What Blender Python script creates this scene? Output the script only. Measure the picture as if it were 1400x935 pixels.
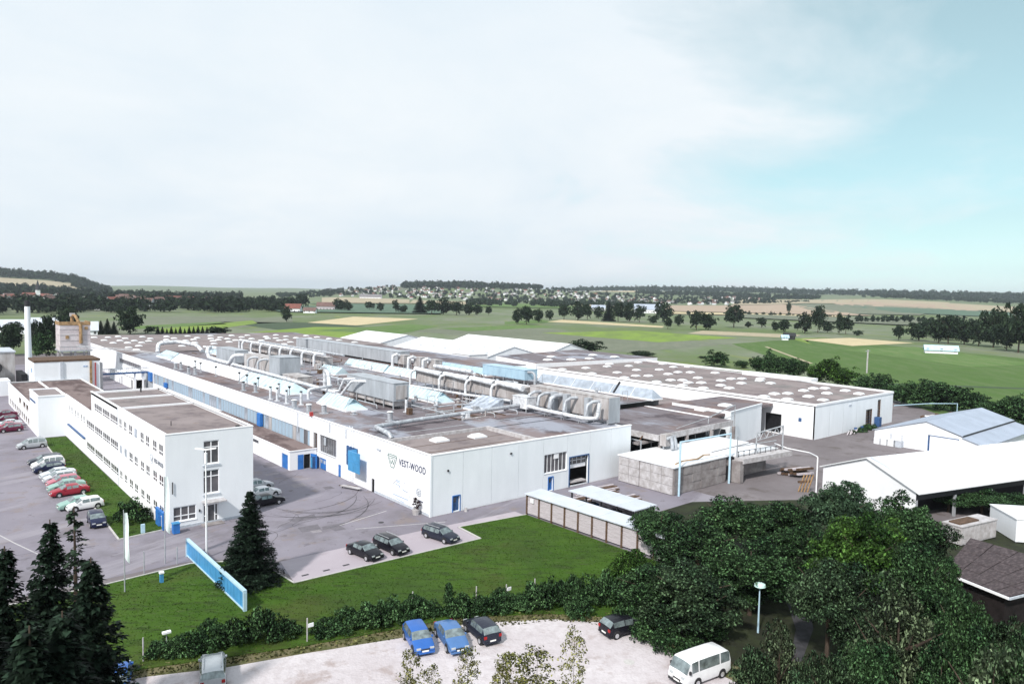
import bpy, math, random
import numpy as np
from mathutils import Vector, Matrix
R_ = math.radians
random.seed(7); rng = np.random.default_rng(7)
scene = bpy.context.scene
COL = scene.collection
for o in list(bpy.data.objects): bpy.data.objects.remove(o)

# ------------------------------------------------------------ camera
EYE = Vector((0, 0, 28.0))
PITCH, ROLL, YAW, FPX = .066974, .020063, .699409, 990.16
Fv = Vector((math.sin(YAW)*math.cos(PITCH), math.cos(YAW)*math.cos(PITCH), -math.sin(PITCH)))
Rv = Fv.cross(Vector((0, 0, 1))).normalized(); Dv = Fv.cross(Rv)
R2 = math.cos(ROLL)*Rv - math.sin(ROLL)*Dv
D2 = math.sin(ROLL)*Rv + math.cos(ROLL)*Dv
cam_d = bpy.data.cameras.new('camera'); cam = bpy.data.objects.new('camera', cam_d); COL.objects.link(cam)
cam_d.sensor_width = 36; cam_d.lens = FPX/1400*36
cam_d.clip_start = .5; cam_d.clip_end = 30000
U2 = -D2
cam.matrix_world = Matrix(((R2.x, U2.x, -Fv.x, EYE.x), (R2.y, U2.y, -Fv.y, EYE.y), (R2.z, U2.z, -Fv.z, EYE.z), (0, 0, 0, 1)))
scene.camera = cam

# ------------------------------------------------------------ world, sun, exposure
SUN_EL, SUN_AZ = 43.0, -113.0     # azimuth measured from +y clockwise: the sun stands over the left (-x) side
w = bpy.data.worlds.new('World'); scene.world = w; w.use_nodes = True
nt = w.node_tree; nt.nodes.clear()
def N(t, k, **kw):
    n = t.nodes.new(k)
    for a, b in kw.items(): setattr(n, a, b)
    return n
out = N(nt, 'ShaderNodeOutputWorld'); bg1 = N(nt, 'ShaderNodeBackground'); bg2 = N(nt, 'ShaderNodeBackground'); mx = N(nt, 'ShaderNodeMixShader')
sky = N(nt, 'ShaderNodeTexSky'); sky.sky_type = 'NISHITA'; sky.sun_disc = False
sky.sun_elevation = R_(SUN_EL); sky.sun_rotation = R_(SUN_AZ); sky.air_density = 1.2; sky.dust_density = 0.1; sky.ozone_density = 1.0
bg1.inputs[1].default_value = .092
hs = N(nt, 'ShaderNodeHueSaturation'); hs.inputs['Hue'].default_value = .452; hs.inputs['Saturation'].default_value = .50; hs.inputs['Value'].default_value = 1.0
nt.links.new(sky.outputs[0], hs.inputs['Color']); tn = N(nt, 'ShaderNodeMix', data_type='RGBA', blend_type='MULTIPLY'); tn.inputs[0].default_value = 1; tn.inputs[7].default_value = (.66, .95, 1.02, 1); nt.links.new(hs.outputs[0], tn.inputs[6]); nt.links.new(tn.outputs[2], bg1.inputs[0])
tc = N(nt, 'ShaderNodeTexCoord'); sep = N(nt, 'ShaderNodeSeparateXYZ'); nt.links.new(tc.outputs['Generated'], sep.inputs[0])
def M(op, a, b=None, clamp=False, t=nt):
    n = N(t, 'ShaderNodeMath', operation=op, use_clamp=clamp)
    for i, x in enumerate((a, b)):
        if x is None: continue
        if isinstance(x, (int, float)): n.inputs[i].default_value = x
        else: t.links.new(x, n.inputs[i])
    return n.outputs[0]
# cloud layer: direction projected on a plane overhead, so the streaks flatten towards the horizon
zc = M('MAXIMUM', sep.outputs[2], 0.0); zc = M('ADD', zc, .22)
cx = M('DIVIDE', sep.outputs[0], zc); cy = M('DIVIDE', sep.outputs[1], zc)
cmb = N(nt, 'ShaderNodeCombineXYZ'); nt.links.new(cx, cmb.inputs[0]); nt.links.new(cy, cmb.inputs[1])
n1 = N(nt, 'ShaderNodeTexNoise'); n1.inputs['Scale'].default_value = 1.25; n1.inputs['Detail'].default_value = 9; n1.inputs['Roughness'].default_value = .58
n1.inputs['Distortion'].default_value = .35
nt.links.new(cmb.outputs[0], n1.inputs['Vector'])
# the deck thins out towards +x (right of the picture)
side = M('MULTIPLY', sep.outputs[0], 1.0); side = M('SUBTRACT', side, M('MULTIPLY', sep.outputs[1], .35))
cov = M('MULTIPLY', side, -2.3)
cov = M('ADD', cov, 2.16)
cov = M('ADD', cov, M('MULTIPLY', M('SUBTRACT', n1.outputs[0], .5), 2.0))
cov = M('MULTIPLY', cov, 1.0, True)
cov = M('MAXIMUM', cov, .25)
ramp = N(nt, 'ShaderNodeValToRGB'); e = ramp.color_ramp
e.elements[0].position = 0.25; e.elements[0].color = (.75, .85, .93, 1); e.elements[1].position = .75; e.elements[1].color = (.91, .955, .985, 1)
nt.links.new(n1.outputs[0], ramp.inputs[0]); nt.links.new(ramp.outputs[0], bg2.inputs[0]); bg2.inputs[1].default_value = .81
nt.links.new(cov, mx.inputs[0]); nt.links.new(bg1.outputs[0], mx.inputs[1]); nt.links.new(bg2.outputs[0], mx.inputs[2]); nt.links.new(mx.outputs[0], out.inputs[0])
sl = bpy.data.lights.new('sun', 'SUN'); sl.energy = 3.5; sl.angle = R_(4); sl.color = (1, .955, .9)
so = bpy.data.objects.new('sun', sl); COL.objects.link(so)
sd = Vector((math.sin(R_(SUN_AZ))*math.cos(R_(SUN_EL)), math.cos(R_(SUN_AZ))*math.cos(R_(SUN_EL)), math.sin(R_(SUN_EL))))
so.rotation_euler = sd.to_track_quat('Z', 'Y').to_euler(); so.location = (0, 0, 60)
vs = scene.view_settings; vs.view_transform = 'Standard'; vs.look = 'None'; vs.gamma = 1; vs.exposure = 0.36; vs.use_curve_mapping = False

# ------------------------------------------------------------ helpers
def ray(px, py): return Fv + R2*((px-700)/FPX) + D2*((py-467.5)/FPX)
def G(px, py, z=0.0):                      # the point of the horizontal plane z under a direction of sight
    d = ray(px, py); t = (z-EYE.z)/d.z; return EYE + d*t
def azim(px):                              # compass direction of a column of the picture, at the horizon
    d = ray(px, 400); return math.atan2(d.x, d.y)
def mat(name, col, rough=.8, var=.12, scale=1.5, bump=0.0, metal=0.0, col2=None, spec=.3, detail=6, stretch=None, island=0, objr=0, coat=0, mapping='Object'):
    m = bpy.data.materials.new(name); m.use_nodes = True; t = m.node_tree; b = t.nodes['Principled BSDF']
    b.inputs['Roughness'].default_value = rough; b.inputs['Metallic'].default_value = metal; b.inputs['Specular IOR Level'].default_value = spec
    if coat: b.inputs['Coat Weight'].default_value = coat; b.inputs['Coat Roughness'].default_value = .05
    tx = N(t, 'ShaderNodeTexCoord'); mp = N(t, 'ShaderNodeMapping'); t.links.new(tx.outputs[mapping], mp.inputs[0])
    if stretch: mp.inputs['Scale'].default_value = stretch
    nz = N(t, 'ShaderNodeTexNoise'); nz.inputs['Scale'].default_value = scale; nz.inputs['Detail'].default_value = detail; nz.inputs['Roughness'].default_value = .62
    t.links.new(mp.outputs[0], nz.inputs['Vector'])
    r = N(t, 'ShaderNodeValToRGB'); c2 = col2 or tuple(c*(1-2*var) for c in col)
    r.color_ramp.elements[0].position = .32; r.color_ramp.elements[0].color = (*c2, 1)
    r.color_ramp.elements[1].position = .68; r.color_ramp.elements[1].color = (*(tuple(min(1, c*(1+var)) for c in col) if not col2 else col), 1)
    t.links.new(nz.outputs[0], r.inputs[0]); c = r.outputs[0]
    if island or objr:
        h = N(t, 'ShaderNodeHueSaturation'); v = None
        if island:
            g = N(t, 'ShaderNodeNewGeometry'); v = M('MULTIPLY', M('SUBTRACT', M('POWER', g.outputs['Random Per Island'], 4.0, t=t), .2, t=t), 3.6*island, t=t)  # per-leaf value spread: sunlit flecks and dark gaps put into the leaf colour
        if objr:
            oi = N(t, 'ShaderNodeObjectInfo'); v2 = M('MULTIPLY', M('SUBTRACT', oi.outputs['Random'], .5, t=t), 2*objr, t=t)
            v = v2 if v is None else M('ADD', v, v2, t=t)
        t.links.new(M('ADD', v, 1.0, t=t), h.inputs['Value']); t.links.new(c, h.inputs['Color']); c = h.outputs[0]
    t.links.new(c, b.inputs['Base Color'])
    if bump:
        bp = N(t, 'ShaderNodeBump'); bp.inputs['Strength'].default_value = bump; bp.inputs['Distance'].default_value = .05
        nb = N(t, 'ShaderNodeTexNoise'); nb.inputs['Scale'].default_value = scale*6; nb.inputs['Detail'].default_value = 4
        t.links.new(mp.outputs[0], nb.inputs['Vector']); t.links.new(nb.outputs[0], bp.inputs['Height']); t.links.new(bp.outputs[0], b.inputs['Normal'])
    return m

def patchy(name, base, layers, rough=.9, bump=.3, bs=8, objr=0):
    """layers: (colour, noise scale, threshold, softness, stretch or None, strength)"""
    m = bpy.data.materials.new(name); m.use_nodes = True; t = m.node_tree; b = t.nodes['Principled BSDF']
    b.inputs['Roughness'].default_value = rough; b.inputs['Specular IOR Level'].default_value = .2
    tx = N(t, 'ShaderNodeTexCoord'); rgb = N(t, 'ShaderNodeRGB'); rgb.outputs[0].default_value = (*base, 1); c = rgb.outputs[0]
    for k, (cl, sc, th, so_, st, am) in enumerate(layers):
        mp = N(t, 'ShaderNodeMapping'); t.links.new(tx.outputs['Object'], mp.inputs[0]); mp.inputs['Location'].default_value = (k*17.3, k*5.1, k*3)
        if st:
            mp.inputs['Scale'].default_value = st[:3]
            if len(st) > 3: mp.inputs['Rotation'].default_value = (0, 0, R_(st[3])); mp.vector_type = 'TEXTURE'; mp.inputs['Scale'].default_value = tuple(1/s for s in st[:3])
        nz = N(t, 'ShaderNodeTexNoise'); nz.inputs['Scale'].default_value = sc; nz.inputs['Detail'].default_value = 8; nz.inputs['Roughness'].default_value = .65
        t.links.new(mp.outputs[0], nz.inputs['Vector'])
        r = N(t, 'ShaderNodeMapRange'); r.inputs[1].default_value = th-so_; r.inputs[2].default_value = th+so_; r.inputs[4].default_value = am
        t.links.new(nz.outputs[0], r.inputs[0])
        x = N(t, 'ShaderNodeMix', data_type='RGBA'); t.links.new(r.outputs[0], x.inputs[0]); t.links.new(c, x.inputs[6]); x.inputs[7].default_value = (*cl, 1); c = x.outputs[2]
    t.links.new(c, b.inputs['Base Color'])
    if bump:
        bp = N(t, 'ShaderNodeBump'); bp.inputs['Strength'].default_value = bump; bp.inputs['Distance'].default_value = .08
        nb = N(t, 'ShaderNodeTexNoise'); nb.inputs['Scale'].default_value = bs; nb.inputs['Detail'].default_value = 5; t.links.new(tx.outputs['Object'], nb.inputs['Vector'])
        t.links.new(nb.outputs[0], bp.inputs['Height']); t.links.new(bp.outputs[0], b.inputs['Normal'])
    return m

class MB:
    def __init__(s): s.v = []; s.f = []; s.m = []
    def add(s, vs, fs, m=0):
        k = len(s.v); s.v += [tuple(p) for p in vs]; s.f += [tuple(i+k for i in f) for f in fs]; s.m += [m]*len(fs); return s
    def quad(s, a, b, c, d, m=0): return s.add([a, b, c, d], [(0, 1, 2, 3)], m)
    def box(s, x0, x1, y0, y1, z0, z1, m=0):
        return s.add([(x, y, z) for z in (z0, z1) for y in (y0, y1) for x in (x0, x1)], [(0, 2, 3, 1), (4, 5, 7, 6), (0, 1, 5, 4), (2, 6, 7, 3), (0, 4, 6, 2), (1, 3, 7, 5)], m)
    def prism(s, pts, z0, z1, m=0, mt=None):
        n = len(pts)
        s.add([(p[0], p[1], z0) for p in pts]+[(p[0], p[1], z1) for p in pts], [(i, (i+1) % n, (i+1) % n+n, i+n) for i in range(n)], m)
        return s.add([(p[0], p[1], z1) for p in pts], [tuple(range(n))], m if mt is None else mt)
    def tube(s, path, r, n=8, m=0, cap=True):
        P = [Vector(p) for p in path]; rings = []; a = None; k = len(s.v)
        for i, p in enumerate(P):
            d = ((P[min(i+1, len(P)-1)]-p).normalized() + (p-P[max(i-1, 0)]).normalized())
            if d.length < 1e-6: d = Vector((0, 0, 1))
            d.normalize()
            if a is None: a = d.cross(Vector((0, 0, 1)) if abs(d.z) < .9 else Vector((1, 0, 0))).normalized()
            else: a = (a-d*a.dot(d)).normalized()
            b = d.cross(a); rr = r[i] if isinstance(r, (list, tuple)) else r
            for j in range(n):
                t = 2*math.pi*j/n; s.v.append(tuple(p+a*(rr*math.cos(t))+b*(rr*math.sin(t))))
        for i in range(len(P)-1):
            for j in range(n):
                s.f.append((k+i*n+j, k+i*n+(j+1) % n, k+(i+1)*n+(j+1) % n, k+(i+1)*n+j)); s.m.append(m)
        if cap:
            s.f.append(tuple(k+j for j in range(n))[::-1]); s.m.append(m); s.f.append(tuple(k+(len(P)-1)*n+j for j in range(n))); s.m.append(m)
        return s
    def beam(s, a, b, w_, h_=None, m=0):
        h_ = h_ or w_; a = Vector(a); b = Vector(b); d = (b-a).normalized(); u = d.cross(Vector((0, 0, 1)) if abs(d.z) < .95 else Vector((1, 0, 0))).normalized(); v = d.cross(u)
        c = [a+u*(i*w_/2)+v*(j*h_/2) for i, j in ((-1, -1), (1, -1), (1, 1), (-1, 1))]; c += [p+(b-a) for p in c]
        return s.add(c, [(0, 1, 2, 3), (7, 6, 5, 4), (0, 4, 5, 1), (1, 5, 6, 2), (2, 6, 7, 3), (3, 7, 4, 0)], m)
    def cyl(s, cx, cy, z0, z1, r0, r1=None, n=12, m=0): return s.tube([(cx, cy, z0), (cx, cy, z1)], [r0, r0 if r1 is None else r1], n, m)
    def build(s, name, mats, parent=None, smooth=False, **props):
        me = bpy.data.meshes.new(name); off = parent.location.copy() if parent else Vector((0, 0, 0))
        if parent and parent.parent: off += parent.parent.location
        me.from_pydata([(x-off.x, y-off.y, z-off.z) for x, y, z in s.v], [], s.f)
        if not isinstance(mats, (list, tuple)): mats = [mats]
        for q in mats: me.materials.append(q)
        if len(mats) > 1: me.polygons.foreach_set('material_index', s.m)
        if smooth:
            me.polygons.foreach_set('use_smooth', [True]*len(s.f))
            try: me.set_sharp_from_angle(angle=R_(38))
            except Exception: pass
        me.update(); return link(name, me, parent, **props)
def link(name, data, parent=None, **props):
    o = bpy.data.objects.new(name, data); COL.objects.link(o)
    if parent: o.parent = parent
    for k, v in props.items(): o[k] = v
    return o
def thing(name, label, cat, loc=(0, 0, 0), rz=0, group=None, **kw):
    o = bpy.data.objects.new(name, None); COL.objects.link(o); o.empty_display_size = .5
    o.location = loc; o.rotation_euler = (0, 0, rz); o['label'] = label; o['category'] = cat
    if group: o['group'] = group
    return o
def tag(o, label, cat, group=None):
    o['label'] = label; o['category'] = cat
    if group: o['group'] = group
    return o
KIDS = {}
def copy_tree(o, parent=None):
    c = o.copy(); COL.objects.link(c)
    if parent: c.parent = parent
    for ch in list(o.children): copy_tree(ch, c)
    return c
ORD = ['first', 'second', 'third', 'fourth', 'fifth', 'sixth', 'seventh', 'eighth', 'ninth', 'tenth', 'eleventh', 'twelfth', 'thirteenth', 'fourteenth', 'fifteenth', 'sixteenth', 'seventeenth', 'eighteenth', 'nineteenth', 'twentieth',
       'twenty-first', 'twenty-second', 'twenty-third', 'twenty-fourth', 'twenty-fifth', 'twenty-sixth', 'twenty-seventh', 'twenty-eighth', 'twenty-ninth', 'thirtieth', 'thirty-first', 'thirty-second', 'thirty-third', 'thirty-fourth']

# ------------------------------------------------------------ materials
m_white = mat('white_paint', (.84, .85, .88), .75, .03, .5, .05, stretch=(1, 1, .22), col2=(.77, .78, .81))
m_tile = mat('white_wall_tile', (.82, .85, .89), .7, .04, .6, .05, stretch=(1, 1, .25), col2=(.76, .79, .83))
m_panelw = mat('white_concrete_panel', (.82, .86, .90), .8, .045, .5, .06, stretch=(1, 1, .3), col2=(.75, .79, .83))
m_sheet = mat('white_sheet_roof', (.88, .89, .90), .55, .03, .2, .0)
m_sheetg = mat('pale_grey_sheet_roof', (.54, .58, .65), .55, .05, .4)
m_trim = mat('white_trim', (.86, .87, .9), .5, .02, 2)
m_conc = mat('concrete', (.34, .32, .32), .9, .16, .8, .25, col2=(.19, .165, .165))
m_concl = mat('pale_concrete', (.54, .53, .55), .9, .14, 1.4, .25, col2=(.33, .31, .31))
m_gravel = patchy('roof_gravel', (.215, .182, .182), [((.29, .25, .25), .12, .52, .12, None, .8), ((.12, .10, .11), .35, .58, .08, None, .7), ((.17, .19, .18), .06, .6, .06, None, .5), ((.23, .17, .14), .5, .66, .05, None, .5)], .95, .5, 10)
m_bitumen = patchy('roof_bitumen', (.165, .145, .158), [((.31, .33, .39), .09, .53, .04, (1, .35, 1), .85), ((.075, .06, .07), .16, .58, .04, None, .85), ((.19, .13, .115), .06, .55, .05, None, .7), ((.24, .22, .24), .45, .66, .04, None, .6)], .85, .3, 6)
m_rustroof = patchy('stained_roof', (.20, .155, .15), [((.075, .05, .05), .3, .52, .06, (1, .4, 1), .8), ((.30, .26, .25), .5, .62, .05, None, .6)], .9, .3, 6)
m_asph = patchy('asphalt', (.205, .190, .225), [((.26, .245, .285), .05, .52, .10, None, .8), ((.15, .138, .155), .15, .58, .08, None, .7), ((.22, .18, .165), .3, .62, .05, None, .6), ((.115, .105, .12), .7, .64, .03, None, .6), ((.30, .285, .32), .03, .60, .03, (1, 6, 1, 20), .6)], .9, .3, 12)
m_pave = patchy('pale_paving', (.375, .335, .375), [((.44, .40, .44), .1, .55, .1, None, .7), ((.31, .27, .30), .4, .6, .06, None, .5)], .9, .2, 14)
m_dirt = patchy('pale_dirt', (.50, .46, .48), [((.60, .57, .59), .12, .5, .1, None, .8), ((.34, .28, .27), .35, .60, .05, None, .85), ((.42, .38, .39), 1.6, .55, .1, None, .6)], .95, .7, 5)
m_yard = patchy('yard_ground', (.155, .138, .145), [((.21, .19, .20), .08, .5, .1, None, .8), ((.10, .085, .08), .25, .6, .06, None, .7)], .95, .4, 6)
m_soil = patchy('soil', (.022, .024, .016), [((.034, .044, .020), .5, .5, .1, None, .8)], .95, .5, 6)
m_lawn = patchy('lawn_grass', (.036, .084, .007), [((.052, .108, .012), .10, .50, .10, (1, 3, 1, 140), .85), ((.026, .046, .009), .35, .56, .06, (1, 4, 1, 140), .8), ((.10, .12, .055), .8, .64, .04, (1, 5, 1, 140), .7), ((.060, .058, .020), .09, .58, .06, None, .4), ((.032, .062, .012), .03, .5, .04, None, .6)], .95, .7, 9)
m_verge = patchy('dry_verge', (.16, .14, .08), [((.08, .09, .035), .8, .5, .08, None, .9)], .95, .6, 5)
m_kerb = mat('kerb_stone', (.50, .49, .48), .9, .1, 3)
m_glass = mat('window_glass', (.045, .05, .06), .12, .5, .45, 0, spec=.6, col2=(.16, .15, .16))
m_glassd = mat('dark_window_glass', (.02, .024, .035), .15, .5, .45, 0, spec=.4, col2=(.07, .06, .06))
m_glassb = mat('blinded_glass', (.42, .47, .55), .35, .25, .8, 0, spec=.4)
m_glassw = mat('hall_glass', (.44, .60, .74), .4, .3, .4, 0, spec=.5, col2=(.30, .42, .54))
m_sky = mat('ribbed_rooflight_glass', (.52, .66, .72), .35, .12, .6, 0, spec=.5)
m_skyb = mat('blue_rooflight_glass', (.42, .60, .72), .35, .15, .4, 0, spec=.5, col2=(.32, .46, .58))
m_skyg = mat('grey_rooflight_glass', (.36, .41, .48), .45, .15, .6, .1, spec=.4)
m_dome = mat('acrylic_dome', (.80, .82, .85), .3, .02, 2, spec=.5, objr=.12)
m_blue = mat('blue_paint', (.035, .17, .50), .45, .12, 1.2, .02)
m_blued = mat('dark_blue_paint', (.04, .10, .24), .5, .15, 1.5)
m_cyan = mat('light_blue_panel', (.07, .29, .56), .45, .1, 1.0)
m_cyanl = mat('pale_blue_frame', (.46, .64, .76), .45, .06, 1.0)
m_duct = mat('galvanised_duct', (.56, .60, .65), .42, .12, 1.2, 0, metal=.2, spec=.5, col2=(.30, .31, .34))
m_ductw = mat('white_duct', (.78, .81, .85), .5, .06, 1.1, 0, spec=.4, col2=(.42, .43, .46))
m_unit = mat('grey_unit_sheet', (.40, .43, .47), .6, .12, .8, .05, metal=.1, stretch=(1, 1, .2))
m_unitd = mat('dirty_unit_sheet', (.52, .51, .52), .7, .25, .8, .1, stretch=(1, 1, .25), col2=(.27, .24, .23))
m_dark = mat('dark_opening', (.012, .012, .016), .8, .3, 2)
m_black = mat('black_metal', (.03, .03, .035), .5, .2, 3)
m_steel = mat('steel', (.45, .47, .5), .5, .12, 2, metal=.3)
m_brown = mat('brown_timber', (.12, .075, .05), .85, .25, 3, .2)
m_timber = mat('grey_timber', (.60, .56, .60), .9, .12, 1.5, .3, stretch=(1, .6, 12), col2=(.40, .36, .38))
m_rust = mat('rusty_orange', (.36, .23, .12), .8, .25, 1.5, .1)
m_red = mat('red_paint', (.40, .05, .05), .5, .1, 2)
m_green = mat('lettering_green', (.10, .20, .17), .6, .1, 2)
m_navy = mat('lettering_navy', (.03, .04, .10), .6, .1, 2)
m_greyp = mat('grey_print', (.50, .54, .60), .7, .1, 3)
m_greyd = mat('dark_grey_print', (.22, .24, .28), .7, .1, 3)
m_bluep = mat('pale_blue_print', (.30, .42, .62), .7, .1, 3)
m_silo = mat('silo_concrete', (.62, .58, .60), .9, .15, .25, .15, stretch=(1, 1, 2.0), col2=(.46, .40, .42))
m_bark = mat('bark', (.09, .065, .05), .95, .3, 6, .5, stretch=(1, 1, .3))
m_flag = mat('flag_cloth', (.72, .80, .82), .8, .06, 2)
m_tent = mat('white_tent_roof', (.76, .77, .80), .6, .015, .12, 0, col2=(.66, .68, .71))
m_greyroof = mat('grey_sheet_roof', (.36, .41, .50), .6, .06, .3)
m_tar = patchy('tarred_roof', (.060, .048, .052), [((.13, .105, .11), 1.6, .55, .1, (1, 2.5, 1), .8), ((.06, .05, .05), .8, .6, .06, None, .7)], .95, .5, 5)
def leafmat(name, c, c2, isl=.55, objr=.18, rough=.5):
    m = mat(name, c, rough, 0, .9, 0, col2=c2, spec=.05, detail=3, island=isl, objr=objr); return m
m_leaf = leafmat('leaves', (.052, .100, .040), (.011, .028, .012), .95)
m_leaf2 = leafmat('fresh_leaves', (.052, .105, .020), (.014, .036, .009), .9)
m_leaf3 = leafmat('grey_green_leaves', (.062, .098, .050), (.010, .024, .012), 1.0)
m_leafy = leafmat('yellow_green_leaves', (.19, .18, .06), (.07, .08, .025), .8)
m_leafp = leafmat('pale_ash_leaves', (.055, .095, .050), (.022, .044, .026), .6)
m_purple = leafmat('dark_red_leaves', (.045, .025, .028), (.02, .014, .016), .5)
m_needle = leafmat('spruce_needles', (.018, .032, .020), (.005, .010, .007), .7, .12)
m_needle2 = leafmat('grey_spruce_needles', (.036, .056, .036), (.010, .018, .012), .7, .12)
m_far = leafmat('distant_leaves', (.026, .042, .022), (.012, .022, .013), .4, .25, .8)
m_leaf3b = leafmat('speckled_leaves', (.115, .15, .085), (.014, .028, .014), 1.0)
# ------------------------------------------------------------ terrain
cols = [  # column of the photograph, heights of the land at 1500, 2300, 3200, 5000, 9000 m
 (-500, 0, 16, 70, 60, 60), (0, 0, 16, 62, 50, 40), (60, 0, 13, 55, 40, 30), (100, 0, 9, 44, 30, 30), (125, 0, 4, 24, 20, 22), (160, 0, 0, 2, 4, 24), (200, 0, 0, 0, 0, 34), (250, 0, 0, 0, 0, 32), (300, 0, 0, 0, 0, 26), (350, 0, 0, 2, 4, 30), (400, 0, 0, 5, 5, 38),
 (430, 0, 3, 18, 15, 34), (470, 0, 8, 30, 25, 30), (520, 0, 8, 42, 30, 30), (580, 0, 6, 52, 40, 30), (650, 0, 6, 57, 45, 30), (740, 0, 6, 50, 45, 30), (800, 0, 5, 42, 52, 50), (900, 0, 4, 30, 66, 60), (1000, 1, 8, 30, 70, 60), (1050, 1, 12, 29, 68, 60),
 (1100, 1, 19, 28, 63, 60), (1200, 1, 21, 38, 63, 60), (1300, 0, 16, 30, 62, 60), (1400, 0, 8, 22, 60, 60), (1800, 0, 6, 20, 50, 50)]
AZ = np.array([azim(c[0]) for c in cols]); ZT = np.array([c[1:] for c in cols], float); RR = np.array([1500, 2300, 3200, 5000, 9000.])
def terr(x, y):
    r = math.hypot(x, y)
    if r < 1100: return 0.0
    a = math.atan2(x, y); row = [np.interp(a, AZ, ZT[:, k]) for k in range(5)]
    b = (a % (2*math.pi)); 
    z = float(np.interp(r, [1100, 1500, 2300, 3200, 5000, 9000, 14000], [0]+row+[row[-1]*.7]))
    z += .8*math.sin(x*.004)*math.sin(y*.0047)*min(1, (r-1100)/900)
    return z
def ring(thetas, radii, name, m, z0=-.03):
    vs = []; fs = []
    nt_ = len(thetas)
    for r in radii:
        for a in thetas: x, y = r*math.sin(a), r*math.cos(a); vs.append((x, y, terr(x, y)+z0))
    for i in range(len(radii)-1):
        for j in range(nt_-1): fs.append((i*nt_+j, (i+1)*nt_+j, (i+1)*nt_+j+1, i*nt_+j+1))
    me = bpy.data.meshes.new(name); me.from_pydata(vs, [], fs); me.materials.append(m); me.update()
    o = link(name, me); o['kind'] = 'structure'; return o
m_land = patchy('meadow_land', (.125, .170, .080), [((.19, .205, .155), .012, .5, .08, (1, 2.2, 1, 50), .8), ((.095, .145, .035), .004, .54, .05, None, .7), ((.19, .22, .05), .022, .62, .04, (1, 4, 1, 60), .7), ((.14, .15, .115), .11, .55, .1, None, .5)], .95, .3, .3)
fine = list(np.linspace(azim(-500), azim(1800), 330)); rest = list(np.linspace(azim(1800), azim(-500)+2*math.pi, 60))[1:]
ring(fine+rest, [.5, 30, 60, 100, 160, 230, 320, 430, 560, 700, 900, 1100, 1300, 1500, 1700, 1900, 2100, 2300, 2500, 2750, 3000, 3200, 3500, 4000, 4500, 5000, 6000, 7500, 9000, 11000, 14000], 'ground', m_land)

def sheet(name, pts, z, m, kind='structure', th=.0):
    mb = MB(); mb.add([(p[0], p[1], z) for p in pts], [tuple(range(len(pts)))])
    o = mb.build(name, m); o['kind'] = kind; return o
def drape(name, corners, m, off=.15, n=14, h=None):
    """corners: four (column, row) of the photograph met with the land, going round"""
    P = []
    for c in corners:
        if len(c) == 3: a = azim(c[0]); P.append(Vector((c[2]*math.sin(a), c[2]*math.cos(a), 0)))
        else: g = G(c[0], c[1]); P.append(Vector((g.x, g.y, 0)))
    vs = []; fs = []
    for i in range(n+1):
        for j in range(n+1):
            u, v = i/n, j/n; p = P[0]*(1-u)*(1-v)+P[1]*u*(1-v)+P[2]*u*v+P[3]*(1-u)*v; vs.append((p.x, p.y, terr(p.x, p.y)+off))
    for i in range(n):
        for j in range(n): k = i*(n+1)+j; fs.append((k, k+n+1, k+n+2, k+1))
    me = bpy.data.meshes.new(name); me.from_pydata(vs, [], fs); me.materials.append(m); me.update()
    o = link(name, me); o['kind'] = 'structure'; return o
def field(c, c2, s=.05, st=None): return patchy('field_soil', c, [(c2, s, .52, .1, st or (1, 4, 1, 40), .8), (tuple(x*.72 for x in c), .30, .56, .08, (1, 16, 1, 52), .55), (tuple(x*.8 for x in c), .01, .55, .08, None, .5)], .95, .2, .4)
f_straw = field((.55, .47, .30), (.46, .38, .23)); f_pale = field((.40, .34, .24), (.33, .30, .21)); f_pink = field((.40, .31, .235), (.35, .28, .21))
f_green = field((.095, .17, .045), (.15, .20, .08)); f_bright = field((.19, .28, .05), (.13, .18, .06), .02); f_dark = field((.055, .085, .05), (.075, .10, .06)); f_grey = field((.15, .17, .12), (.19, .20, .15))
f_teal = field((.09, .15, .105), (.12, .17, .12)); f_fresh = field((.072, .135, .030), (.110, .160, .060), .05)
drape('field', [(420, 441), (483, 433), (572, 436), (487, 445)], f_straw, .04)                   # yellow stubble strip
drape('field', [(300, 440), (418, 441), (500, 446), (410, 455)], f_dark, .03); drape('field', [(180, 433), (330, 433), (400, 440), (290, 446)], f_grey, .03)
drape('field', [(210, 450), (345, 438), (352, 442), (240, 458)], f_bright, .05); drape('field', [(300, 458), (430, 447), (540, 448), (470, 462)], f_bright, .045)
drape('field', [(430, 452), (560, 443), (600, 446), (545, 457)], f_green, .05, 8)
drape('field', [(748, 440), (768, 437), (908, 446), (905, 448)], f_straw, .05)
drape('field', [(690, 440), (740, 437), (760, 441), (690, 444)], f_green, .04, 6)
drape('field', [(1095, 464), (1162, 462), (1250, 469), (1165, 473)], f_straw, .05); drape('field', [(1080, 463), (1140, 461), (1098, 464), (1110, 471)], f_bright, .045, 6)
drape('field', [(1000, 470), (1110, 462), (1500, 500), (1500, 640)], f_fresh, .02, 20)
drape('field', [(560, 452), (700, 447), (1000, 470), (860, 482)], f_grey, .02)
drape('field', [(740, 455), (870, 452), (1010, 462), (900, 468)], f_bright, .04, 10); drape('field', [(600, 449), (720, 444), (760, 447), (640, 453)], f_green, .045, 8); drape('field', [(960, 452), (1095, 458), (1080, 462), (940, 456)], f_pale, .04, 8); drape('field', [(1150, 478), (1250, 474), (1420, 498), (1330, 502)], f_green, .045, 10); drape('field', [(160, 447), (300, 440), (310, 443), (170, 451)], f_green, .05, 8)
drape('track', [(1045, 474), (1049, 474), (1112, 497), (1106, 497)], f_pale, .06, 6)
drape('track', [(1150, 523), (1156, 522), (1420, 531), (1420, 533)], f_dark, .05, 6)
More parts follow.
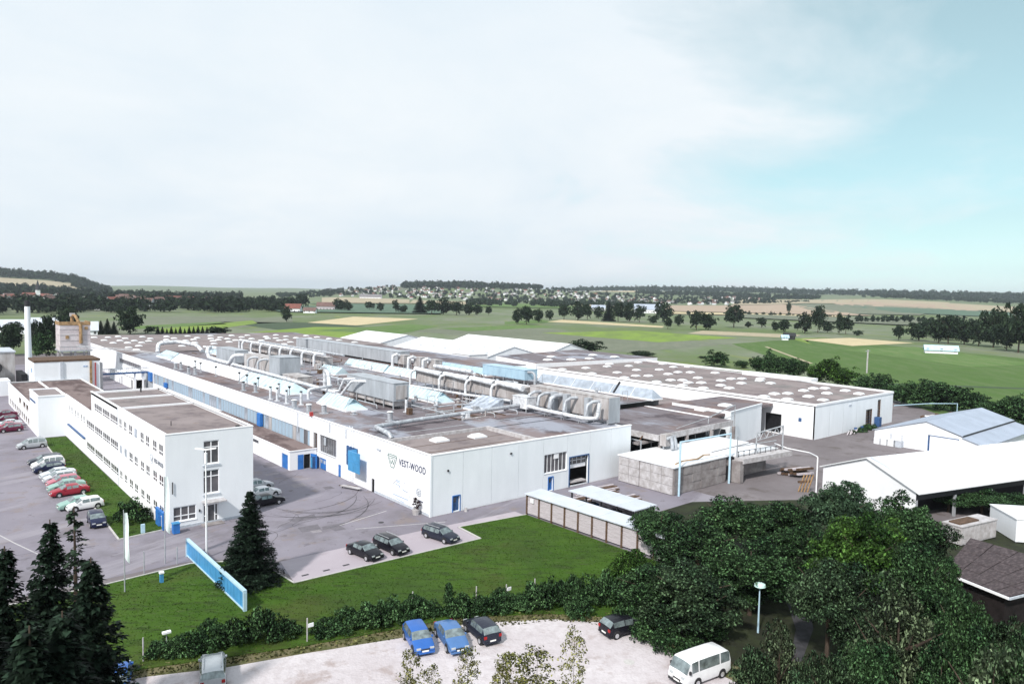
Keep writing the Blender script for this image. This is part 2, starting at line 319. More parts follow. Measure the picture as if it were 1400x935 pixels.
drape('field', [(0, 432, 420), (0, 420, 620), (400, 433, 760), (400, 440, 600)], f_grey, .02, 10)
# the slopes far off: corners given as (column, -, metres)
for cs, m in [([(440, 0, 1500), (440, 0, 2150), (560, 0, 2050), (560, 0, 1600)], f_pale), ([(500, 0, 1150), (420, 0, 1450), (640, 0, 1500), (650, 0, 1250)], f_teal), ([(560, 0, 1600), (565, 0, 2000), (680, 0, 1900), (670, 0, 1600)], f_pale), ([(640, 0, 1400), (640, 0, 1800), (800, 0, 1750), (800, 0, 1400)], f_green),
              ([(740, 0, 1650), (730, 0, 1900), (900, 0, 1900), (880, 0, 1650)], f_pale),
              ([(890, 0, 1350), (915, 0, 2000), (1070, 0, 2150), (1200, 0, 1400)], f_pink), ([(1000, 0, 2150), (1010, 0, 2900), (1300, 0, 2900), (1290, 0, 2300)], f_pale), ([(1120, 0, 1500), (1080, 0, 2140), (1290, 0, 2100), (1260, 0, 1550)], f_grey),
              ([(1150, 0, 2000), (1130, 0, 2500), (1330, 0, 2500), (1340, 0, 1950)], f_pink), ([(1230, 0, 1650), (1150, 0, 2000), (1420, 0, 2000), (1420, 0, 1600)], f_teal), ([(1090, 0, 2480), (1100, 0, 2750), (1190, 0, 2700), (1180, 0, 2480)], f_teal), ([(1280, 0, 2050), (1280, 0, 2750), (1480, 0, 2750), (1480, 0, 2050)], f_pale),
              ([(1000, 0, 1050), (1020, 0, 1250), (1420, 0, 1200), (1420, 0, 900)], f_grey), ([(900, 0, 1150), (905, 0, 1300), (1150, 0, 1350), (1160, 0, 1250)], f_straw),
              ([(440, 0, 2500), (430, 0, 3300), (600, 0, 3300), (590, 0, 2950)], f_grey), ([(780, 0, 3900), (780, 0, 5000), (880, 0, 5000), (880, 0, 4000)], f_straw), ([(850, 0, 3900), (850, 0, 4300), (940, 0, 4300), (940, 0, 3900)], f_pale),
              ([(-60, 0, 2350), (-60, 0, 2850), (112, 0, 2850), (115, 0, 2500)], f_pale), ([(1225, 0, 4000), (1225, 0, 4600), (1262, 0, 4600), (1262, 0, 4000)], f_pale), ([(380, 0, 900), (360, 0, 1250), (620, 0, 1200), (600, 0, 900)], f_teal)]:
    drape('field', cs, m, 1.3)
# built ground, each sheet a little above the last
sheet('yard', [(-60, 60), (20, 62), (62, 44), (88, 24), (150, 20), (215, 45), (210, 140), (200, 345), (-60, 345)], .0, m_yard)
sheet('road', [(-60, 76.5), (21.5, 76.4), (27.6, 73.5), (28.4, 65.4), (60.5, 65.4), (60.5, 44), (87, 40), (87.0, 73.9), (49.45, 73.9), (49.4, 300), (16, 300), (-60, 300)], .006, m_asph)
sheet('parking_apron', [(27.9, 64.8), (49.6, 64.1), (49.9, 68.9), (59.6, 67.8), (59.6, 69.6), (45, 70.4), (29, 70.8)], .012, m_pave)
sheet('car_park', [(12.6, 55.1), (17.6, 52.9), (23.1, 51.3), (30.8, 48.8), (36, 47.8), (42.3, 43.9), (45.4, 40.7), (46.2, 37.6), (45.9, 33), (45.8, 27), (43, 10), (10, 0), (-20, 25), (-15, 56), (5, 57)], .022, m_dirt)
sheet('verge', [(-15, 57.8), (5, 58.5), (13, 56.6), (23.5, 52.6), (36.2, 49.3), (43, 45.2), (47, 41), (48, 33), (48, 10), (43, 9), (45, 36), (42, 43), (30, 48), (12, 54), (0, 56), (-15, 55)], .014, m_verge)
def lawn(pts, z=.09):
    mb = MB(); mb.prism(pts, -.01, z); o = mb.build('lawn', m_lawn); o['kind'] = 'structure'; return o
L1 = [(-60, 74.6), (13.8, 74.7), (21.6, 75.4), (27.0, 72.5), (27.75, 64.5), (49.7, 63.8), (50.05, 68.6), (59.8, 67.5), (60.3, 44), (52, 40), (46.6, 41), (42.6, 45), (36.0, 49.1), (23.2, 52.5), (12.8, 56.3), (3, 58), (-60, 58)]
lawn(L1)
L2 = [(18.6, 154.2), (22.3, 153.9), (22.3, 88.2), (17.6, 87.5)]
lawn(L2)
def kerb(path, name='kerb'):
    mb = MB()
    for a, b in zip(path, path[1:]): mb.beam((a[0], a[1], .05), (b[0], b[1], .05), .16, .16)
    o = mb.build(name, m_kerb); o['kind'] = 'structure'
kerb([(-60, 74.7), (13.8, 74.8), (21.6, 75.5), (27.1, 72.6), (27.8, 64.6), (49.7, 63.9), (50.05, 68.7), (59.8, 67.6)]); kerb([(18.5, 154.2), (17.5, 87.5), (22.3, 88.1)])
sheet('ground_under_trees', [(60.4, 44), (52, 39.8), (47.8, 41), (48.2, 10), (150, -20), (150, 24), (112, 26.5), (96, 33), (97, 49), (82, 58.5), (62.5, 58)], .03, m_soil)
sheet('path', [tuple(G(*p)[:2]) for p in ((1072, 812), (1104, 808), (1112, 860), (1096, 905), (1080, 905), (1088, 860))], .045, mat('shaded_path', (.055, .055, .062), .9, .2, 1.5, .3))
# tyre marks in the turning area
tm = MB(); m_tyre = mat('tyre_rubber_mark', (.085, .08, .09), .9, .2, 3)
for (cx_, cy_, r, a0, a1, wd) in [(41.5, 89, 7.5, 200, 330, .22), (42.5, 88.5, 6.0, 190, 320, .2), (44, 91, 8.5, 195, 300, .2), (40, 95, 9.5, 240, 330, .2), (37, 92, 10.5, 260, 340, .2), (36, 89, 11.5, 270, 350, .18), (45, 96, 15, 215, 275, .2)]:
    P = [(cx_+r*math.cos(R_(a)), cy_+r*math.sin(R_(a))) for a in np.linspace(a0, a1, 22)]
    for i in range(21):
        a, b = Vector(P[i]), Vector(P[i+1]); n = Vector((-(b-a).y, (b-a).x)).normalized()*wd/2; ww = 1-abs(i-10)/14
        tm.quad((*(a-n*ww), .012), (*(b-n*ww), .012), (*(b+n*ww), .012), (*(a+n*ww), .012))
o = tm.build('tyre_marks', m_tyre); o['kind'] = 'stuff'
lm = MB(); m_line = mat('worn_road_line', (.46, .45, .46), .9, .1, 3)
m_patch = mat('asphalt_repair', (.150, .140, .160), .9, .1, 1.5, .2); m_patch2 = mat('pale_asphalt_repair', (.27, .25, .27), .9, .08, 1.5, .2); rp = np.random.default_rng(11)
for k in range(34):
    x, y = (rp.uniform(33, 47), rp.uniform(76, 125)) if k % 2 else (rp.uniform(-8, 15), rp.uniform(80, 190)); w1, w2, an = rp.uniform(.5, 2.4), rp.uniform(.4, 1.6), rp.uniform(-.1, .1)+(0 if k % 3 else 1.5); q = [(x+w1*math.cos(a_+an)*rp.uniform(.8, 1.2), y+w2*math.sin(a_+an)*rp.uniform(.8, 1.2)) for a_ in (.7, 2.4, 3.9, 5.5)]
    sheet('asphalt_patch', q, .0085+.0001*k, m_patch if k % 3 else m_patch2)
ck = MB()
for k in range(46):
    x, y = (rp.uniform(30, 47), rp.uniform(76, 130)) if k % 2 else (rp.uniform(-12, 15), rp.uniform(78, 190)); an = rp.uniform(0, 3.1)
    for s_ in range(7):
        x2, y2 = x+math.cos(an)*.9, y+math.sin(an)*.9; nx_, ny_ = -math.sin(an)*.03, math.cos(an)*.03; ck.quad((x-nx_, y-ny_, .013), (x2-nx_, y2-ny_, .013), (x2+nx_, y2+ny_, .013), (x+nx_, y+ny_, .013)); x, y = x2, y2; an += rp.uniform(-.5, .5)
o = ck.build('asphalt_cracks', m_tyre); o['kind'] = 'stuff'
for a, b in [((33.5, 108), (36, 96.5)), ((38, 77.5), (46.5, 79.5)), ((40, 75.5), (50, 71.4)), ((-6, 150), (8.5, 93)), ((8.5, 93), (10.5, 86))]:
    a = Vector(a); b = Vector(b); n = Vector((-(b-a).y, (b-a).x)).normalized()*.07; lm.quad((*(a-n), .011), (*(b-n), .011), (*(b+n), .011), (*(a+n), .011))
o = lm.build('road_lines', m_line); o['kind'] = 'structure'
for p, l in [((29.5, 65.9), 'left of the three small drain grates along the paved lawn edge'), ((31.7, 65.8), 'middle of the three small drain grates along the paved lawn edge'), ((33.9, 65.9), 'right of the three small drain grates, nearest the black saloon')]:
    tag(MB().box(p[0]-.35, p[0]+.35, p[1]-.14, p[1]+.14, .0, .03).build('drain_grate', m_black), l, 'drain grate', 'drain grates on the parking apron')
g = G(860, 905); tag(MB().cyl(g.x, g.y, 0, .035, .42, n=16).build('manhole_cover', m_kerb), 'round grey manhole cover in the pale dirt car park', 'manhole cover')
g = G(521, 714); tag(MB().cyl(g.x, g.y, 0, .02, .35, n=16).build('manhole_cover', m_black), 'dark round manhole cover in the asphalt before the hall corner', 'manhole cover')
# ------------------------------------------------------------ building helpers
def Pm(face, c, a, d, z):
    return {'x-': (c+d, a, z), 'x+': (c-d, a, z), 'y-': (a, c+d, z), 'y+': (a, c-d, z)}[face]
def wall(mb, face, c, a0, a1, z0, z1, holes=(), dep=.22, m=0):
    A = sorted({a0, a1, *[h[0] for h in holes], *[h[1] for h in holes]}); Z = sorted({z0, z1, *[h[2] for h in holes], *[h[3] for h in holes]})
    for i in range(len(A)-1):
        for j in range(len(Z)-1):
            am, zm = (A[i]+A[i+1])/2, (Z[j]+Z[j+1])/2
            if any(h[0] < am < h[1] and h[2] < zm < h[3] for h in holes): continue
            mb.quad(Pm(face, c, A[i], 0, Z[j]), Pm(face, c, A[i+1], 0, Z[j]), Pm(face, c, A[i+1], 0, Z[j+1]), Pm(face, c, A[i], 0, Z[j+1]), m)
    for h in holes:
        p = lambda a, d, z: Pm(face, c, a, d, z)
        mb.quad(p(h[0], 0, h[2]), p(h[1], 0, h[2]), p(h[1], dep, h[2]), p(h[0], dep, h[2]), m); mb.quad(p(h[0], 0, h[3]), p(h[1], 0, h[3]), p(h[1], dep, h[3]), p(h[0], dep, h[3]), m)
        mb.quad(p(h[0], 0, h[2]), p(h[0], 0, h[3]), p(h[0], dep, h[3]), p(h[0], dep, h[2]), m); mb.quad(p(h[1], 0, h[2]), p(h[1], 0, h[3]), p(h[1], dep, h[3]), p(h[1], dep, h[2]), m)
def pbox(mb, face, c, a0, a1, d0, d1, z0, z1, m=0):
    p, q = Pm(face, c, a0, d0, z0), Pm(face, c, a1, d1, z1)
    mb.box(min(p[0], q[0]), max(p[0], q[0]), min(p[1], q[1]), max(p[1], q[1]), z0, z1, m)
def window(parent, face, c, h, nx=2, trans=(), fm=None, gm=None, dep=.2, fw=.07, sill=True, name='window'):
    a0, a1, z0, z1 = h; fm = fm or m_trim; mb = MB()
    xs = [a0+(a1-a0)*i/nx for i in range(nx+1)]
    for i, x in enumerate(xs): pbox(mb, face, c, max(a0+.004, x-fw/2), min(a1-.004, x+fw/2), dep-.1, dep-.03, z0+.004, z1-.004)
    for z in [z0+fw/2+.004, *[z0+(z1-z0)*t for t in trans], z1-fw/2-.004]: pbox(mb, face, c, a0+.004, a1-.004, dep-.094, dep-.036, z-fw/2, z+fw/2)
    if sill: pbox(mb, face, c, a0-.06, a1+.06, -.06, dep-.1, z0-.07, z0-.004)
    o = mb.build(name, fm, parent)
    g = MB(); p = lambda a, z: Pm(face, c, a, dep-.055, z); g.quad(p(a0, z0), p(a1, z0), p(a1, z1), p(a0, z1)); g.build('pane', gm or m_glass, o)
    return o
def lettering(txt, size, sx, loc, face, parent, m, depth=.02):
    cu = bpy.data.curves.new('lettering', 'FONT'); cu.body = txt; cu.size = size; cu.extrude = depth; cu.materials.append(m); cu.offset = size*.002; cu.space_character = 1.12
    o = bpy.data.objects.new('lettering', cu); COL.objects.link(o); o.parent = parent
    rz = {'x-': -90, 'y-': 0}[face]
    bpy.context.view_layer.update(); me = bpy.data.meshes.new_from_object(o); wd_ = max(v.co.x for v in me.vertices)-min(v.co.x for v in me.vertices); bpy.data.objects.remove(o)
    o = link('lettering', me, parent); o.rotation_euler = (R_(90), 0, R_(rz)); o.scale = (sx/wd_, 1, 1); o.location = Vector(loc)-parent.location
    return o

# ============================================================ production hall
FX, FY = 49.5, 74.0
hall = thing('production_hall', 'long low white production hall with ducts and rooflights on its grey roof', 'factory hall', (FX, FY, 0))
big = (99.55, 105.3, 2.6, 5.35); sml = (106.1, 107.6, 2.6, 5.35); doors = [(98.05, 98.95, .0, 1.85), (87.95, 88.75, .0, 1.85), (103.0, 105.2, .0, 1.75)]
bandz = (2.75, 5.3); BY0, BY1 = 108.45, 204.0
front_holes = [big, sml, *doors, (BY0, BY1, *bandz), (217, 243, 4.9, 6.2)]
mb = MB(); wall(mb, 'x-', FX, FY+.02, 287, 0, 7.75, front_holes, .3)
mb.box(FX+.02, FX+.35, FY+.36, 287, 7.4, 7.74); mb.build('side_wall', m_white, hall)
mb = MB(); wall(mb, 'x-', 49.44, FY+.3, 87.9, 0, .35, (), .05); mb.build('plinth', m_greyp, hall)
# front: concrete panels with open joints
js = [49.5, 54.5, 59.2, 63.9, 68.5, 73.2, 77.9, 82.5, 87.1]
fh = [(52.95, 54.0, 0, 2.05), (68.65, 73.1, 2.65, 5.35), (73.7, 77.55, .0, 4.3), (69.55, 70.4, 0, 2.0)]
for a, b in zip(js, js[1:]):
    mb = MB(); hs_ = [(max(h[0], a), min(h[1], b), h[2], h[3]) for h in fh if h[0] < b and h[1] > a]
    hs_ = [h for h in hs_ if h[1]-h[0] > .05]
    wall(mb, 'y-', FY, a+.03, b-.03, .12, 7.7, hs_, .3)
    mb.quad((a+.03, FY, .12), (a+.03, FY+.3, .12), (a+.03, FY+.3, 7.7), (a+.03, FY, 7.7)); mb.quad((b-.03, FY, .12), (b-.03, FY+.3, .12), (b-.03, FY+.3, 7.7), (b-.03, FY, 7.7))
    mb.quad((a+.03, FY, 7.7), (b-.03, FY, 7.7), (b-.03, FY+.3, 7.7), (a+.03, FY+.3, 7.7))
    mb.build('wall_panel', m_panelw, hall)
mb = MB()
for j in js[1:-1]: mb.box(j-.028, j+.028, FY+.06, FY+.1, .12, 7.66)
mb.build('panel_joints', m_greyp, hall)['kind'] = 'stuff'
mb = MB(); mb.box(FX+.02, 87.1, FY+.01, FY+.3, 0, .12); mb.box(FX-.06, FX+.22, FY-.06, FY+.2, 0, 7.78); mb.build('corner_pillar', m_panelw, hall)
mb = MB(); mb.box(49.4, 87.2, FY-.05, FY+.4, 7.7, 7.82); mb.box(49.38, 49.8, FY+.4, 287, 7.75, 7.83); mb.build('roof_edge', m_trim, hall)
mb = MB(); wall(mb, 'x+', 87.1, FY+.3, 92, 0, 7.4, ()); mb.build('end_wall', m_panelw, hall)
# right lower step, fascia and roofs
mb = MB(); mb.box(49.85, 68.0, 74.45, 86.2, 7.0, 7.12); mb.build('roof', m_gravel, hall)
mb = MB(); mb.box(67.8, 68.4, 74.35, 86.2, 7.0, 7.62); mb.box(49.85, 68.4, 86.2, 86.5, 7.0, 7.62); mb.build('parapet', m_concl, hall)
mb = MB(); mb.box(68.4, 86.9, 74.45, 86.2, 7.1, 7.3); mb.prism([(49.85, 86.5), (87.1, 86.5), (87.1, 92), (116.6, 92), (116.6, 158), (138.4, 158), (138.4, 200), (142, 332), (49.85, 338)], 7.2, 7.38); mb.build('roof', m_bitumen, hall)
mb = MB(); mb.box(116.7, 138.3, 92.2, 157.8, 3.8, 4.0); mb.build('low_roof', m_gravel, hall)
mb = MB(); mb.quad((116.62, 92.1, 4), (116.62, 157.9, 4), (116.62, 157.9, 7.2), (116.62, 92.1, 7.2)); mb.quad((116.7, 92.05, 0), (138.3, 92.05, 0), (138.3, 92.05, 5.7), (116.7, 92.05, 5.7)); mb.quad((116.7, 157.9, 4), (138.3, 157.9, 4), (138.3, 157.9, 7.2), (116.7, 157.9, 7.2)); mb.build('wall', m_panelw, hall)
mb = MB(); mb.prism([(49.9, 243), (142, 243), (142.6, 310), (105, 324.5), (78, 330), (49.9, 339)], 7.38, 7.62); mb.build('roof', m_gravel, hall)
mb = MB(); mb.prism([(87.12, 77), (90.5, 77), (90.5, 71.4), (112.8, 72.6), (112.8, 77.0), (133, 79.3), (138.3, 79.5), (138.3, 92), (87.12, 92)], 5.75, 6.2); mb.build('canopy_roof', m_bitumen, hall)
mb = MB(); mb.beam((90.4, 77, 5.75), (90.4, 71.4, 5.75), .2, .95); mb.beam((90.4, 71.3, 5.75), (112.9, 72.5, 5.75), .2, .95); mb.build('canopy_fascia', m_concl, hall)
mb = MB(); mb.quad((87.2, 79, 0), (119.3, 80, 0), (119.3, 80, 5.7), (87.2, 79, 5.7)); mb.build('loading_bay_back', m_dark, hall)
mb = MB(); mb.quad((118.2, 76.4, 0), (133.2, 79.0, 0), (133.2, 79.0, 6.75), (118.2, 76.4, 6.75)); mb.quad((118.2, 76.4, 0), (118.2, 90, 0), (118.2, 90, 6.75), (118.2, 76.4, 6.75)); mb.beam((118.2, 76.4, 6.7), (133.2, 79.0, 6.7), .3, .12)
mb.build('wall', m_panelw, hall)
for i, x in enumerate((91.5, 98.5, 105.5, 112.2)): MB().beam((x, 71.7+.05*i, 0), (x, 71.7+.05*i, 5.3), .45).build('column', m_conc, hall)
mb = MB(); mb.beam((112.3, 92, 6.26), (112.0, 76.5, 6.26), .5, .12); mb.build('roof_kerb', m_trim, hall)
# openings on the front
w_ = window(hall, 'y-', FY, fh[1], 6, (.99,), m_trim, m_glass, .28, .08)
MB().box(70.6, 71.5, FY+.08, FY+.16, 4.55, 5.25).build('sign_board', m_trim, w_)
for h, dm in ((fh[0], m_blued), (fh[3], m_blue)):
    mb = MB(); mb.box(h[0]+.05, h[1]-.05, FY+.18, FY+.26, .05, h[3]-.06); d = mb.build('door', dm, hall)
    MB().box(h[0]+.15, h[0]+.55, FY+.14, FY+.17, 1.2, 1.75).build('pane', m_glass, d)
    mb = MB(); mb.box(h[0]-.12, h[0]-.004, FY-.05, FY+.1, 0, h[3]+.1); mb.box(h[1]+.004, h[1]+.12, FY-.05, FY+.1, 0, h[3]+.1); mb.box(h[0]-.004, h[1]+.004, FY-.05, FY+.1, h[3]+.004, h[3]+.12); mb.build('door_frame', m_blue, d)
mb = MB(); mb.box(73.72, 77.53, FY+.6, FY+.7, 2.9, 4.28); g_ = mb.build('roller_door', m_glass, hall)
mb = MB(); mb.box(73.75, 77.5, FY+.5, FY+.58, 2.55, 3.1); [mb.box(73.75+i*.93, 73.81+i*.93, FY+.5, FY+.58, 3.1, 4.28) for i in range(5)]; mb.box(73.75, 77.5, FY+.5, FY+.58, 3.65, 3.72); mb.build('rail', m_trim, g_)
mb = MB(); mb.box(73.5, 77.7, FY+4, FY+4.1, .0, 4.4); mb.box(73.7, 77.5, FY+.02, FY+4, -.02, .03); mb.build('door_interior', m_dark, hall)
mb = MB(); mb.box(73.55, 73.69, FY-.08, FY+.1, 0, 4.45); mb.box(77.56, 77.7, FY-.08, FY+.1, 0, 4.45); mb.box(73.69, 77.56, FY-.08, FY+.1, 4.31, 4.45); mb.build('door_frame', m_blued, hall)
MB().box(52.0, 52.2, FY-.15, FY, 5.4, 5.65).build('wall_lamp', m_black, hall); MB().box(62.3, 62.6, FY-.15, FY, 6.3, 6.5).build('wall_lamp', m_black, hall)
# glazing of the long side: band of tall ribbed panes, big dark window, small window
n = 64; stp = (BY1-BY0)/n; pg = MB(); pg.box(FX+.16, FX+.22, FX*0, stp-.13, 0, bandz[1]-bandz[0]-.1)
pm = {}
for k, gm in enumerate((m_glassw, m_glassb, m_glass, m_unitd)):
    me = bpy.data.meshes.new('pane'); me.from_pydata([(a-FX, b, c) for a, b, c in pg.v], [], pg.f); me.materials.append(gm); pm[k] = me
for i in range(n):
    k = 0 if rng.random() < .72 else (1 if rng.random() < .7 else (2 if rng.random() < .4 else 3))
    o = link('pane', pm[k], hall); o.location = (0, BY0+i*stp+.065-FY, bandz[0]+.05)
mb = MB()
for i in range(n+1): mb.box(FX+.10, FX+.26, BY0+i*stp-.05, BY0+i*stp+.05, *bandz)
for i in range(n*3):
    if i % 3: mb.box(FX+.13, FX+.159, BY0+i*stp/3-.02, BY0+i*stp/3+.02, *bandz)
for z in (bandz[0]+.02, bandz[1]-.03): mb.box(FX+.08, FX+.12, BY0, BY1, z-.04, z+.04)
mb.build('glazing_bars', m_unit, hall)
MB().box(FX-.02, FX+.2, BY0, BY0+.4, 2.7, 5.35).build('white_post', m_trim, hall)
window(hall, 'x-', FX, big, 9, (), m_steel, m_glass, .3, .09)
window(hall, 'x-', FX, sml, 2, (), m_brown, m_glass, .3, .12)
MB().box(FX+.02, FX+.12, 103.2, 103.9, 3.9, 5.1).build('hatch', m_unit, hall)
for h in doors[:2]:
    mb = MB(); mb.box(FX+.1, FX+.2, h[0]+.02, h[1]-.02, 0, h[3]-.02); mb.build('door', m_blue if h[0] > 90 else m_dark, hall)
d = MB().box(FX+.05, FX+.15, 103.05, 105.15, 0, 1.72).build('double_door', m_blue, hall)
for a in (103.25, 104.3): MB().box(FX+.01, FX+.04, a, a+.65, .95, 1.5).build('pane', m_glassb, d)
window(hall, 'x-', FX, (217, 243, 4.9, 6.2), 10, (), m_unit, m_glass, .3, .12)
mb = MB()
for i in range(8): mb.box(FX-.02, FX+.04, BY1+.3+i*1.6, BY1+1.75+i*1.6, .9, 5.2)
mb.build('grey_cladding', m_unit, hall)
# blue lift-up shutters
s1 = MB().box(FX-.16, FX-.02, 92.75, 96.0, 2.45, 5.25); s1.box(FX-.2, FX-.16, 92.75, 96.0, 3.8, 3.92); s1.build('shutter', m_blued, hall)
s2 = MB().box(FX-1.5, FX-1.36, 89.6, 92.9, 2.4, 5.25); s2.box(FX-1.36, FX-.04, 92.76, 92.9, 2.4, 5.2); s2.box(FX-1.54, FX-1.5, 89.6, 92.9, 3.75, 3.87); s2.build('shutter', m_cyan, hall)
for a, z in ((206, 3.1), (191.5, 3.0), (129.5, 3.0)):
    mb = MB().box(FX-.55, FX-.02, a-1.3 if a > 200 else a-.8, a+1.3 if a > 200 else a+.8, z, z+2.3 if a != 191.5 else z+1.2); mb.box(FX-.58, FX-.55, a-.7, a+.7, z+.5, z+.6); mb.build('blue_cabinet', m_blue, hall)
# ladders
for a, z0, z1 in ((94.4, .3, 2.4), (94.2, 5.3, 8.4)):
    mb = MB(); [mb.beam((FX-.35, a+s, z0), (FX-.35, a+s, z1), .06) for s in (-.45, .45)]
    for i in range(int((z1-z0)/.3)): mb.beam((FX-.35, a-.45, z0+.15+i*.3), (FX-.35, a+.45, z0+.15+i*.3), .04)
    mb.build('ladder', m_trim, hall)
for a in (101.6, 113.3, 96.3): MB().tube([(FX-.12, a, 7.6), (FX-.12, a, 6.2 if a < 110 else 4.5)], .06, 6).build('downpipe', m_greyp, hall)
MB().box(FX-.35, FX+.1, 107.8, 108.3, 7.85, 8.5).build('alarm_beacon', m_red, hall)
mb = MB(); mb.box(FX-.3, FX-.02, 86.2, 86.6, 6.25, 6.4); mb.box(FX-.3, FX-.02, 86.75, 87.1, 6.3, 6.4); mb.build('wall_lamp', m_greyp, hall)
# signs painted on the long side
lettering('VEST-WOOD', 1.25, 6.35, (FX-.03, 81.45, 5.15), 'x-', hall, m_navy)
def strokes(parent, name, m, segs, wd, face='x-', c=FX):
    mb = MB()
    for (a0, z0), (a1, z1) in segs: mb.beam(Pm(face, c, a0, -.03, z0), Pm(face, c, a1, -.03, z1), .03, wd) if face != 'x-' else mb.beam((c-.03, a0, z0), (c-.03, a1, z1), .03, wd)
    return mb.build(name, m, parent)
def poly(pts, close=True): return list(zip(pts, pts[1:]+pts[:1] if close else pts[1:]))
strokes(hall, 'logo', m_green, poly([(84.35, 5.95), (82.0, 5.95), (82.75, 4.5), (83.55, 4.5)])+[((84.15, 6.2), (82.2, 6.2)), ((84.15, 6.2), (84.35, 5.95)), ((82.2, 6.2), (82.0, 5.95))]+[((83.9, 5.75), (83.45, 4.9)), ((83.45, 4.9), (83.15, 5.5)), ((83.15, 5.5), (82.9, 4.9)), ((82.9, 4.9), (82.45, 5.75)), ((83.6, 5.72), (82.8, 5.72))], .075)
strokes(hall, 'wall_print', m_bluep, [((82.9, .98), (79.2, .98))], .08)
strokes(hall, 'wall_print', m_greyp, [((82.9, 1.1), (82.9, 2.4)), ((82.9, 2.4), (82.0, 3.0)), ((79.2, 1.1), (79.2, 2.6)), ((79.2, 2.6), (80.3, 3.2)), ((80.4, 2.0), (79.3, 2.0)), ((80.3, 3.2), (80.0, 2.9))], .035)
strokes(hall, 'wall_print', m_bluep, [((82.1, 3.05), (81.1, 3.0)), ((82.0, 2.85), (81.15, 2.8)), ((82.4, 2.5), (81.2, 2.42)), ((81.3, 2.42), (81.3, 2.1)), ((82.2, .55), (80.0, .42)), ((80.6, 2.1), (79.5, 1.95)), ((78.7, 1.7), (78.7, 1.35))], .06)
cpts = [(76.6+.55*math.cos(t), 2.55+.48*math.sin(t)) for t in np.linspace(0, 2*math.pi, 17)[:-1]]
strokes(hall, 'emblem', m_greyp, poly(cpts)+[((77.1, 2.4), (76.2, 2.85)), ((77.0, 2.2), (76.1, 2.6)), ((76.9, 2.9), (76.5, 2.2))], .12)
strokes(hall, 'emblem_text', m_navy, [((76.5, 1.55), (75.6, 1.5))], .13)
# dome rooflights
def make_dome(r=1.2, h=.36):
    k = MB(); k.box(-r*.92, r*.92, -r*.92, r*.92, 0, .22)
    n_, q = 12, 4
    vs = []; fs = []
    for j in range(q+1):
        t = j/q*math.pi/2
        for i in range(n_):
            a = 2*math.pi*(i+.5)/n_; rr = r*math.cos(t)*(1/max(abs(math.cos(a)), abs(math.sin(a))))**.55; vs.append((rr*math.cos(a), rr*math.sin(a), .2+h*math.sin(t)))
    for j in range(q):
        for i in range(n_): fs.append((j*n_+i, j*n_+(i+1) % n_, (j+1)*n_+(i+1) % n_, (j+1)*n_+i))
    k.add(vs, fs, 0); me = bpy.data.meshes.new('dome_rooflight'); me.from_pydata(k.v, [], k.f); me.materials.append(m_dome)
    me.polygons.foreach_set('use_smooth', [True]*len(k.f)); me.set_sharp_from_angle(angle=R_(40)); return me
dome = make_dome()
fd = set()
for x0, ys in ((56.2, (252, 262, 285, 300, 318)), (60.6, (268, 284, 296, 316)), (64.9, (283, 293.5, 308, 320)), (68.9, (274, 290)), (72.7, (262, 285, 303.5, 315.5)), (76.3, (272, 283.4, 295)), (81, (276, 287, 302.4, 312.8)), (85.3, (268, 292)), (89.4, (282, 301.5, 314)), (93, (275, 287, 296)), (98.1, (282.7, 292, 300.4, 312.5)),
               (106.4, (256, 278, 288.4, 299.5, 311.5)), (112.6, (265, 275.6, 287.4, 310.1)), (116.2, (256, 278, 288, 298.5)), (124.5, (248, 269, 287.3, 297.5, 308.5)), (128.5, (261.5, 283.2)), (134.3, (254.8, 268, 277, 288.5, 299.3)), (101.9, (262, 270))):
    for y in ys: o = link('dome_rooflight', dome, hall); o.location = (x0-FX, y-FY, 7.62); o.scale = (.9, .9, .85)
for x, y in ((117.6, 82.3), (126.5, 83.1)): o = link('dome_rooflight', dome, hall); o.location = (x-FX, y-FY, 6.2)
for x, y in ((57.2, 83.4), (63.2, 82.5)):
    a = 1.05; mb = MB(); mb.box(x-a-.1, x+a+.1, y-.9, y+.9, 7.12, 7.34)
    mb.add([(x-a, y-.8, 7.34), (x+a, y-.8, 7.34), (x+a, y+.8, 7.34), (x-a, y+.8, 7.34), (x-a*.6, y-.5, 7.62), (x+a*.6, y-.5, 7.62), (x+a*.6, y+.5, 7.62), (x-a*.6, y+.5, 7.62)], [(0, 1, 5, 4), (1, 2, 6, 5), (2, 3, 7, 6), (3, 0, 4, 7), (4, 5, 6, 7)]); mb.build('square_rooflight', m_dome, hall)
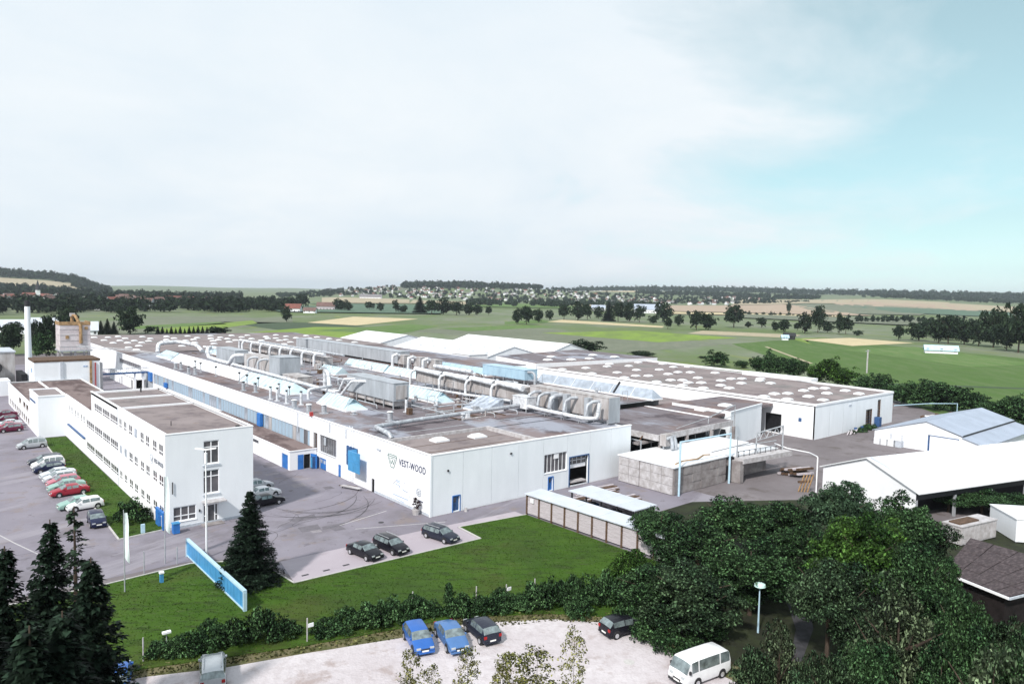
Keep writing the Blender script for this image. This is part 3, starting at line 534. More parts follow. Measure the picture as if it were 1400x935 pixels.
# long ridge rooflights: pane by pane
def ridge_light(x0, x1, y0, y1, h, m, zb=7.38, hip=(0, 0), name='ridge_rooflight', step=1.7, one=False):
    xm = (x0+x1)/2 if not one else x1-.05
    mb = MB(); mb.box(x0-.06, x1+.06, y0, y1, zb, zb+.25); fr = mb.build(name, m_trim, hall)
    n_ = max(1, int(round((y1-y0)/step))); s = (y1-y0)/n_; zb += .25
    for i in range(n_):
        a, b = y0+i*s+.07, y0+(i+1)*s-.07; la = hip[0] if i == 0 else 0; lb = hip[1] if i == n_-1 else 0
        q = MB(); q.quad((x0, a, zb), (x0, b, zb), (xm, b-lb, zb+h), (xm, a+la, zb+h)); q.quad((x1, b, zb), (x1, a, zb), (xm, a+la, zb+h), (xm, b-lb, zb+h))
        if i == 0: q.add([(x0, a, zb), (x1, a, zb), (xm, a+la, zb+h)], [(0, 1, 2)])
        if i == n_-1: q.add([(x0, b, zb), (x1, b, zb), (xm, b-lb, zb+h)], [(0, 1, 2)])
        q.build('pane', m, fr)
    q = MB()
    for i in range(1, n_): y = y0+i*s; q.add([(x0, y-.05, zb), (x0, y+.05, zb), (xm, y+.05, zb+h+.03), (xm, y-.05, zb+h+.03)], [(0, 1, 2, 3)]); q.add([(x1, y-.05, zb), (x1, y+.05, zb), (xm, y+.05, zb+h+.03), (xm, y-.05, zb+h+.03)], [(0, 1, 2, 3)])
    if q.v: q.build('bars', m_skyg if m is not m_skyg else m_trim, fr)
ridge_light(56.6, 61.4, 215.6, 230, 1.75, m_sky, hip=(.1, 2)); ridge_light(56.6, 61.4, 161.6, 214.4, 1.75, m_dome, step=4.2); ridge_light(56.6, 61.4, 134.2, 160.6, 1.75, m_sky, hip=(2.2, .1), step=2.2)
ridge_light(57.0, 61.0, 111, 122.5, 1.7, m_sky, hip=(2.4, .2), step=1.15)
ridge_light(74.6, 78.4, 109.5, 124.5, 1.7, m_sky, hip=(2, .2), step=1.3); ridge_light(75.6, 80.2, 97.2, 103.5, 1.9, m_glassb, step=1.25, one=True)
ridge_light(92.4, 95.6, 160.2, 181.5, 1.6, m_sky, step=1.5); ridge_light(92.4, 95.6, 134, 159.4, 1.5, m_sky, step=1.6)
ridge_light(79.2, 83.0, 160, 170, 1.6, m_sky, step=1.3); ridge_light(72.5, 77, 226, 238, 1.9, m_sky, hip=(1.5, 1.5), step=1.5)
ridge_light(110.2, 112.8, 140.5, 165, 1.5, m_skyb, step=2.4)
ridge_light(112.9, 116.2, 90.8, 125.2, 1.75, m_skyg, step=5.5, hip=(1.2, .3))
mb = MB(); mb.beam((112.75, 90.5, 7.5), (112.75, 134, 7.5), .35, .2); mb.build('gutter', m_trim, hall)
MB().beam((112.9, 101, 7.8), (114.8, 101, 9.9), .3, .35).build('gutter_strut', m_black, hall)

# ============================================================ roof plant, each its own thing
def duct(label, path, r, m=None, n=10, supports=(), zb=7.4, extra=(), name='roof_duct', group=None, flanges=0):
    r *= .82; P0 = Vector(path[0]); t = thing(name, label, 'duct', (P0.x, P0.y, zb), group=group)
    # rounded corners
    P = [Vector(p) for p in path]; Q = [P[0]]
    for a, b, c in zip(P, P[1:], P[2:]):
        k = min(r*1.6, (a-b).length*.45, (c-b).length*.45); u, v = b+(a-b).normalized()*k, b+(c-b).normalized()*k
        Q += [u, u*.25+b*.5+v*.25, v]
    Q.append(P[-1]); MB().tube(Q, r, n).build('duct', m or m_duct, t, smooth=True)
    fl = MB(); acc = 0
    for a, b in zip(P, P[1:]):
        L_ = (b-a).length; dv = (b-a).normalized(); k = 1.4
        while k < L_-1: fl.tube([a+dv*(k-.05), a+dv*(k+.05)], r*1.16, n); k += 2.9
    if fl.v: f_ = fl.build('flanges', m_steel, t); f_['kind'] = 'stuff'
    for e in extra: MB().tube(e[0], e[1]*.82, 8).build('branch', m or m_duct, t, smooth=True)
    for s in supports: mb = MB(); [mb.beam((s[0]+dx, s[1], zb), (s[0]+dx, s[1], s[2]), .08) for dx in (-r*.9, r*.9)]; mb.beam((s[0]-r*.95, s[1], s[2]-.04), (s[0]+r*.95, s[1], s[2]-.04), .08); mb.build('support', m_steel, t)
    return t
def unit(label, x0, x1, y0, y1, z0, z1, m, name='air_handling_unit', cat='air unit', ribs=0, legs=0, zb=7.4, fans=0):
    t = thing(name, label, cat, ((x0+x1)/2, (y0+y1)/2, zb)); mb = MB(); mb.box(x0, x1, y0, y1, z0, z1); mb.box(x0-.08, x1+.08, y0-.08, y1+.08, z1, z1+.1); mb.build('casing', m, t)
    if ribs:
        n_ = int((y1-y0)/ribs); 
        for i in range(n_):
            a = y0+(y1-y0)*i/n_; MB().box(x0-.05, x0-.005, a+.08, a+(y1-y0)/n_-.08, z0+.1, z1-.1).build('panel', m, t)
    if legs:
        for y in np.linspace(y0+.3, y1-.3, legs): mb = MB(); [mb.beam((x, y, zb), (x, y, z0), .16) for x in (x0+.15, x1-.15)]; mb.build('leg', m_steel, t)
    if fans:
        for y in np.linspace(y0+1, y1-1, fans): MB().tube([(x0-.15, y, (z0+z1)/2), (x0+.02, y, (z0+z1)/2)], (z1-z0)*.3, 12).build('fan_grille', m_dark, t)
    return t
u = unit('large plain grey box-shaped air unit on legs between the two front ribbed rooflights', 64.5, 67.6, 108.2, 125.4, 8.9, 12.0, m_unit, legs=6)
mb = MB(); mb.box(64.9, 67.2, 108.6, 125, 8.0, 8.9); mb.build('underframe', m_unitd, u); MB().box(65.0, 67.1, 108.1, 108.19, 9.2, 11.6).build('end_louvre', m_unitd, u)
duct('pair of bent pipes rising into the left side of the large plain grey air unit', [(63, 130, 8.2), (62.8, 124.5, 8.2), (63.2, 121, 11.2), (65.0, 117.5, 11.4)], .33, m_ductw, extra=(([(63.2, 128.5, 8.6), (63.2, 126, 8.8), (63.5, 124.6, 11.2), (65, 121.5, 11.5)], .3),))
duct('long white roof pipe from the tall elbow back to the small square grey unit', [(62.6, 126, 8.5), (62.6, 136, 8.6), (62.6, 165, 8.9), (62.6, 183, 9.0), (62.6, 183.5, 7.5)], .42, m_ductw, supports=[(62.6, y, 8.3) for y in (128, 138, 148, 158, 168, 178)])
duct('tall white elbow pipe standing where the long white pipe ends', [(66.5, 139, 7.5), (66.5, 139, 11.4), (65.3, 135, 11.2), (63.6, 131, 8.6)], .5, m_ductw)
duct('arched white pipe behind the front left ribbed rooflight', [(57.8, 127.8, 7.4), (57.8, 127.8, 9.2), (60.6, 128.5, 9.3), (63.5, 130, 9.3)], .36, m_ductw)
duct('pale pipe crossing the front of the roof and bending down beside the parapet', [(51.9, 87.6, 7.4), (51.8, 88.0, 8.0), (52.4, 93.0, 8.15), (60, 94.2, 8.2), (80.2, 95.4, 8.4), (82.8, 95.4, 8.6)], .40, m_duct, 12, supports=[(57, 93.9, 7.9), (66, 94.6, 7.95), (74, 95, 8.0)])
unit('small pale block joining three pipes at the end of the crossing pipe', 82.2, 84.4, 93.4, 97.2, 8.0, 10.0, m_ductw, 'junction_box', 'junction box', legs=2)
t = unit('long stained white filter cabinet row with a fat pipe along its top', 84.8, 87.2, 97.5, 133, 8.6, 11.0, m_unitd, 'filter_cabinet_row', 'filter cabinets', ribs=2.2, legs=12)
for a, b in ((97, 104.5), (105.2, 112.5), (113.2, 121.5), (122.2, 132.5)):
    MB().tube([(84.3, a, 11.1), (84.3, b, 11.4)], [.55, .45], 12).build('top_duct', m_ductw, t, smooth=True); MB().tube([(84.3, b+.02, 11.4), (84.3, b+.12, 11.4)], .5, 12).build('duct_end', m_black, t)
    MB().tube([(84.3, b-.5, 11.2), (83.4, b-.1, 10.9), (83.1, b, 10.2), (83.1, b, 7.6)], .28, 10).build('down_pipe', m_ductw, t, smooth=True)
t = unit('front block of the big roof plant with many bent pipes and grey end wall', 85.6, 88.0, 77.5, 96.5, 8.2, 11.6, m_unitd, 'filter_block', 'filter unit', ribs=2.7, legs=7)
MB().box(85.5, 88.1, 77.3, 77.42, 7.6, 11.7).build('end_wall', m_unit, t)
for y in (79.5, 84.5, 88, 91, 93.5): MB().tube([(85.7, y, 10.9), (84.3, y+.3, 10.9), (83.4, y+.6, 10.4), (83.2, y+.7, 8.8)], .28 if y != 88 else .4, 10).build('bent_pipe', m_duct, t, smooth=True)
for y in (81.5, 86.5, 89.5): MB().box(84.6, 85.5, y-.5, y+.5, 7.5, 11.3).build('riser_box', m_unit, t)
duct('white pipe along the foot of the front filter block, turning up at its near end', [(84.2, 78.2, 10.9), (84.0, 78.4, 8.4), (82.9, 80.5, 8.3), (82.6, 90, 8.4), (82.6, 96, 8.6)], .38, m_ductw, supports=[(82.7, y, 8.0) for y in (81, 85, 89)])
duct('long thin pipe running back from the junction block below the filter cabinets', [(82.4, 98, 8.9), (81.6, 110, 8.6), (80.6, 124, 8.5), (79, 140, 8.4), (79, 150, 8.4)], .3, m_ductw, supports=[(81.6, 108, 8.2), (80.6, 122, 8.2), (79, 138, 8.1)])
duct('thin pipe lying low behind the front right ribbed rooflight', [(67.5, 103.5, 8.0), (74, 103.8, 8.1), (81.5, 100.5, 8.4)], .16, m_duct)
for i, (xx, ya, yb, zz, lb) in enumerate([(84.6, 177, 240, 10.9, 'longest white pipe of the roof, raised on a row of arched drop pipes'), (89.6, 176, 236, 10.6, 'grey pipe raised just behind the longest white roof pipe')]):
    ex = [([(xx, y, zz), (xx-.9, y-.2, zz-.15), (xx-1.3, y-.2, zz-.8), (xx-1.3, y-.2, 7.5)], .42) for y in np.arange(ya+4, yb, 7.6)] if i == 0 else ()
    duct(lb, [(xx, ya, zz), (xx, yb, zz), (xx, yb+.3, 7.6)], .52 if i == 0 else .34, m_ductw if i == 0 else m_duct, extra=ex, supports=[(xx, y, zz-.3) for y in np.arange(ya+8, yb, 15.2)])
t = unit('row of low stained cabinets behind the arched drop pipes of the longest roof pipe', 86.2, 88.4, 180, 236, 7.9, 9.8, m_unitd, 'cabinet_row', 'filter cabinets', ribs=3.5)
t = unit('small square grey unit with arched pipes at the middle of the roof', 65.5, 70.5, 160.2, 166.4, 8.3, 12.2, m_unit)
unit('low dark grey duct box leading back from the small square grey unit', 66.0, 69.5, 166.6, 184, 8.2, 11.3, m_unitd, 'duct_box', 'duct box', ribs=3)
duct('U-shaped thick pipe between the low duct box and the long white rooflight', [(66.0, 184.5, 10.9), (64.6, 185, 11.0), (63.8, 186, 10.6), (63.6, 188, 8.7), (63.6, 196, 8.7), (63.8, 205, 8.8), (64, 207, 11), (65.4, 208.5, 11.3)], .6, m_ductw)
for i, y in enumerate((169.5, 176)): duct(('nearer' if i == 0 else 'farther')+' of two arched pipes beside the small square grey unit', [(64.0, y, 7.5), (64.0, y, 10.6), (64.9, y-.8, 11.3), (66.2, y-1.5, 11.1)], .34, m_duct)
unit('grey duct box beside the U-shaped thick pipe', 66.5, 70, 192, 207, 8.2, 11.4, m_unit, 'duct_box', 'duct box', legs=4)
unit('low whitish box under the long white pipe', 64.5, 68, 148, 156, 7.5, 9.0, m_unitd, 'duct_box', 'duct box', ribs=2)
t = unit('far long grey filter building on the back of the roof', 104.6, 108.5, 173.5, 231.5, 7.9, 11.1, m_unit, 'filter_building', 'filter unit', ribs=7); unit('short grey box at the far end of the long filter building', 104.6, 108.5, 233.4, 241.2, 7.9, 10.9, m_unit)
for i, y in enumerate((171, 163, 156)):
    t = unit(ORD[i]+' arched-pipe filter drum from the left, before the back storage tents', 103.2, 105.4, y-3.2, y, 8.2, 10.6, m_unitd, 'filter_drum', 'filter unit', legs=2)
    MB().tube([(103.3, y-1, 10.4), (102.3, y-1, 10.9), (101.6, y, 10.4), (101.5, y, 7.6)], .42, 10).build('arched_pipe', m_ductw, t, smooth=True)
duct('thick white double pipe behind the middle ribbed rooflights', [(102.5, 152, 9.3), (102.5, 143, 9.3), (103, 137, 9.2)], .62, m_ductw, extra=(([(100.8, 152, 8.2), (100.8, 139, 8.2)], .42),))
t = unit('pale blue duct box raised on legs near the warehouse wall', 105.6, 109.4, 120.9, 136.2, 8.7, 10.9, m_skyb, 'duct_box', 'duct box', ribs=2.1, legs=5)
duct('curved dark pipe at the near end of the pale blue duct box', [(106.5, 120.8, 10.5), (106.6, 119.3, 10.6), (106.6, 118.6, 10), (106.5, 118.5, 7.6)], .35, m_unit)
duct('thin white pipe from a bent end, running below the pale blue duct box', [(96.5, 137, 7.5), (96.5, 137, 8.8), (97.3, 135.5, 9.0), (99, 120, 8.8), (100, 110, 8.6)], .32, m_ductw, supports=[(97.9, 130, 8.4), (98.9, 121, 8.4)])
duct('bent thick pipe at the far left of the roof, shaped like a low gate', [(59.5, 240, 7.6), (60.5, 243, 10.2), (66, 243.5, 10.6), (71, 240, 9.6), (71.5, 236, 8)], .75, m_ductw)
duct('low grey pipe running from the gate-shaped pipe to the back rooflight', [(72, 236, 9.3), (76, 226, 9), (78.5, 212, 8.8), (79, 198, 8.6)], .45, m_ductw, supports=[(76.6, 222, 8.6), (78.6, 208, 8.4)])
duct('thin twin pipes crossing from the silo over the lane to the hall roof', [(37, 233, 10.6), (49, 226, 9.6), (60, 213, 8.1)], .12, m_steel, extra=(([(37, 234.5, 10.9), (49, 227.5, 9.9), (60, 214.5, 8.4)], .10),))
duct('pipe crossing the roof behind the short front ribbed rooflight', [(72.6, 128, 8.6), (72.6, 150, 8.6)], .35, m_duct, supports=[(72.6, 132, 8.2), (72.6, 142, 8.2)])
duct('short arched pipes in a row on the right of the long filter building', [(112, 166, 8.2), (112, 190, 8.2), (112, 215, 8.4)], .4, m_ductw)
# small fixed fittings of the roof, parts of the hall
rc = np.random.default_rng(21)
for k in range(190):
    x = rc.choice([rc.uniform(62, 111), rc.uniform(68, 84)]); y = rc.uniform(92, 235) if k % 3 else rc.uniform(92, 150); zb = 7.38; q = k % 6; mm = [m_steel, m_unitd, m_brown, m_duct, m_ductw, m_unit][rc.integers(6)]
    if q == 0: l = rc.uniform(3, 11); MB().tube([(x, y, zb+.1), (x, y, zb+.5), (x, y+.3, zb+.7), (x, y+l, zb+.7), (x+.2, y+l+.3, zb+.3)], .11, 6).build('small_pipe', mm, hall)
    elif q == 1: l = rc.uniform(2, 7); MB().tube([(x, y, zb+.3), (x+l, y+.2, zb+.35), (x+l, y+.2, zb+1.2)], .13, 6).build('small_pipe', mm, hall)
    elif q == 2: w1 = rc.uniform(.5, 1.5); mb = MB(); mb.box(x, x+w1, y, y+rc.uniform(.6, 2.2), zb, zb+rc.uniform(.5, 1.6)); mb.build('roof_cabinet', mm, hall)
    elif q == 3: mb = MB(); mb.cyl(x, y, zb, zb+rc.uniform(.5, 1.3), .28, n=8); mb.cyl(x, y, zb+1.0, zb+1.2, .45, .3, 8); mb.build('roof_hood', mm, hall)
    elif q == 4: l = rc.uniform(3, 9); MB().beam((x, y, zb+.06), (x+rc.uniform(-.5, .5), y+l, zb+.06), .5, .08).build('walkway_board', m_timber if k % 2 else m_brown, hall)
    else: h_ = rc.uniform(1.5, 3); mb = MB(); mb.beam((x, y, zb), (x, y, zb+h_), .07); mb.beam((x+1.6, y, zb), (x+1.6, y, zb+h_), .07); mb.beam((x, y, zb+h_), (x+1.6, y, zb+h_), .07); mb.beam((x, y, zb+h_*.5), (x+1.6, y, zb+h_*.5), .05); mb.build('pipe_stand', m_steel, hall)
for x0, y0, x1, y1 in ((50.2, 90, 113, 91.2), (50.2, 133, 56, 133), (62, 105, 62, 230), (71.5, 92.5, 71.5, 160), (90, 92.5, 90, 200), (98, 92.5, 98, 240), (50.2, 245, 140, 245)): MB().beam((x0, y0, 7.39), (x1, y1, 7.39), .22, .05).build('felt_seam', m_steel, hall)
for y in (78, 81.9): MB().beam((50, y, 7.13), (67.7, y, 7.13), .12, .03).build('felt_seam', m_brown, hall)
# vent stacks along the left edge
vents = [(52.0, 193.0, 0), (52.6, 190.6, 1), (51.4, 180.1, 1), (52.2, 177.8, 1), (54.9, 186.7, 2), (54.6, 181.5, 2), (55.0, 171.6, 2), (51.9, 145.3, 1), (55.3, 157.2, 2), (55.0, 151.8, 2), (53.0, 141.7, 1), (55.2, 146.0, 2), (51.8, 131.0, 3), (52.2, 128.8, 3), (54.8, 134.4, 3), (52.3, 124.8, 3), (55, 129.9, 2), (51.2, 118.9, 4), (51.2, 113.0, 4), (53.2, 111.5, 4), (53.9, 122.2, 3), (56.9, 108.1, 5), (58.6, 99.3, 4), (65.4, 105.5, 3)]
kn = ['short galvanised', 'plain grey', 'thin black-capped', 'slim pale', 'fat silver', 'tiny mushroom-capped']
byk = {}
for x, y, k in sorted(vents, key=lambda v: v[1]):
    byk[k] = byk.get(k, 0)+1; lab = f'{ORD[byk[k]-1]} {kn[k]} roof vent from the near end of the hall roof'
    t = thing('roof_vent', lab, 'roof vent', (x, y, 7.38), group='vent stacks on the hall roof')
    h = [1.2, 1.6, 2.1, 2.2, 1.35, .5][k]; r = [.35, .32, .1, .24, .42, .3][k]
    mb = MB(); mb.cyl(x, y, 7.38, 7.38+h, r, n=10); mb.box(x-r-.15, x+r+.15, y-r-.15, y+r+.15, 7.38, 7.5); mb.build('stack', [m_duct, m_duct, m_steel, m_ductw, m_duct, m_duct][k], t)
    mb = MB(); zt = 7.38+h
    if k == 2: mb.tube([(x, y, zt-.05), (x, y, zt+.35)], [.12, .36], 10)
    elif k == 5: mb.tube([(x, y, zt), (x, y, zt+.15)], [.5, .3], 10)
    else: mb.cyl(x, y, zt+.15, zt+.3, r*1.35, r*.9, 10); mb.cyl(x, y, zt-.02, zt+.16, r*.5, n=6)
    mb.build('cap', m_black if k in (1, 2, 3) else m_ductw, t)

# ============================================================ office block
OX, OY = 22.4, 87.6
off = thing('office_building', 'white three-storey office block with flat roof and rows of small windows', 'office block', (OX, OY, 0))
pw = [(88.6, 90.35), (91.35, 93.05), (94.65, 96.3), (97.35, 98.95), (100.55, 102.2), (103.2, 105.0), (106.4, 107.9), (109.2, 110.6)]
rows = [(8.4, 9.8), (4.8, 6.15), (1.3, 2.55)]
H = [(a, b, *r) for r in rows for a, b in pw]
st = [(112.0, 116.6), (117.1, 121.9), (122.4, 127.9)]
H3 = [(a, b, 8.4, 9.7) for a, b in st]; H2 = [(a, b, 4.8, 6.15) for a, b in st+[(128.4, 134.6)]]; H1 = [(a, b, 1.2, 2.5) for a, b in st+[(128.4, 134.6)]]
H2p = [(a, a+1.05, 5.0, 6.3) for a in (136.2, 138.3, 141.6, 143.8, 147.4, 149.6)]
mb = MB(); wall(mb, 'x-', OX, OY+.02, 111.5, 0, 11.1, H, .12); wall(mb, 'x-', OX+.06, 111.5, 130.3, 7.7, 11.1, H3, .12); wall(mb, 'x-', OX+.06, 111.5, 155, 0, 7.7, H2+H1+H2p, .12); mb.build('side_wall', m_white, off)
MB().box(OX-.03, OX+.06, 111.42, 111.58, 0, 11.1).build('downpipe', m_greyp, off)
fh2 = [(26.6, 28.35, 7.15, 9.95), (26.55, 28.35, 3.6, 6.45), (23.2, 25.7, .85, 2.6), (26.5, 28.25, .02, 2.6)]
mb = MB(); wall(mb, 'y-', OY, OX, 32.45, 0, 11.1, fh2, .25); mb.build('front_wall', m_tile, off)
mb = MB(); mb.quad((32.45, OY, 0), (32.45, 130.3, 0), (32.45, 130.3, 11.1), (32.45, OY, 11.1)); mb.quad((OX+.06, 130.3, 7), (32.45, 130.3, 7), (32.45, 130.3, 11.1), (OX+.06, 130.3, 11.1)); mb.quad((32.45, 130.3, 0), (32.45, 155, 0), (32.45, 155, 7.7), (32.45, 130.3, 7.7)); mb.build('back_wall', m_white, off)
mb = MB(); mb.box(OX+.3, 32.2, OY+.3, 130.2, 10.6, 10.8); mb.build('roof', m_gravel, off)
mb = MB(); mb.box(OX-.05, OX+.28, OY-.05, 130.35, 11.1, 11.2); mb.box(32.2, 32.5, OY-.05, 130.35, 11.1, 11.2); mb.box(OX+.28, 32.2, OY-.05, OY+.28, 11.1, 11.2); mb.box(OX+.28, 32.2, 111.3, 111.6, 10.8, 11.05); mb.box(OX+.28, 32.2, 121.6, 121.9, 10.8, 11.05); mb.box(OX+.28, 32.2, 130.05, 130.35, 10.8, 11.1)
mb.box(OX+.06, OX+.3, OY+.3, 130.2, 10.7, 11.1); mb.build('roof_parapet', m_trim, off)
mb = MB(); mb.box(OX+.36, 32.2, 130.3, 155, 7.1, 7.3); mb.build('roof', m_rustroof, off); mb = MB(); mb.box(OX, OX+.34, 130.36, 155, 7.7, 7.78); mb.box(32.2, 32.5, 130.36, 155, 7.7, 7.78); mb.box(OX+.07, OX+.34, 130.36, 155, 7.3, 7.7); mb.build('roof_parapet', m_trim, off)
for i, h in enumerate(H):
    blank = i in (4, 8+6, 8+7)
    window(off, 'x-', OX, h, 2 if not blank else 1, (.36,) if not blank else (), m_trim, m_glassb if blank else m_glassd, .11, .09, sill=True)
for h in H3+H2+H1: window(off, 'x-', OX+.06, h, 4, (.33,), m_trim, m_glassd, .11, .1)
for h in H2p: window(off, 'x-', OX+.06, h, 1, (.36,), m_trim, m_glassd, .11, .08)
for h, nx, tr in ((fh2[0], 2, (.72,)), (fh2[1], 2, (.72,)), (fh2[2], 3, (.36,))): window(off, 'y-', OY, h, nx, tr, m_trim, m_glass, .2, .12)
for z in (7.0, 3.45): MB().box(26.45, 28.5, OY-.1, OY-.01, z-.12, z+.05).build('sill', m_greyp, off)
d = MB(); d.box(26.5, 26.62, OY+.06, OY+.16, .02, 2.6); d.box(28.13, 28.25, OY+.06, OY+.16, .02, 2.6); d.box(26.95, 27.05, OY+.06, OY+.16, .02, 2.6); d.box(27.8, 27.9, OY+.06, OY+.16, .02, 2.6); d.box(26.5, 28.25, OY+.05, OY+.15, 2.2, 2.32); d.box(26.62, 26.95, OY+.05, OY+.15, .9, 1.0); d.box(27.9, 28.13, OY+.05, OY+.15, .9, 1.0)
d = d.build('entrance_door', m_trim, off); MB().box(26.6, 28.2, OY+.2, OY+.23, .02, 2.58).build('pane', m_glass, d)
mb = MB(); mb.box(26.35, 28.85, OY-1.3, OY-.01, 2.72, 2.86); mb.build('canopy', m_concl, off); MB().box(26.2, 28.6, OY-1.2, OY-.01, 0, .14).build('doorstep', m_conc, off)
MB().box(22.46, 32.4, OY-.05, OY-.004, 0, .32).build('plinth', m_greyp, off)
mb = MB(); mb.box(OX-.25, OX+.05, 135.7, 151.2, 2.62, 2.84); mb.build('ledge', m_blued, off)
MB().box(26.0, 26.15, OY-.1, OY-.005, 1.6, 1.9).build('letter_box', m_black, off); MB().tube([(23.1, OY-.12, 4.2), (23.1, OY-.12, 5.6)], .06, 6).build('wall_lamp', m_black, off)
lettering('VEST-WOOD', .72, 3.95, (OX-.03, 92.4, 7.12), 'x-', off, m_greyd)
strokes(off, 'logo', m_greyp, poly([(94.25, 7.7), (92.85, 7.7), (93.3, 6.75), (93.8, 6.75)])+[((94.1, 7.85), (93.0, 7.85)), ((94.0, 7.55), (93.6, 7.0)), ((93.6, 7.0), (93.1, 7.55))], .06, 'x-', OX)
mb = MB(); mb.box(OX-.32, OX-.03, 89.6, 90.9, .1, 2.1); mb.box(OX-.32, OX-.03, 87.75, 88.2, .1, 2.1); mb.box(OX-.32, OX-.03, 88.2, 89.6, 1.75, 2.1); mb.build('blue_entrance_frame', m_blue, off)
b = thing('waste_bin', 'small blue bin on the pavement at the near corner of the office block', 'bin', (23.0, 86.2, 0)); MB().box(22.7, 23.4, 85.8, 86.5, .06, 1.15).build('body', m_blue, b); MB().box(22.65, 23.45, 85.75, 86.55, 1.15, 1.25).build('lid', m_cyan, b)
mb = MB(); mb.box(30.9, 31.3, 88.9, 89.3, 10.8, 11.15); mb.build('roof_cowl', m_black, off); MB().cyl(25, 95, 10.8, 11.4, .05, n=6).build('roof_cowl', m_black, off); MB().cyl(29.2, 128.2, 10.8, 11.5, .12, n=8).build('roof_cowl', m_black, off)
# stair tower and low wing
tw = thing('stair_tower', 'white windowless tower block joining the office and the low wing', 'tower block', (18.2, 155, 0))
mb = MB(); mb.box(18.2, 22.6, 155, 166, 0, 7.5); mb.build('wall', m_tile, tw); mb = MB(); mb.box(18.5, 22.3, 155.3, 165.7, 7.5, 7.53); mb.build('roof', m_gravel, tw)
mb = MB(); mb.box(18.12, 18.42, 154.9, 166.1, 7.5, 7.72); mb.box(22.4, 22.68, 154.9, 166.1, 7.5, 7.72); mb.box(18.42, 22.4, 154.9, 155.2, 7.5, 7.72); mb.box(18.42, 22.4, 165.8, 166.1, 7.5, 7.72); mb.build('roof_parapet', m_trim, tw)
MB().box(18.12, 18.19, 158, 165, 5.9, 6.25).build('ledge', m_blued, tw)
wg = thing('low_wing', 'long white two-storey wing behind the tower with brown flat roof', 'low wing', (18.2, 166.1, 0))
hh = [(a, a+1.9, .7, 1.7) for a in np.arange(167.5, 200, 3.1)]+[(a, a+3.4, 3.1, 4.1) for a in (168.5, 173, 180)]
mb = MB(); wall(mb, 'x-', 18.2, 166.1, 203.5, 0, 4.9, hh, .2); mb.quad((18.2, 203.5, 0), (33, 203.5, 0), (33, 203.5, 4.9), (18.2, 203.5, 4.9)); mb.quad((33, 155.1, 0), (33, 203.5, 0), (33, 203.5, 4.9), (33, 155.1, 4.9)); mb.quad((22.7, 155.1, 0), (33, 155.1, 0), (33, 155.1, 4.9), (22.7, 155.1, 4.9)); mb.build('wall', m_white, wg)
mb = MB(); mb.prism([(18.4, 166.1), (22.9, 166.1), (22.9, 155.3), (32.8, 155.3), (32.8, 203.3), (18.4, 203.3)], 4.6, 4.75); mb.build('roof', m_rustroof, wg)
mb = MB(); mb.box(18.1, 18.4, 166.1, 203.6, 4.9, 5.0); mb.box(24.0, 24.35, 166.1, 203.3, 4.75, 5.0); mb.box(18.4, 33.1, 203.3, 203.6, 4.9, 5.0); mb.box(32.8, 33.1, 155, 203.3, 4.9, 5.0); mb.build('roof_parapet', m_trim, wg)
for h in hh: window(wg, 'x-', 18.2, h, 2 if h[1]-h[0] < 3 else 3, (), m_brown, m_glassd, .18, .12)
# boiler house
bh = thing('boiler_house', 'tall plain white box building with an orange pipe down its front', 'boiler house', (23.4, 204, 0))
mb = MB(); mb.box(23.4, 37.2, 204, 214, 0, 9.3); mb.build('wall', m_tile, bh); mb = MB(); mb.box(23.3, 37.3, 203.9, 214.1, 9.3, 9.75); mb.build('roof', m_brown, bh)
for x, mm, wd in ((35.2, m_rust, .5), (36.2, m_red, .22), (29.0, m_greyp, .6)): MB().box(x-wd/2, x+wd/2, 203.7, 203.98, 2 if mm is not m_greyp else 3.2, 9.3 if mm is not m_red else 8.8).build('wall_pipe', mm, bh)
mb = MB(); mb.box(33.6, 34.0, 203.93, 203.99, 7.8, 8.1); mb.box(34.1, 34.5, 203.93, 203.99, 7.8, 8.1); mb.box(23.33, 23.39, 207.5, 209.5, 6.6, 7.6); mb.build('wall_print', m_bluep, bh)
MB().box(37.25, 38.2, 206, 211, 0, 8.4).build('side_duct', m_unitd, bh)
ch = thing('chimney', 'tall white round chimney with black top left of the silo', 'chimney', (24.3, 222, 0))
MB().tube([(24.3, 222, 0), (24.3, 222, 22.2)], [.85, .62], 20).build('shaft', m_tile, ch, smooth=True); MB().tube([(24.3, 222, 22.2), (24.3, 222, 23.6)], [.68, .66], 20).build('top', m_black, ch, smooth=True)
sl_ = thing('silo', 'square pinkish concrete silo tower with rusty orange pipe on top', 'silo', (36.8, 238, 0))
mb = MB(); mb.box(33.2, 40.6, 235, 242.5, 9.6, 16.6); mb.build('body', m_silo, sl_); mb = MB()
for z in (10.6, 12.2, 13.8, 15.4): mb.box(33.12, 40.68, 234.92, 242.58, z, z+.1)
mb.build('band', m_concl, sl_)
mb = MB(); mb.box(33.1, 40.7, 234.9, 235.1, 16.6, 17.6); mb.box(33.1, 33.3, 235.1, 242.6, 16.6, 17.6); mb.box(40.5, 40.7, 235.1, 242.6, 16.6, 17.6); mb.build('rim', m_rust, sl_)
MB().tube([(36.6, 238, 16.6), (36.6, 238, 19.3), (37.2, 236.5, 19.2), (38.2, 234.7, 16.4), (38.2, 234.7, 11.5)], .42, 10).build('orange_pipe', m_rust, sl_, smooth=True); MB().box(36.1, 37.3, 237.4, 238.6, 19.0, 19.9).build('cyclone_head', m_concl, sl_)
for x, z in ((34.9, 12.8), (39.6, 15.3)): MB().box(x-.4, x+.4, 234.85, 234.99, z, z+.9).build('hatch', m_rust, sl_)
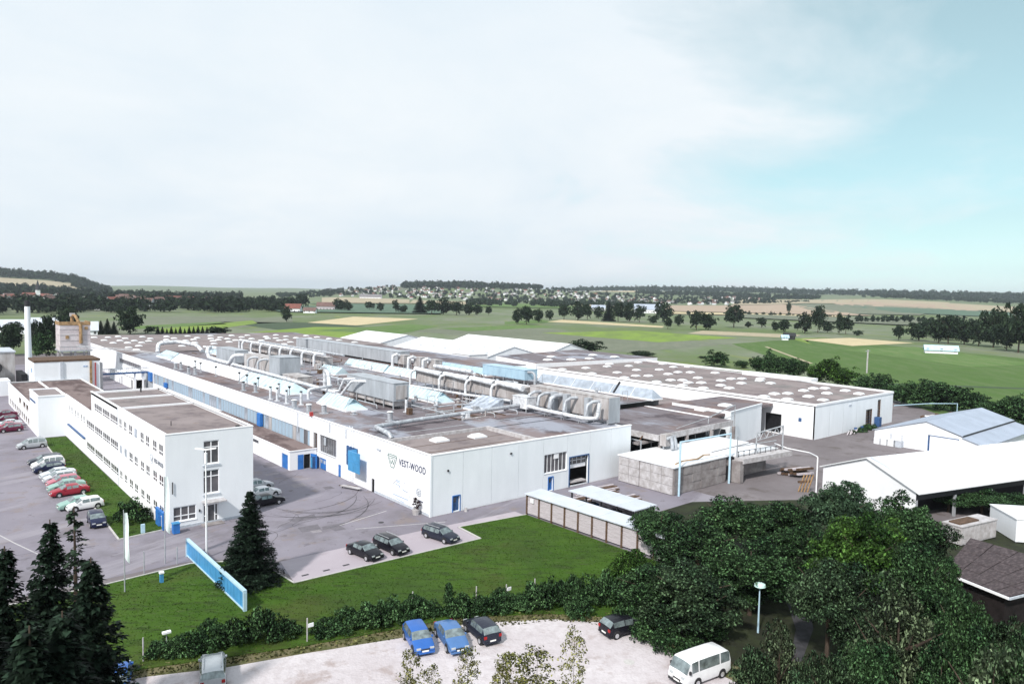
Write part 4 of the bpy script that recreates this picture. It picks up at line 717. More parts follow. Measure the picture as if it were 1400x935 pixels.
mb = MB(); [mb.box(x, x+.5, y, y+.5, 0, 9.6) for x in (33.4, 36.6, 39.9) for y in (235.2, 241.8)]; mb.build('legs', m_concl, sl_); mb = MB(); mb.box(33, 41, 234.4, 243, 9.2, 9.6); [mb.beam((x, 234.5, 9.6), (x, 234.5, 10.6), .06) for x in np.linspace(33.1, 40.9, 9)]; mb.beam((33, 234.5, 10.6), (41, 234.5, 10.6), .06); mb.build('gallery', m_steel, sl_)
# pipe bridge over the lane
pb = thing('pipe_bridge', 'dark steel pipe bridge crossing the lane between boiler house and hall', 'pipe bridge', (38, 209, 0))
mb = MB(); mb.box(37.3, 50.4, 208.3, 210.0, 5.0, 5.35); mb.build('deck', m_blued, pb)
for y in (208.2, 210.1):
    mb = MB(); mb.beam((37.3, y, 6.4), (50.4, y, 6.4), .1); [mb.beam((x, y, 5.3), (x, y, 6.4), .08) for x in np.arange(37.5, 50.5, 1.4)]; mb.build('railing', m_steel, pb)
for x in (46.2, 48.2): MB().box(x-.2, x+.2, 208.7, 209.3, 0, 5.0).build('leg', m_trim, pb)
lw = thing('lean_to', 'low white lean-to with dark doorway under the pipe bridge', 'lean-to', (47.5, 215, 0)); mb = MB(); wall(mb, 'x-', 47.2, 212, 245, 0, 2.9, [(216, 218, 0, 2.3), (228, 229.3, 0, 2.2)], .4); mb.box(47.6, 49.4, 212, 245, 2.8, 2.95); mb.build('wall', m_white, lw)
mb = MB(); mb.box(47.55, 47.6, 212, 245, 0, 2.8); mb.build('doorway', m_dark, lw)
# annex
an = thing('side_annex', 'narrow low white annex with brown roof and blue doors along the hall side', 'annex', (45, 106.2, 0))
hy = [(46.3, 47.25, 0, 2.3), (47.3, 48.4, 0, 2.25)]
mb = MB(); wall(mb, 'x-', 45, 106.2, 150, 0, 2.95, [(106.9, 109.3, 0, 2.3), (119, 122.5, 2.0, 2.5)], .2); wall(mb, 'y-', 106.2, 45, 49.45, 0, 2.95, hy, .2); mb.build('wall', m_white, an)
mb = MB(); mb.box(45.15, 49.45, 106.35, 150, 2.8, 2.92); mb.build('roof', m_rustroof, an); mb = MB(); mb.box(44.9, 45.15, 106.1, 150, 2.95, 3.03); mb.box(45.15, 49.45, 106.1, 106.35, 2.95, 3.03); mb.build('roof_edge', m_trim, an)
MB().box(45.08, 45.16, 106.95, 109.25, 0, 2.28).build('door', m_blue, an); MB().box(46.33, 47.2, 106.1, 106.18, 0, 2.28).build('door', m_blue, an); MB().box(47.3, 48.4, 106.38, 106.45, 0, 2.25).build('doorway', m_dark, an); MB().box(45.05, 45.15, 119, 122.5, 2.0, 2.5).build('window', m_glass, an)
d = MB(); d.beam((48.45, 106.2, 1.15), (48.9, 105.0, 1.15), .08, 2.25); d.build('open_door', m_blue, an)
bl = thing('blue_container', 'blue metal cupboard against the hall wall beside the annex', 'cupboard', (48.9, 104.7, 0)); mb = MB(); mb.box(48.3, 49.3, 105.2, 106.05, .05, 1.9); mb.build('body', m_blued, bl); MB().box(48.25, 48.29, 105.3, 105.95, .2, 1.8).build('door', m_cyan, bl)
# ============================================================ warehouse
WX, WY = 138.7, 70.5
wh = thing('warehouse', 'large white flat-roofed warehouse with many white dome rooflights right of the hall', 'warehouse', (WX, WY, 0))
mb = MB(); wall(mb, 'x-', WX, WY+.3, 153.5, 0, 7.15, [(77.7, 81.45, .2, 4.1)], .4); mb.quad((WX+.4, 153.5, 0), (WX+.4, 153.6, 0), (WX+.4, 153.6, 7), (WX+.4, 153.5, 7)); mb.build('side_wall', m_white, wh)
for a, b in zip(np.linspace(WX, 174.9, 7), np.linspace(WX, 174.9, 7)[1:]):
    mb = MB(); hs_ = [h for h in ((161.3, 164.4, .2, 4.05), (167.0, 168.55, .2, 5.8))]; hs_ = [(max(h[0], a), min(h[1], b), h[2], h[3]) for h in hs_ if h[0] < b and h[1] > a]
    wall(mb, 'y-', WY, a+.02, b-.02, 0, 7.15, hs_, .3); mb.build('wall_panel', m_panelw, wh)
mb = MB(); mb.prism([(WX, WY+.35), (174.85, WY+.35), (175.5, 90), (183, 112), (185, 153.4), (WX, 153.4)], 6.6, 6.78, 0); mb.build('roof', m_gravel, wh)
mb = MB(); pts = [(WX, WY), (174.9, WY), (176.5, 90), (184.5, 112), (186, 153.5)]
for a, b in zip(pts, pts[1:]): mb.beam((*a, 6.97), (*b, 6.97), .32, .42)
mb.beam((WX+.12, WY+.2, 6.97), (WX+.12, 153.5, 6.97), .3, .42); mb.build('roof_parapet', m_trim, wh)
mb = MB(); mb.quad((174.9, WY, 0), (186, 153, 0), (186, 153, 6.9), (174.9, WY, 6.9)); mb.build('back_wall', m_panelw, wh)
mb = MB(); mb.box(178, 181.5, 92, 112, 6.8, 7.6); mb.build('roof_box', m_white, wh)
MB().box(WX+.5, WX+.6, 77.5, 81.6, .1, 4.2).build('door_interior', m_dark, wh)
for h in ((161.3, 164.4, .2, 4.05), (167.0, 168.55, .2, 5.8)):
    g_ = MB().box(h[0], h[1], WY+.2, WY+.26, h[2], h[3]).build('sectional_door', m_glass, wh); mb = MB()
    n_ = int((h[3]-h[2])/.62); [mb.box(h[0], h[1], WY+.12, WY+.19, h[2]+i*(h[3]-h[2])/n_-.09, h[2]+i*(h[3]-h[2])/n_+.09) for i in range(n_+1)]; mb.box(h[0]-.1, h[0]+.06, WY+.04, WY+.2, h[2], h[3]); mb.box(h[1]-.06, h[1]+.1, WY+.04, WY+.2, h[2], h[3]); mb.build('rails', m_brown, g_)
MB().box(165.4, 166.6, WY-1.2, WY-.1, .0, 2.1).build('dark_locker', m_blued, wh)
for a, z in ((73.6, 3.3), (84.0, 4.4)): MB().box(WX-.12, WX-.01, a-.3, a+.3, z, z+.7).build('wall_box', m_blued if a < 80 else m_red, wh)
MB().box(153, 154.2, WY-.1, WY-.01, 5.6, 5.9).build('wall_sign', m_greyp, wh)
WD = [(141.8, 146.3), (150.6, 145.6), (141.5, 134.5), (149.6, 132.7), (142.0, 123.4), (166.8, 143.4), (159.6, 134.3), (147.8, 124.6), (150.9, 122.9), (166.5, 131.7), (159.3, 122.9), (165.6, 124.4), (168.6, 122.4), (176.6, 134.4), (181.8, 142.6), (178.5, 149.6), (166.1, 150.6), (159.8, 145.8), (182, 133), (142.0, 113.0), (148.2, 113.5), (150.8, 111.8),
      (147.9, 107.9), (150.6, 106.0), (142.1, 105.3), (142.1, 99.4), (159.0, 106.0), (165.0, 107.0), (167.8, 105.6), (150.3, 100.2), (147.6, 96.1), (158.7, 99.9), (168.1, 100.6), (165.4, 95.9), (141.7, 83.6), (147.8, 84.7), (151.0, 83.3), (142.1, 78.4), (159.1, 83.9), (165.0, 84.6), (168.0, 83.3), (150.5, 78.2), (159.4, 78.5), (147.9, 73.6), (168.0, 78.4), (165.3, 74), (159, 113), (174, 118), (172.5, 103)]
for x, y in WD: o = link('dome_rooflight', dome, wh); o.location = (x-WX, y-WY, 6.78); o.scale = (.9, .8, .85)
w2 = thing('rear_warehouse', 'slightly higher white warehouse behind the domed one, before the storage tents', 'warehouse', (138.4, 153.8, 0))
mb = MB(); mb.quad((138.4, 153.8, 0), (138.4, 172, 0), (138.4, 172, 8.8), (138.4, 153.8, 8.1)); mb.quad((138.4, 153.8, 0), (191, 152.0, 0), (191, 152.0, 7.7), (138.4, 153.8, 8.1)); mb.quad((138.4, 172, 0), (191, 190, 0), (191, 190, 7.7), (138.4, 172, 8.8)); mb.quad((191, 152, 0), (191, 190, 0), (191, 190, 7.7), (191, 152, 7.7)); mb.build('wall', m_white, w2)
mb = MB(); mb.add([(138.4, 153.8, 8.1), (191, 152, 7.7), (191, 190, 7.7), (138.4, 172, 8.8)], [(0, 1, 2, 3)]); mb.build('roof', m_bitumen, w2)
for x, y in ((157.3, 167.5), (148.9, 160.0), (156.1, 157.2), (163.9, 157.0), (174.4, 165.5), (176.0, 157.4)): o = link('dome_rooflight', dome, w2); o.location = (x-138.4, y-153.8, 8.0)
# ============================================================ storage tents behind
def gable_hall(label, x0, x1, y0, y1, ze, zr, mr, mw, name='storage_tent', cat='storage tent', rows_=0, bays=0, door=None, base=0.0):
    t = thing(name, label, cat, (x0, y0, base)); xm = (x0+x1)/2; mb = MB()
    for y in (y0, y1): mb.add([(x0, y, base), (x1, y, base), (x1, y, ze), (xm, y, zr), (x0, y, ze)], [(0, 1, 2, 3, 4)])
    mb.quad((x0, y0, base), (x0, y1, base), (x0, y1, ze), (x0, y0, ze)); mb.quad((x1, y0, base), (x1, y1, base), (x1, y1, ze), (x1, y0, ze)); mb.build('wall', mw, t)
    n_ = max(1, bays); o_ = .35
    for sgn, xe in ((-1, x0-o_), (1, x1+o_)):
        for i in range(n_):
            a, b = y0-.3+(y1-y0+.6)*i/n_, y0-.3+(y1-y0+.6)*(i+1)/n_; q = MB(); zz = ze-.15+.06
            q.add([(xe, a+.03, zz), (xe, b-.03, zz), (xm, b-.03, zr+.06), (xm, a+.03, zr+.06), (xe, a+.03, zz+.12), (xe, b-.03, zz+.12), (xm, b-.03, zr+.18), (xm, a+.03, zr+.18)], [(0, 1, 2, 3), (4, 5, 6, 7), (0, 4, 7, 3), (1, 5, 6, 2), (0, 1, 5, 4)]); q.build('roof_panel', mr, t)
    if rows_:
        for i in range(rows_):
            y = y0+(y1-y0)*(i+.5)/rows_
            for xe in (x0, x1):
                for f0, f1 in ((.3, .42), (.72, .82)):
                    xa, xb = xe+(xm-xe)*f0, xe+(xm-xe)*f1; za, zb_ = ze+(zr-ze)*f0+.26, ze+(zr-ze)*f1+.26; q = MB(); q.add([(xa, y-.5, za), (xa, y+.5, za), (xb, y+.5, zb_), (xb, y-.5, zb_)], [(0, 1, 2, 3)]); q.build('skylight_strip', m_greyp, t)
    return t
T1 = gable_hall('white storage tent farthest left of the three behind the hall', 154.5, 187, 275, 312, 4.9, 8.6, m_tent, m_tile, bays=7)
T2 = gable_hall('middle white storage tent with rows of small grey strips on its roof', 156.0, 184, 201, 262, 4.9, 8.5, m_tent, m_tile, rows_=7, bays=10)
T3 = gable_hall('rightmost white storage tent behind, its grey gable ending near the field', 184.4, 211, 200, 266, 4.9, 8.8, m_tent, m_tile, rows_=6, bays=10)
MB().box(155.7, 155.99, 204, 208, 3.2, 4.2).build('opening', m_dark, T2)
sh1 = thing('side_shed', 'low white flat shed at the near left corner of the middle storage tent', 'shed', (147, 196, 0)); MB().box(147.5, 155.6, 198, 208, 0, 6.6).build('wall', m_white, sh1); MB().box(147.3, 155.7, 197.8, 208.2, 6.6, 6.75).build('roof', m_tent, sh1)
# grey-roofed hall, right
gh = thing('grey_roofed_hall', 'long white gabled hall with grey sheet roof and big white door', 'storage hall', (146.8, 53, 0))
gx0, gx1, ga, gb, gm = 146.6, 176, 62.2, 43.4, 52.8
mb = MB()
for x in (gx0, gx1): mb.add([(x, gb, 0), (x, ga, 0), (x, ga, 2.5), (x, gm, 5.5), (x, gb, 2.5)], [(0, 1, 2, 3, 4)])
mb.quad((gx0, ga, 0), (gx1, ga, 0), (gx1, ga, 2.5), (gx0, ga, 2.5)); mb.quad((gx0, gb, 0), (gx1, gb, 0), (gx1, gb, 2.5), (gx0, gb, 2.5)); mb.build('wall', m_tile, gh)
def slope(t, x0, x1, ya, za, yb, zb_, m, n_=1, th=.12, name='roof_panel'):
    for i in range(n_):
        a, b = x0+(x1-x0)*i/n_+.02, x0+(x1-x0)*(i+1)/n_-.02
        q = MB(); q.add([(a, ya, za), (b, ya, za), (b, yb, zb_), (a, yb, zb_), (a, ya, za+th), (b, ya, za+th), (b, yb, zb_+th), (a, yb, zb_+th)], [(0, 1, 2, 3), (4, 5, 6, 7), (0, 1, 5, 4), (0, 4, 7, 3), (1, 5, 6, 2), (2, 3, 7, 6)]); q.build(name, m, t)
slope(gh, gx0-.25, gx1, ga+.4, 2.42, gm+.02, 5.55, m_greyroof, 5); slope(gh, gx0-.25, gx1, gm-.02, 5.55, 46.6, 3.7, m_greyroof, 5); slope(gh, gx0-.25, gx1, 46.7, 3.45, gb-.5, 2.35, m_greyroof, 5)
MB().box(gx0, gx1, 46.58, 46.7, 3.45, 3.85).build('roof_step', m_black, gh)
d = MB().box(gx0-.1, gx0-.02, 47.4, 52.2, .0, 3.0).build('sliding_door', m_white, gh); mb = MB(); mb.box(gx0-.14, gx0-.1, 52.1, 52.4, 0, 3.1); mb.box(gx0-.14, gx0-.1, 47.2, 52.4, 3.0, 3.14); mb.build('rail', m_blued, d)
# near white hall, turned
PX, PY, RZ = 101.3, 49.9, R_(-15.5)
nh = thing('white_roofed_hall', 'long white gabled hall whose bright white roof runs off the right edge', 'storage hall', (PX, PY, 0), RZ)
def loc(mb, name, m, **k):                   # geometry given in the hall's own frame: x along the ridge, y across (0 at the left eave, negative to the right)
    me = bpy.data.meshes.new(name); me.from_pydata(mb.v, [], mb.f); me.materials.append(m); me.update(); return link(name, me, nh, **k)
W_, L_, E_, Rg = 14.6, 62, 3.9, 6.7
mb = MB()
for x in (0, L_): mb.add([(x, 0, 0), (x, -W_, 0), (x, -W_, E_), (x, -W_/2, Rg), (x, 0, E_)], [(0, 1, 2, 3, 4)])
mb.quad((0, 0, 0), (L_, 0, 0), (L_, 0, E_), (0, 0, E_)); loc(mb, 'wall', m_white)
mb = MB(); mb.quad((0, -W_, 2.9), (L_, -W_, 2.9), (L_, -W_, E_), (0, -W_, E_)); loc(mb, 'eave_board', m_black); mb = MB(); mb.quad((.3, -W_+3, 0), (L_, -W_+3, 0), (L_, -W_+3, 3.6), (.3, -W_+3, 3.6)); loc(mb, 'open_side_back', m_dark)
for i in range(9): mb = MB(); mb.box(i*7.5+.1, i*7.5+.4, -W_, -W_+.3, 0, 2.9); loc(mb, 'post', m_steel)
for i in range(10):
    a, b = L_*i/10-.3, L_*(i+1)/10-.36
    for ya, yb in ((.4, -W_/2), (-W_-.6, -W_/2)):
        za = E_-.1; mb = MB(); mb.add([(a, ya, za), (b, ya, za), (b, yb, Rg+.03), (a, yb, Rg+.03), (a, ya, za+.14), (b, ya, za+.14), (b, yb, Rg+.17), (a, yb, Rg+.17)], [(0, 1, 2, 3), (4, 5, 6, 7), (0, 1, 5, 4), (0, 4, 7, 3), (1, 5, 6, 2)]); loc(mb, 'roof_panel', m_tent)
mb = MB(); [mb.beam((x, -W_-.5, E_+.08), (x, -W_/2-.1, Rg+.19), .07, .06) for x in np.arange(.6, L_, 1.55)]; q_ = loc(mb, 'roof_ribs', m_sheetg); q_['kind'] = 'stuff'
mb = MB(); mb.beam((.4, -W_/2-.2, Rg+.18), (1.3, -W_+3.2, E_+1.35), .5, .05); loc(mb, 'grey_strip', m_greyp)
MB_lean = MB(); MB_lean.box(34, 50, -W_-6, -W_-1, 0, 2.5)
o = MB_lean; loc(o, 'lean_to', m_concl)
# ============================================================ bunker with white roof, gantries and slab
bk = thing('concrete_bunker', 'concrete block bunker with flat white roof in the yard', 'bunker', (82.4, 62, 0))
mb = MB(); mb.box(82.4, 95.2, 62, 72.2, 0, 3.9); mb.build('wall', m_conc, bk)
for i in range(5):
    for j in range(3):
        a0 = 62.05+i*2.03; mb = MB(); mb.box(82.26+.05*((i*7+j*3) % 3), 82.395, a0+.05, a0+1.98, .1+j*1.27, 1.32+j*1.27); mb.build('concrete_block', m_concl, bk)
for i in range(6):
    for j in range(3): x = 82.5+i*2.1; MB().box(x, x+2.03, 61.9+.03*((i+j) % 3), 61.995, .1+j*1.27, 1.32+j*1.27).build('concrete_block', m_conc, bk)
mb = MB(); mb.box(82.2, 95.3, 61.8, 72.4, 3.9, 4.05); mb.prism([(95.3, 65.2), (107.5, 65.8), (107.5, 72.2), (95.3, 72.2)], 3.9, 4.03); mb.prism([(97, 61.6), (108.2, 60.9), (108.2, 65.7), (95.35, 65.1)], 3.7, 3.86); mb.build('roof', m_tent, bk)
mb = MB(); mb.box(97.2, 107.5, 62.6, 72, 0, 3.68); mb.build('wall', m_conc, bk)
mb = MB(); mb.beam((96.6, 60.7, 3.35), (108.6, 59.5, 3.35), 1.7, .75); mb.build('concrete_slab', m_concl, bk)
mb = MB(); mb.beam((96.4, 61.6, 1.7), (96.4, 60, 1.7), .9, 3.3); mb.build('pier', m_conc, bk)
mb = MB(); mb.tube([(84, 63.0, 4.08), (86.5, 63.6, 4.1), (89.5, 63.1, 4.15), (92.5, 64.2, 4.12), (93.6, 63.8, 4.1)], .12, 5); mb.build('rusty_hose', m_rust, bk)
for i in range(9):
    x = 97+i*1.35; y = 61.1-.11*i; mb = MB(); mb.cyl(x, y, 3.75, 4.5, .05, n=6); mb.box(x-.2, x+.2, y-.04, y+.04, 4.5, 4.56); mb.build('bracket', m_black, bk)
def frame(label, pts, r, m, cat='steel frame', name='steel_frame', extra=()):
    t = thing(name, label, cat, (pts[0][0], pts[0][1], 0)); MB().tube(pts, r, 8).build('frame', m, t)
    for e in extra: MB().tube(e, r*.55, 6).build('bar', m, t)
    return t
frame('tall pale steel portal standing over the near corner of the white-roofed bunker', [(82.9, 61.4, 0), (82.9, 61.4, 7.7), (94.9, 61.2, 7.6), (94.9, 61.2, 0)], .16, m_cyanl)
frame('rusty steel frame with railing along the concrete slab edge', [(96.8, 61.2, 3.8), (96.8, 61.2, 6.9), (96.8, 61.25, 3.9)], .12, m_steel, extra=([(96.8, 61.2, 5.4), (106.4, 60.3, 5.4)], [(96.8, 61.2, 4.6), (106.4, 60.3, 4.6)]))
frame('lattice steel girder on two posts at the right end of the slab', [(101.6, 60.9, 2.6), (101.6, 60.9, 7.0), (108.2, 60.2, 7.6), (108.2, 60.2, 2.6)], .13, m_steel, extra=[[(101.6+i*1.65, 60.9-.17*i, 7.0+.15*i), (102.4+i*1.65, 60.85-.17*i, 5.9+.15*i), (103.2+i*1.65, 60.75-.17*i, 7.1+.15*i)] for i in range(4)]+[[(101.6, 60.9, 5.8), (108.2, 60.2, 6.4)]])
frame('thin white pipe crossing the yard on a post beside the white hall', [(108.6, 61.8, 4.4), (108.5, 59.5, 4.0), (107, 55, 4.3), (101.4, 51.0, 5.2), (100.9, 50.6, 5.2), (100.9, 50.6, 0)], .09, m_trim, 'pipe', 'overhead_pipe')
# loading plant between hall and bunker
lp = thing('loading_conveyor', 'greasy loading conveyor with a steel frame under the hall canopy', 'conveyor', (90, 74, 0))
for x in (88.6, 94, 100, 106): mb = MB(); mb.beam((x, 73.2, 0), (x, 73.2, 5.2), .16); mb.beam((x, 75.5, 0), (x, 75.5, 5.2), .16); mb.beam((x, 73.2, 5.2), (x, 75.5, 5.2), .14); mb.build('support', m_steel, lp)
MB().beam((88.5, 74.3, 4.6), (107, 73.8, 4.9), 1.2, .35).build('belt', m_conc, lp)
mb = MB(); [mb.tube([(89.5+i*2.0, 74.4, 4.8), (90.2+i*2.0, 74.3, 5.6), (91.0+i*2.0, 74.3, 4.9)], .12, 6) for i in range(8)]; mb.build('rollers', m_brown, lp)
t = thing('dust_collector', 'small pale dust collector with pipes at the corner of the canopy', 'dust collector', (90.3, 71, 0)); mb = MB(); mb.box(90.6, 92.4, 69.9, 71.1, 4.6, 6.4); mb.build('casing', m_unitd, t); [MB().tube([(91+i*.8, 70, 5.8), (91+i*.8, 69.2, 6.2), (91.1+i*.8, 69.0, 5.2), (91.1+i*.8, 69.0, 4.3)], .28, 8).build('bent_pipe', m_duct, t, smooth=True) for i in range(2)]; mb = MB(); [mb.beam((x, 70.4, 0), (x, 70.4, 4.6), .14) for x in (90.7, 92.3)]; mb.build('leg', m_steel, t)
frame('grey steel frame with a diagonal rail in front of the gap wall', [(106.5, 73.2, 4), (106.5, 73.2, 7.2), (116.5, 74.8, 8.2), (117.2, 74.9, 8.2), (117.2, 74.9, 3.0)], .1, m_steel, extra=([(96, 72, 6.6), (106.5, 73.2, 7.2)], [(106.5, 73.2, 5.8), (117.2, 74.9, 6.4)]))
t = thing('scrap_hopper', 'dark scrap hopper heaped beside the loading conveyor', 'hopper', (112, 74, 0)); MB().beam((110, 74, 1.2), (115, 75, 1.2), 2.2, 2.4).build('body', m_blued, t); MB().beam((112.5, 74.5, 2.4), (114, 75, 3.6), .8, 1.4).build('chute', m_black, t)
# bicycle shed wall and open shelter
sw = thing('panel_wall_shed', 'long low shed with pale panelled back wall and grey roof at the lawn edge', 'shed', (60, 48, 0))
def sl(y): return 60.0+(67.7-y)*.035
ys = np.linspace(67.7, 43.5, 12)
for a, b in zip(ys, ys[1:]):
    for k in range(8):
        z0 = .22+k*.285; mb = MB(); mb.add([(sl(a)+.02, a-.1, z0), (sl(b)+.02, b+.1, z0), (sl(b)+.07, b+.1, z0), (sl(a)+.07, a-.1, z0), (sl(a)-.01+.01*(k % 2), a-.1, z0+.27), (sl(b)-.01+.01*(k % 2), b+.1, z0+.27), (sl(b)+.07, b+.1, z0+.27), (sl(a)+.07, a-.1, z0+.27)], [(0, 1, 5, 4), (3, 2, 6, 7), (4, 5, 6, 7), (0, 1, 2, 3)]); mb.build('board', m_timber, sw)
for a in ys: MB().box(sl(a)-.1, sl(a)+.06, a-.11, a+.11, 0, 2.62).build('post', m_brown, sw)
mb = MB(); n_ = 6
for i in range(n_):
    a, b = 67.9-(67.9-43.3)*i/n_, 67.9-(67.9-43.3)*(i+1)/n_+.03; q = MB(); q.add([(sl(a)-.3, a, 2.62), (sl(b)-.3, b, 2.62), (sl(b)+2.5, b, 2.8), (sl(a)+2.5, a, 2.8), (sl(a)-.3, a, 2.74), (sl(b)-.3, b, 2.74), (sl(b)+2.5, b, 2.92), (sl(a)+2.5, a, 2.92)], [(0, 1, 2, 3), (4, 5, 6, 7), (0, 1, 5, 4), (3, 2, 6, 7), (0, 3, 7, 4), (1, 2, 6, 5)]); q.build('roof_sheet', m_sheetg, sw)
MB().box(sl(66.8)-.14, sl(66.8)-.1, 66.4, 66.95, 1.75, 2.3).build('white_sign', m_trim, sw)
for a in ys[::2]: MB().box(sl(a)+2.2, sl(a)+2.35, a-.08, a+.08, 0, 2.72).build('rear_post', m_brown, sw)
os_ = thing('open_shelter', 'open white-roofed shelter with bins under it behind the long shed', 'shelter', (65.3, 54.5, 0))
for i in range(4):
    a, b = 65.3-i*2.75, 65.3-(i+1)*2.75+.03; q = MB(); q.box(64.9+.035*i, 69.2, b, a, 2.75, 2.87); q.build('roof_sheet', m_sheetg, os_)
for x in (65.2, 69.0):
    for y in np.linspace(64.9, 54.7, 5): MB().box(x-.08, x+.08, y-.08, y+.08, 0, 2.74).build('post', m_black, os_)
mb = MB(); mb.box(68.85, 68.95, 54.8, 64.8, .1, 2.5); mb.build('back_wall', m_timber, os_)
for i, (y, mm, lb) in enumerate([(64.0, m_trim, 'white fridge-sized box under the left end of the open shelter'), (62.2, m_blued, 'dark drum-shaped bin second from the left under the shelter'), (60.3, m_unitd, 'pale box with dark round lid in the middle under the shelter'), (58.3, m_black, 'black bin under the right half of the open shelter'), (56.6, m_brown, 'brown crate at the right end under the open shelter')]):
    t = thing('storage_bin', lb, 'bin', (66.2, y, 0)); MB().box(65.7, 66.8, y-.55, y+.55, .03, 1.5+.2*(i % 2)).build('body', mm, t); MB().tube([(66.2, y, 1.5+.2*(i % 2)), (66.2, y, 1.62+.2*(i % 2))], .5, 10).build('lid', m_black, t)
for i, (x, y, l, lb) in enumerate([(72, 68, 9, 'front stack of old boards lying in the yard before the bunker'), (74.5, 70.2, 8, 'rear stack of old boards lying in the yard before the bunker'), (73.5, 64.8, 7, 'wide low stack of grey boards beside the shelter')]):
    t = thing('board_stack', lb, 'board stack', (x, y, 0))
    for k in range(6): MB().beam((x-l/2+.2*k, y+.32*k-1+.0*k, .16+.12*(k % 3)), (x+l/2+.1*k, y+.32*k-1.6, .16+.12*(k % 3)), .28, .1).build('board', m_timber if k % 2 else m_brown, t)
t = thing('board_stack', 'dark heap of timber beams lying in the yard beyond the slab', 'timber heap', (107.7, 57.8, 0))
for k in range(14): MB().beam((106.2+.2*(k % 4), 59.6-.5*(k % 7), .25+.38*(k//4)), (109.6-.1*(k % 3), 58.6-.5*(k % 7), .25+.38*(k//4)), .34, .3).build('beam', m_brown if k % 3 else m_timber, t)
t = thing('rack', 'small rusty rack with timber leaning by the left corner of the white hall', 'rack', (99.8, 51.5, 0)); [MB().beam((99.2+.3*i, 52.4-.3*i, 0), (99.6+.3*i, 51.8-.3*i, 2.6), .16).build('upright', m_rust, t) for i in range(4)]; MB().beam((99, 52.4, 1.5), (100.6, 51.2, 1.6), .3).build('shelf', m_brown, t)
for i, (y, z, lb) in enumerate([(61.2, 0, 'leftmost big white bag at the gable wall of the grey-roofed hall'), (59.9, 0, 'second white bag from the left at the gable wall'), (58.6, 0, 'third white bag from the left at the gable wall'), (57.2, 0, 'tall pale blue-grey bag stack end at the gable wall'), (57.3, 1.25, 'white bag lying on top of the right end of the bag row'), (59.3, 1.2, 'white bag lying on top of the middle of the bag row')]):
    t = MB(); t.beam((145.9, y-.55, z+.62), (145.9, y+.55, z+.62), 1.15, 1.2); t.beam((145.9, y-.42, z+1.24), (145.9, y+.42, z+1.24), .9, .06); tag(t.build('bulk_bag', m_tent if i != 3 else m_greyp), lb, 'bulk bag', 'bulk bags by the hall gable')
# clutter right of the warehouse
for i, (x, y, lb, mm) in enumerate([(184, 66, 'white plastic tank in the clutter right of the warehouse', m_trim), (187.5, 65, 'pile of pale rubble right of the warehouse', m_concl), (191.5, 63, 'blue-white pipe bundle at the end of the clutter', m_bluep)]):
    t = thing('yard_clutter', lb, 'tank' if i == 0 else 'pile', (x, y, 0)); rng2 = np.random.default_rng(i)
    for k in range(7): a, b_, c_ = rng2.uniform(-1.7, 1.7), rng2.uniform(-1.5, 1.5), rng2.uniform(.3, 1.1); MB().beam((x+a-.8, y+b_, c_), (x+a+.9, y+b_+rng2.uniform(-.6, .6), c_+rng2.uniform(-.3, .5)), rng2.uniform(.4, 1.0), rng2.uniform(.4, .9)).build('piece', mm if k % 3 else m_brown, t)
frame('pale blue pipe frame standing beyond the right end of the warehouse', [(177, 71, 3.6), (190, 68, 3.4), (196, 64, 3.4), (196, 64, 0)], .1, m_cyanl)
t = thing('plank_pile', 'weathered planks leaning along the warehouse front', 'planks', (151, 68.9, 0)); [MB().beam((149.0+.9*k, 68.7-.2*(k % 2), .15), (150.8+.9*k, 69.1, .75), .2, .06).build('plank', m_timber, t) for k in range(5)]
for i, x in enumerate((154.5, 157.5)): tag(MB().cyl(x, 69.5, 0, 1.0, .32, n=10).build('barrel', m_blued), ('left' if i == 0 else 'right')+' of two dark barrels by the weeds along the warehouse front', 'barrel')
# containers and tarred hut, lower right
def container(label, p0, ang, L, W, H, m, open_top=False):
    t = thing('container', label, 'container', (p0[0], p0[1], 0), R_(ang)); mb = MB(); mb.box(0, L, 0, W, .15, H)
    def lc(mb, name, m): me = bpy.data.meshes.new(name); me.from_pydata(mb.v, [], mb.f); me.materials.append(m); link(name, me, t)
    lc(mb, 'body', m); mb = MB(); n_ = int(L/.3)
    for i in range(n_): mb.box(L*i/n_+.05, L*i/n_+.17, -.05, -.003, .3, H-.1)
    for i in range(int(W/.3)): mb.box(-.05, -.003, .3*i+.05, .3*i+.17, .3, H-.1)
    lc(mb, 'ribs', m); mb = MB(); mb.box(-.08, L+.08, -.08, W+.08, H, H+.12); lc(mb, 'roof', m_concl if open_top else m_tent); mb = MB(); [mb.box(x, x+.2, y, y+.2, 0, .15) for x in (0, L-.2) for y in (0, W-.2)]; lc(mb, 'foot', m_black)
    if open_top: mb = MB(); mb.box(.4, L*.6, .5, W-.4, H+.13, H+.3); lc(mb, 'rubbish', m_brown)
    return t
container('low white container with rubbish on its roof among the trees', (92.4, 28.9), -12, 7.0, 2.2, 2.2, m_concl, True)
container('big white box container at the right edge with brown-stained roof', (102.45, 21.7), 42, 6, 5, 2.8, m_tile, False)
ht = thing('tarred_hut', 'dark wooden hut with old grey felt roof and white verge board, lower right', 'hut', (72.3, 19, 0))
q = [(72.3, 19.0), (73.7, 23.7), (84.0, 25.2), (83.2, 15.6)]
mb = MB(); mb.prism(q, 0, 2.85); mb.build('wall', mat('wood_in_shade', (.014, .010, .010), .9, .3, 2, .3), ht)  # the wall's deep shade is put into this near-black wood colour
A_, B_, C_, D_ = Vector((71.7, 18.6, 2.9)), Vector((73.2, 24.2, 3.1)), Vector((85, 25.8, 3.3)), Vector((84.4, 14.8, 3.0))
n_ = 5
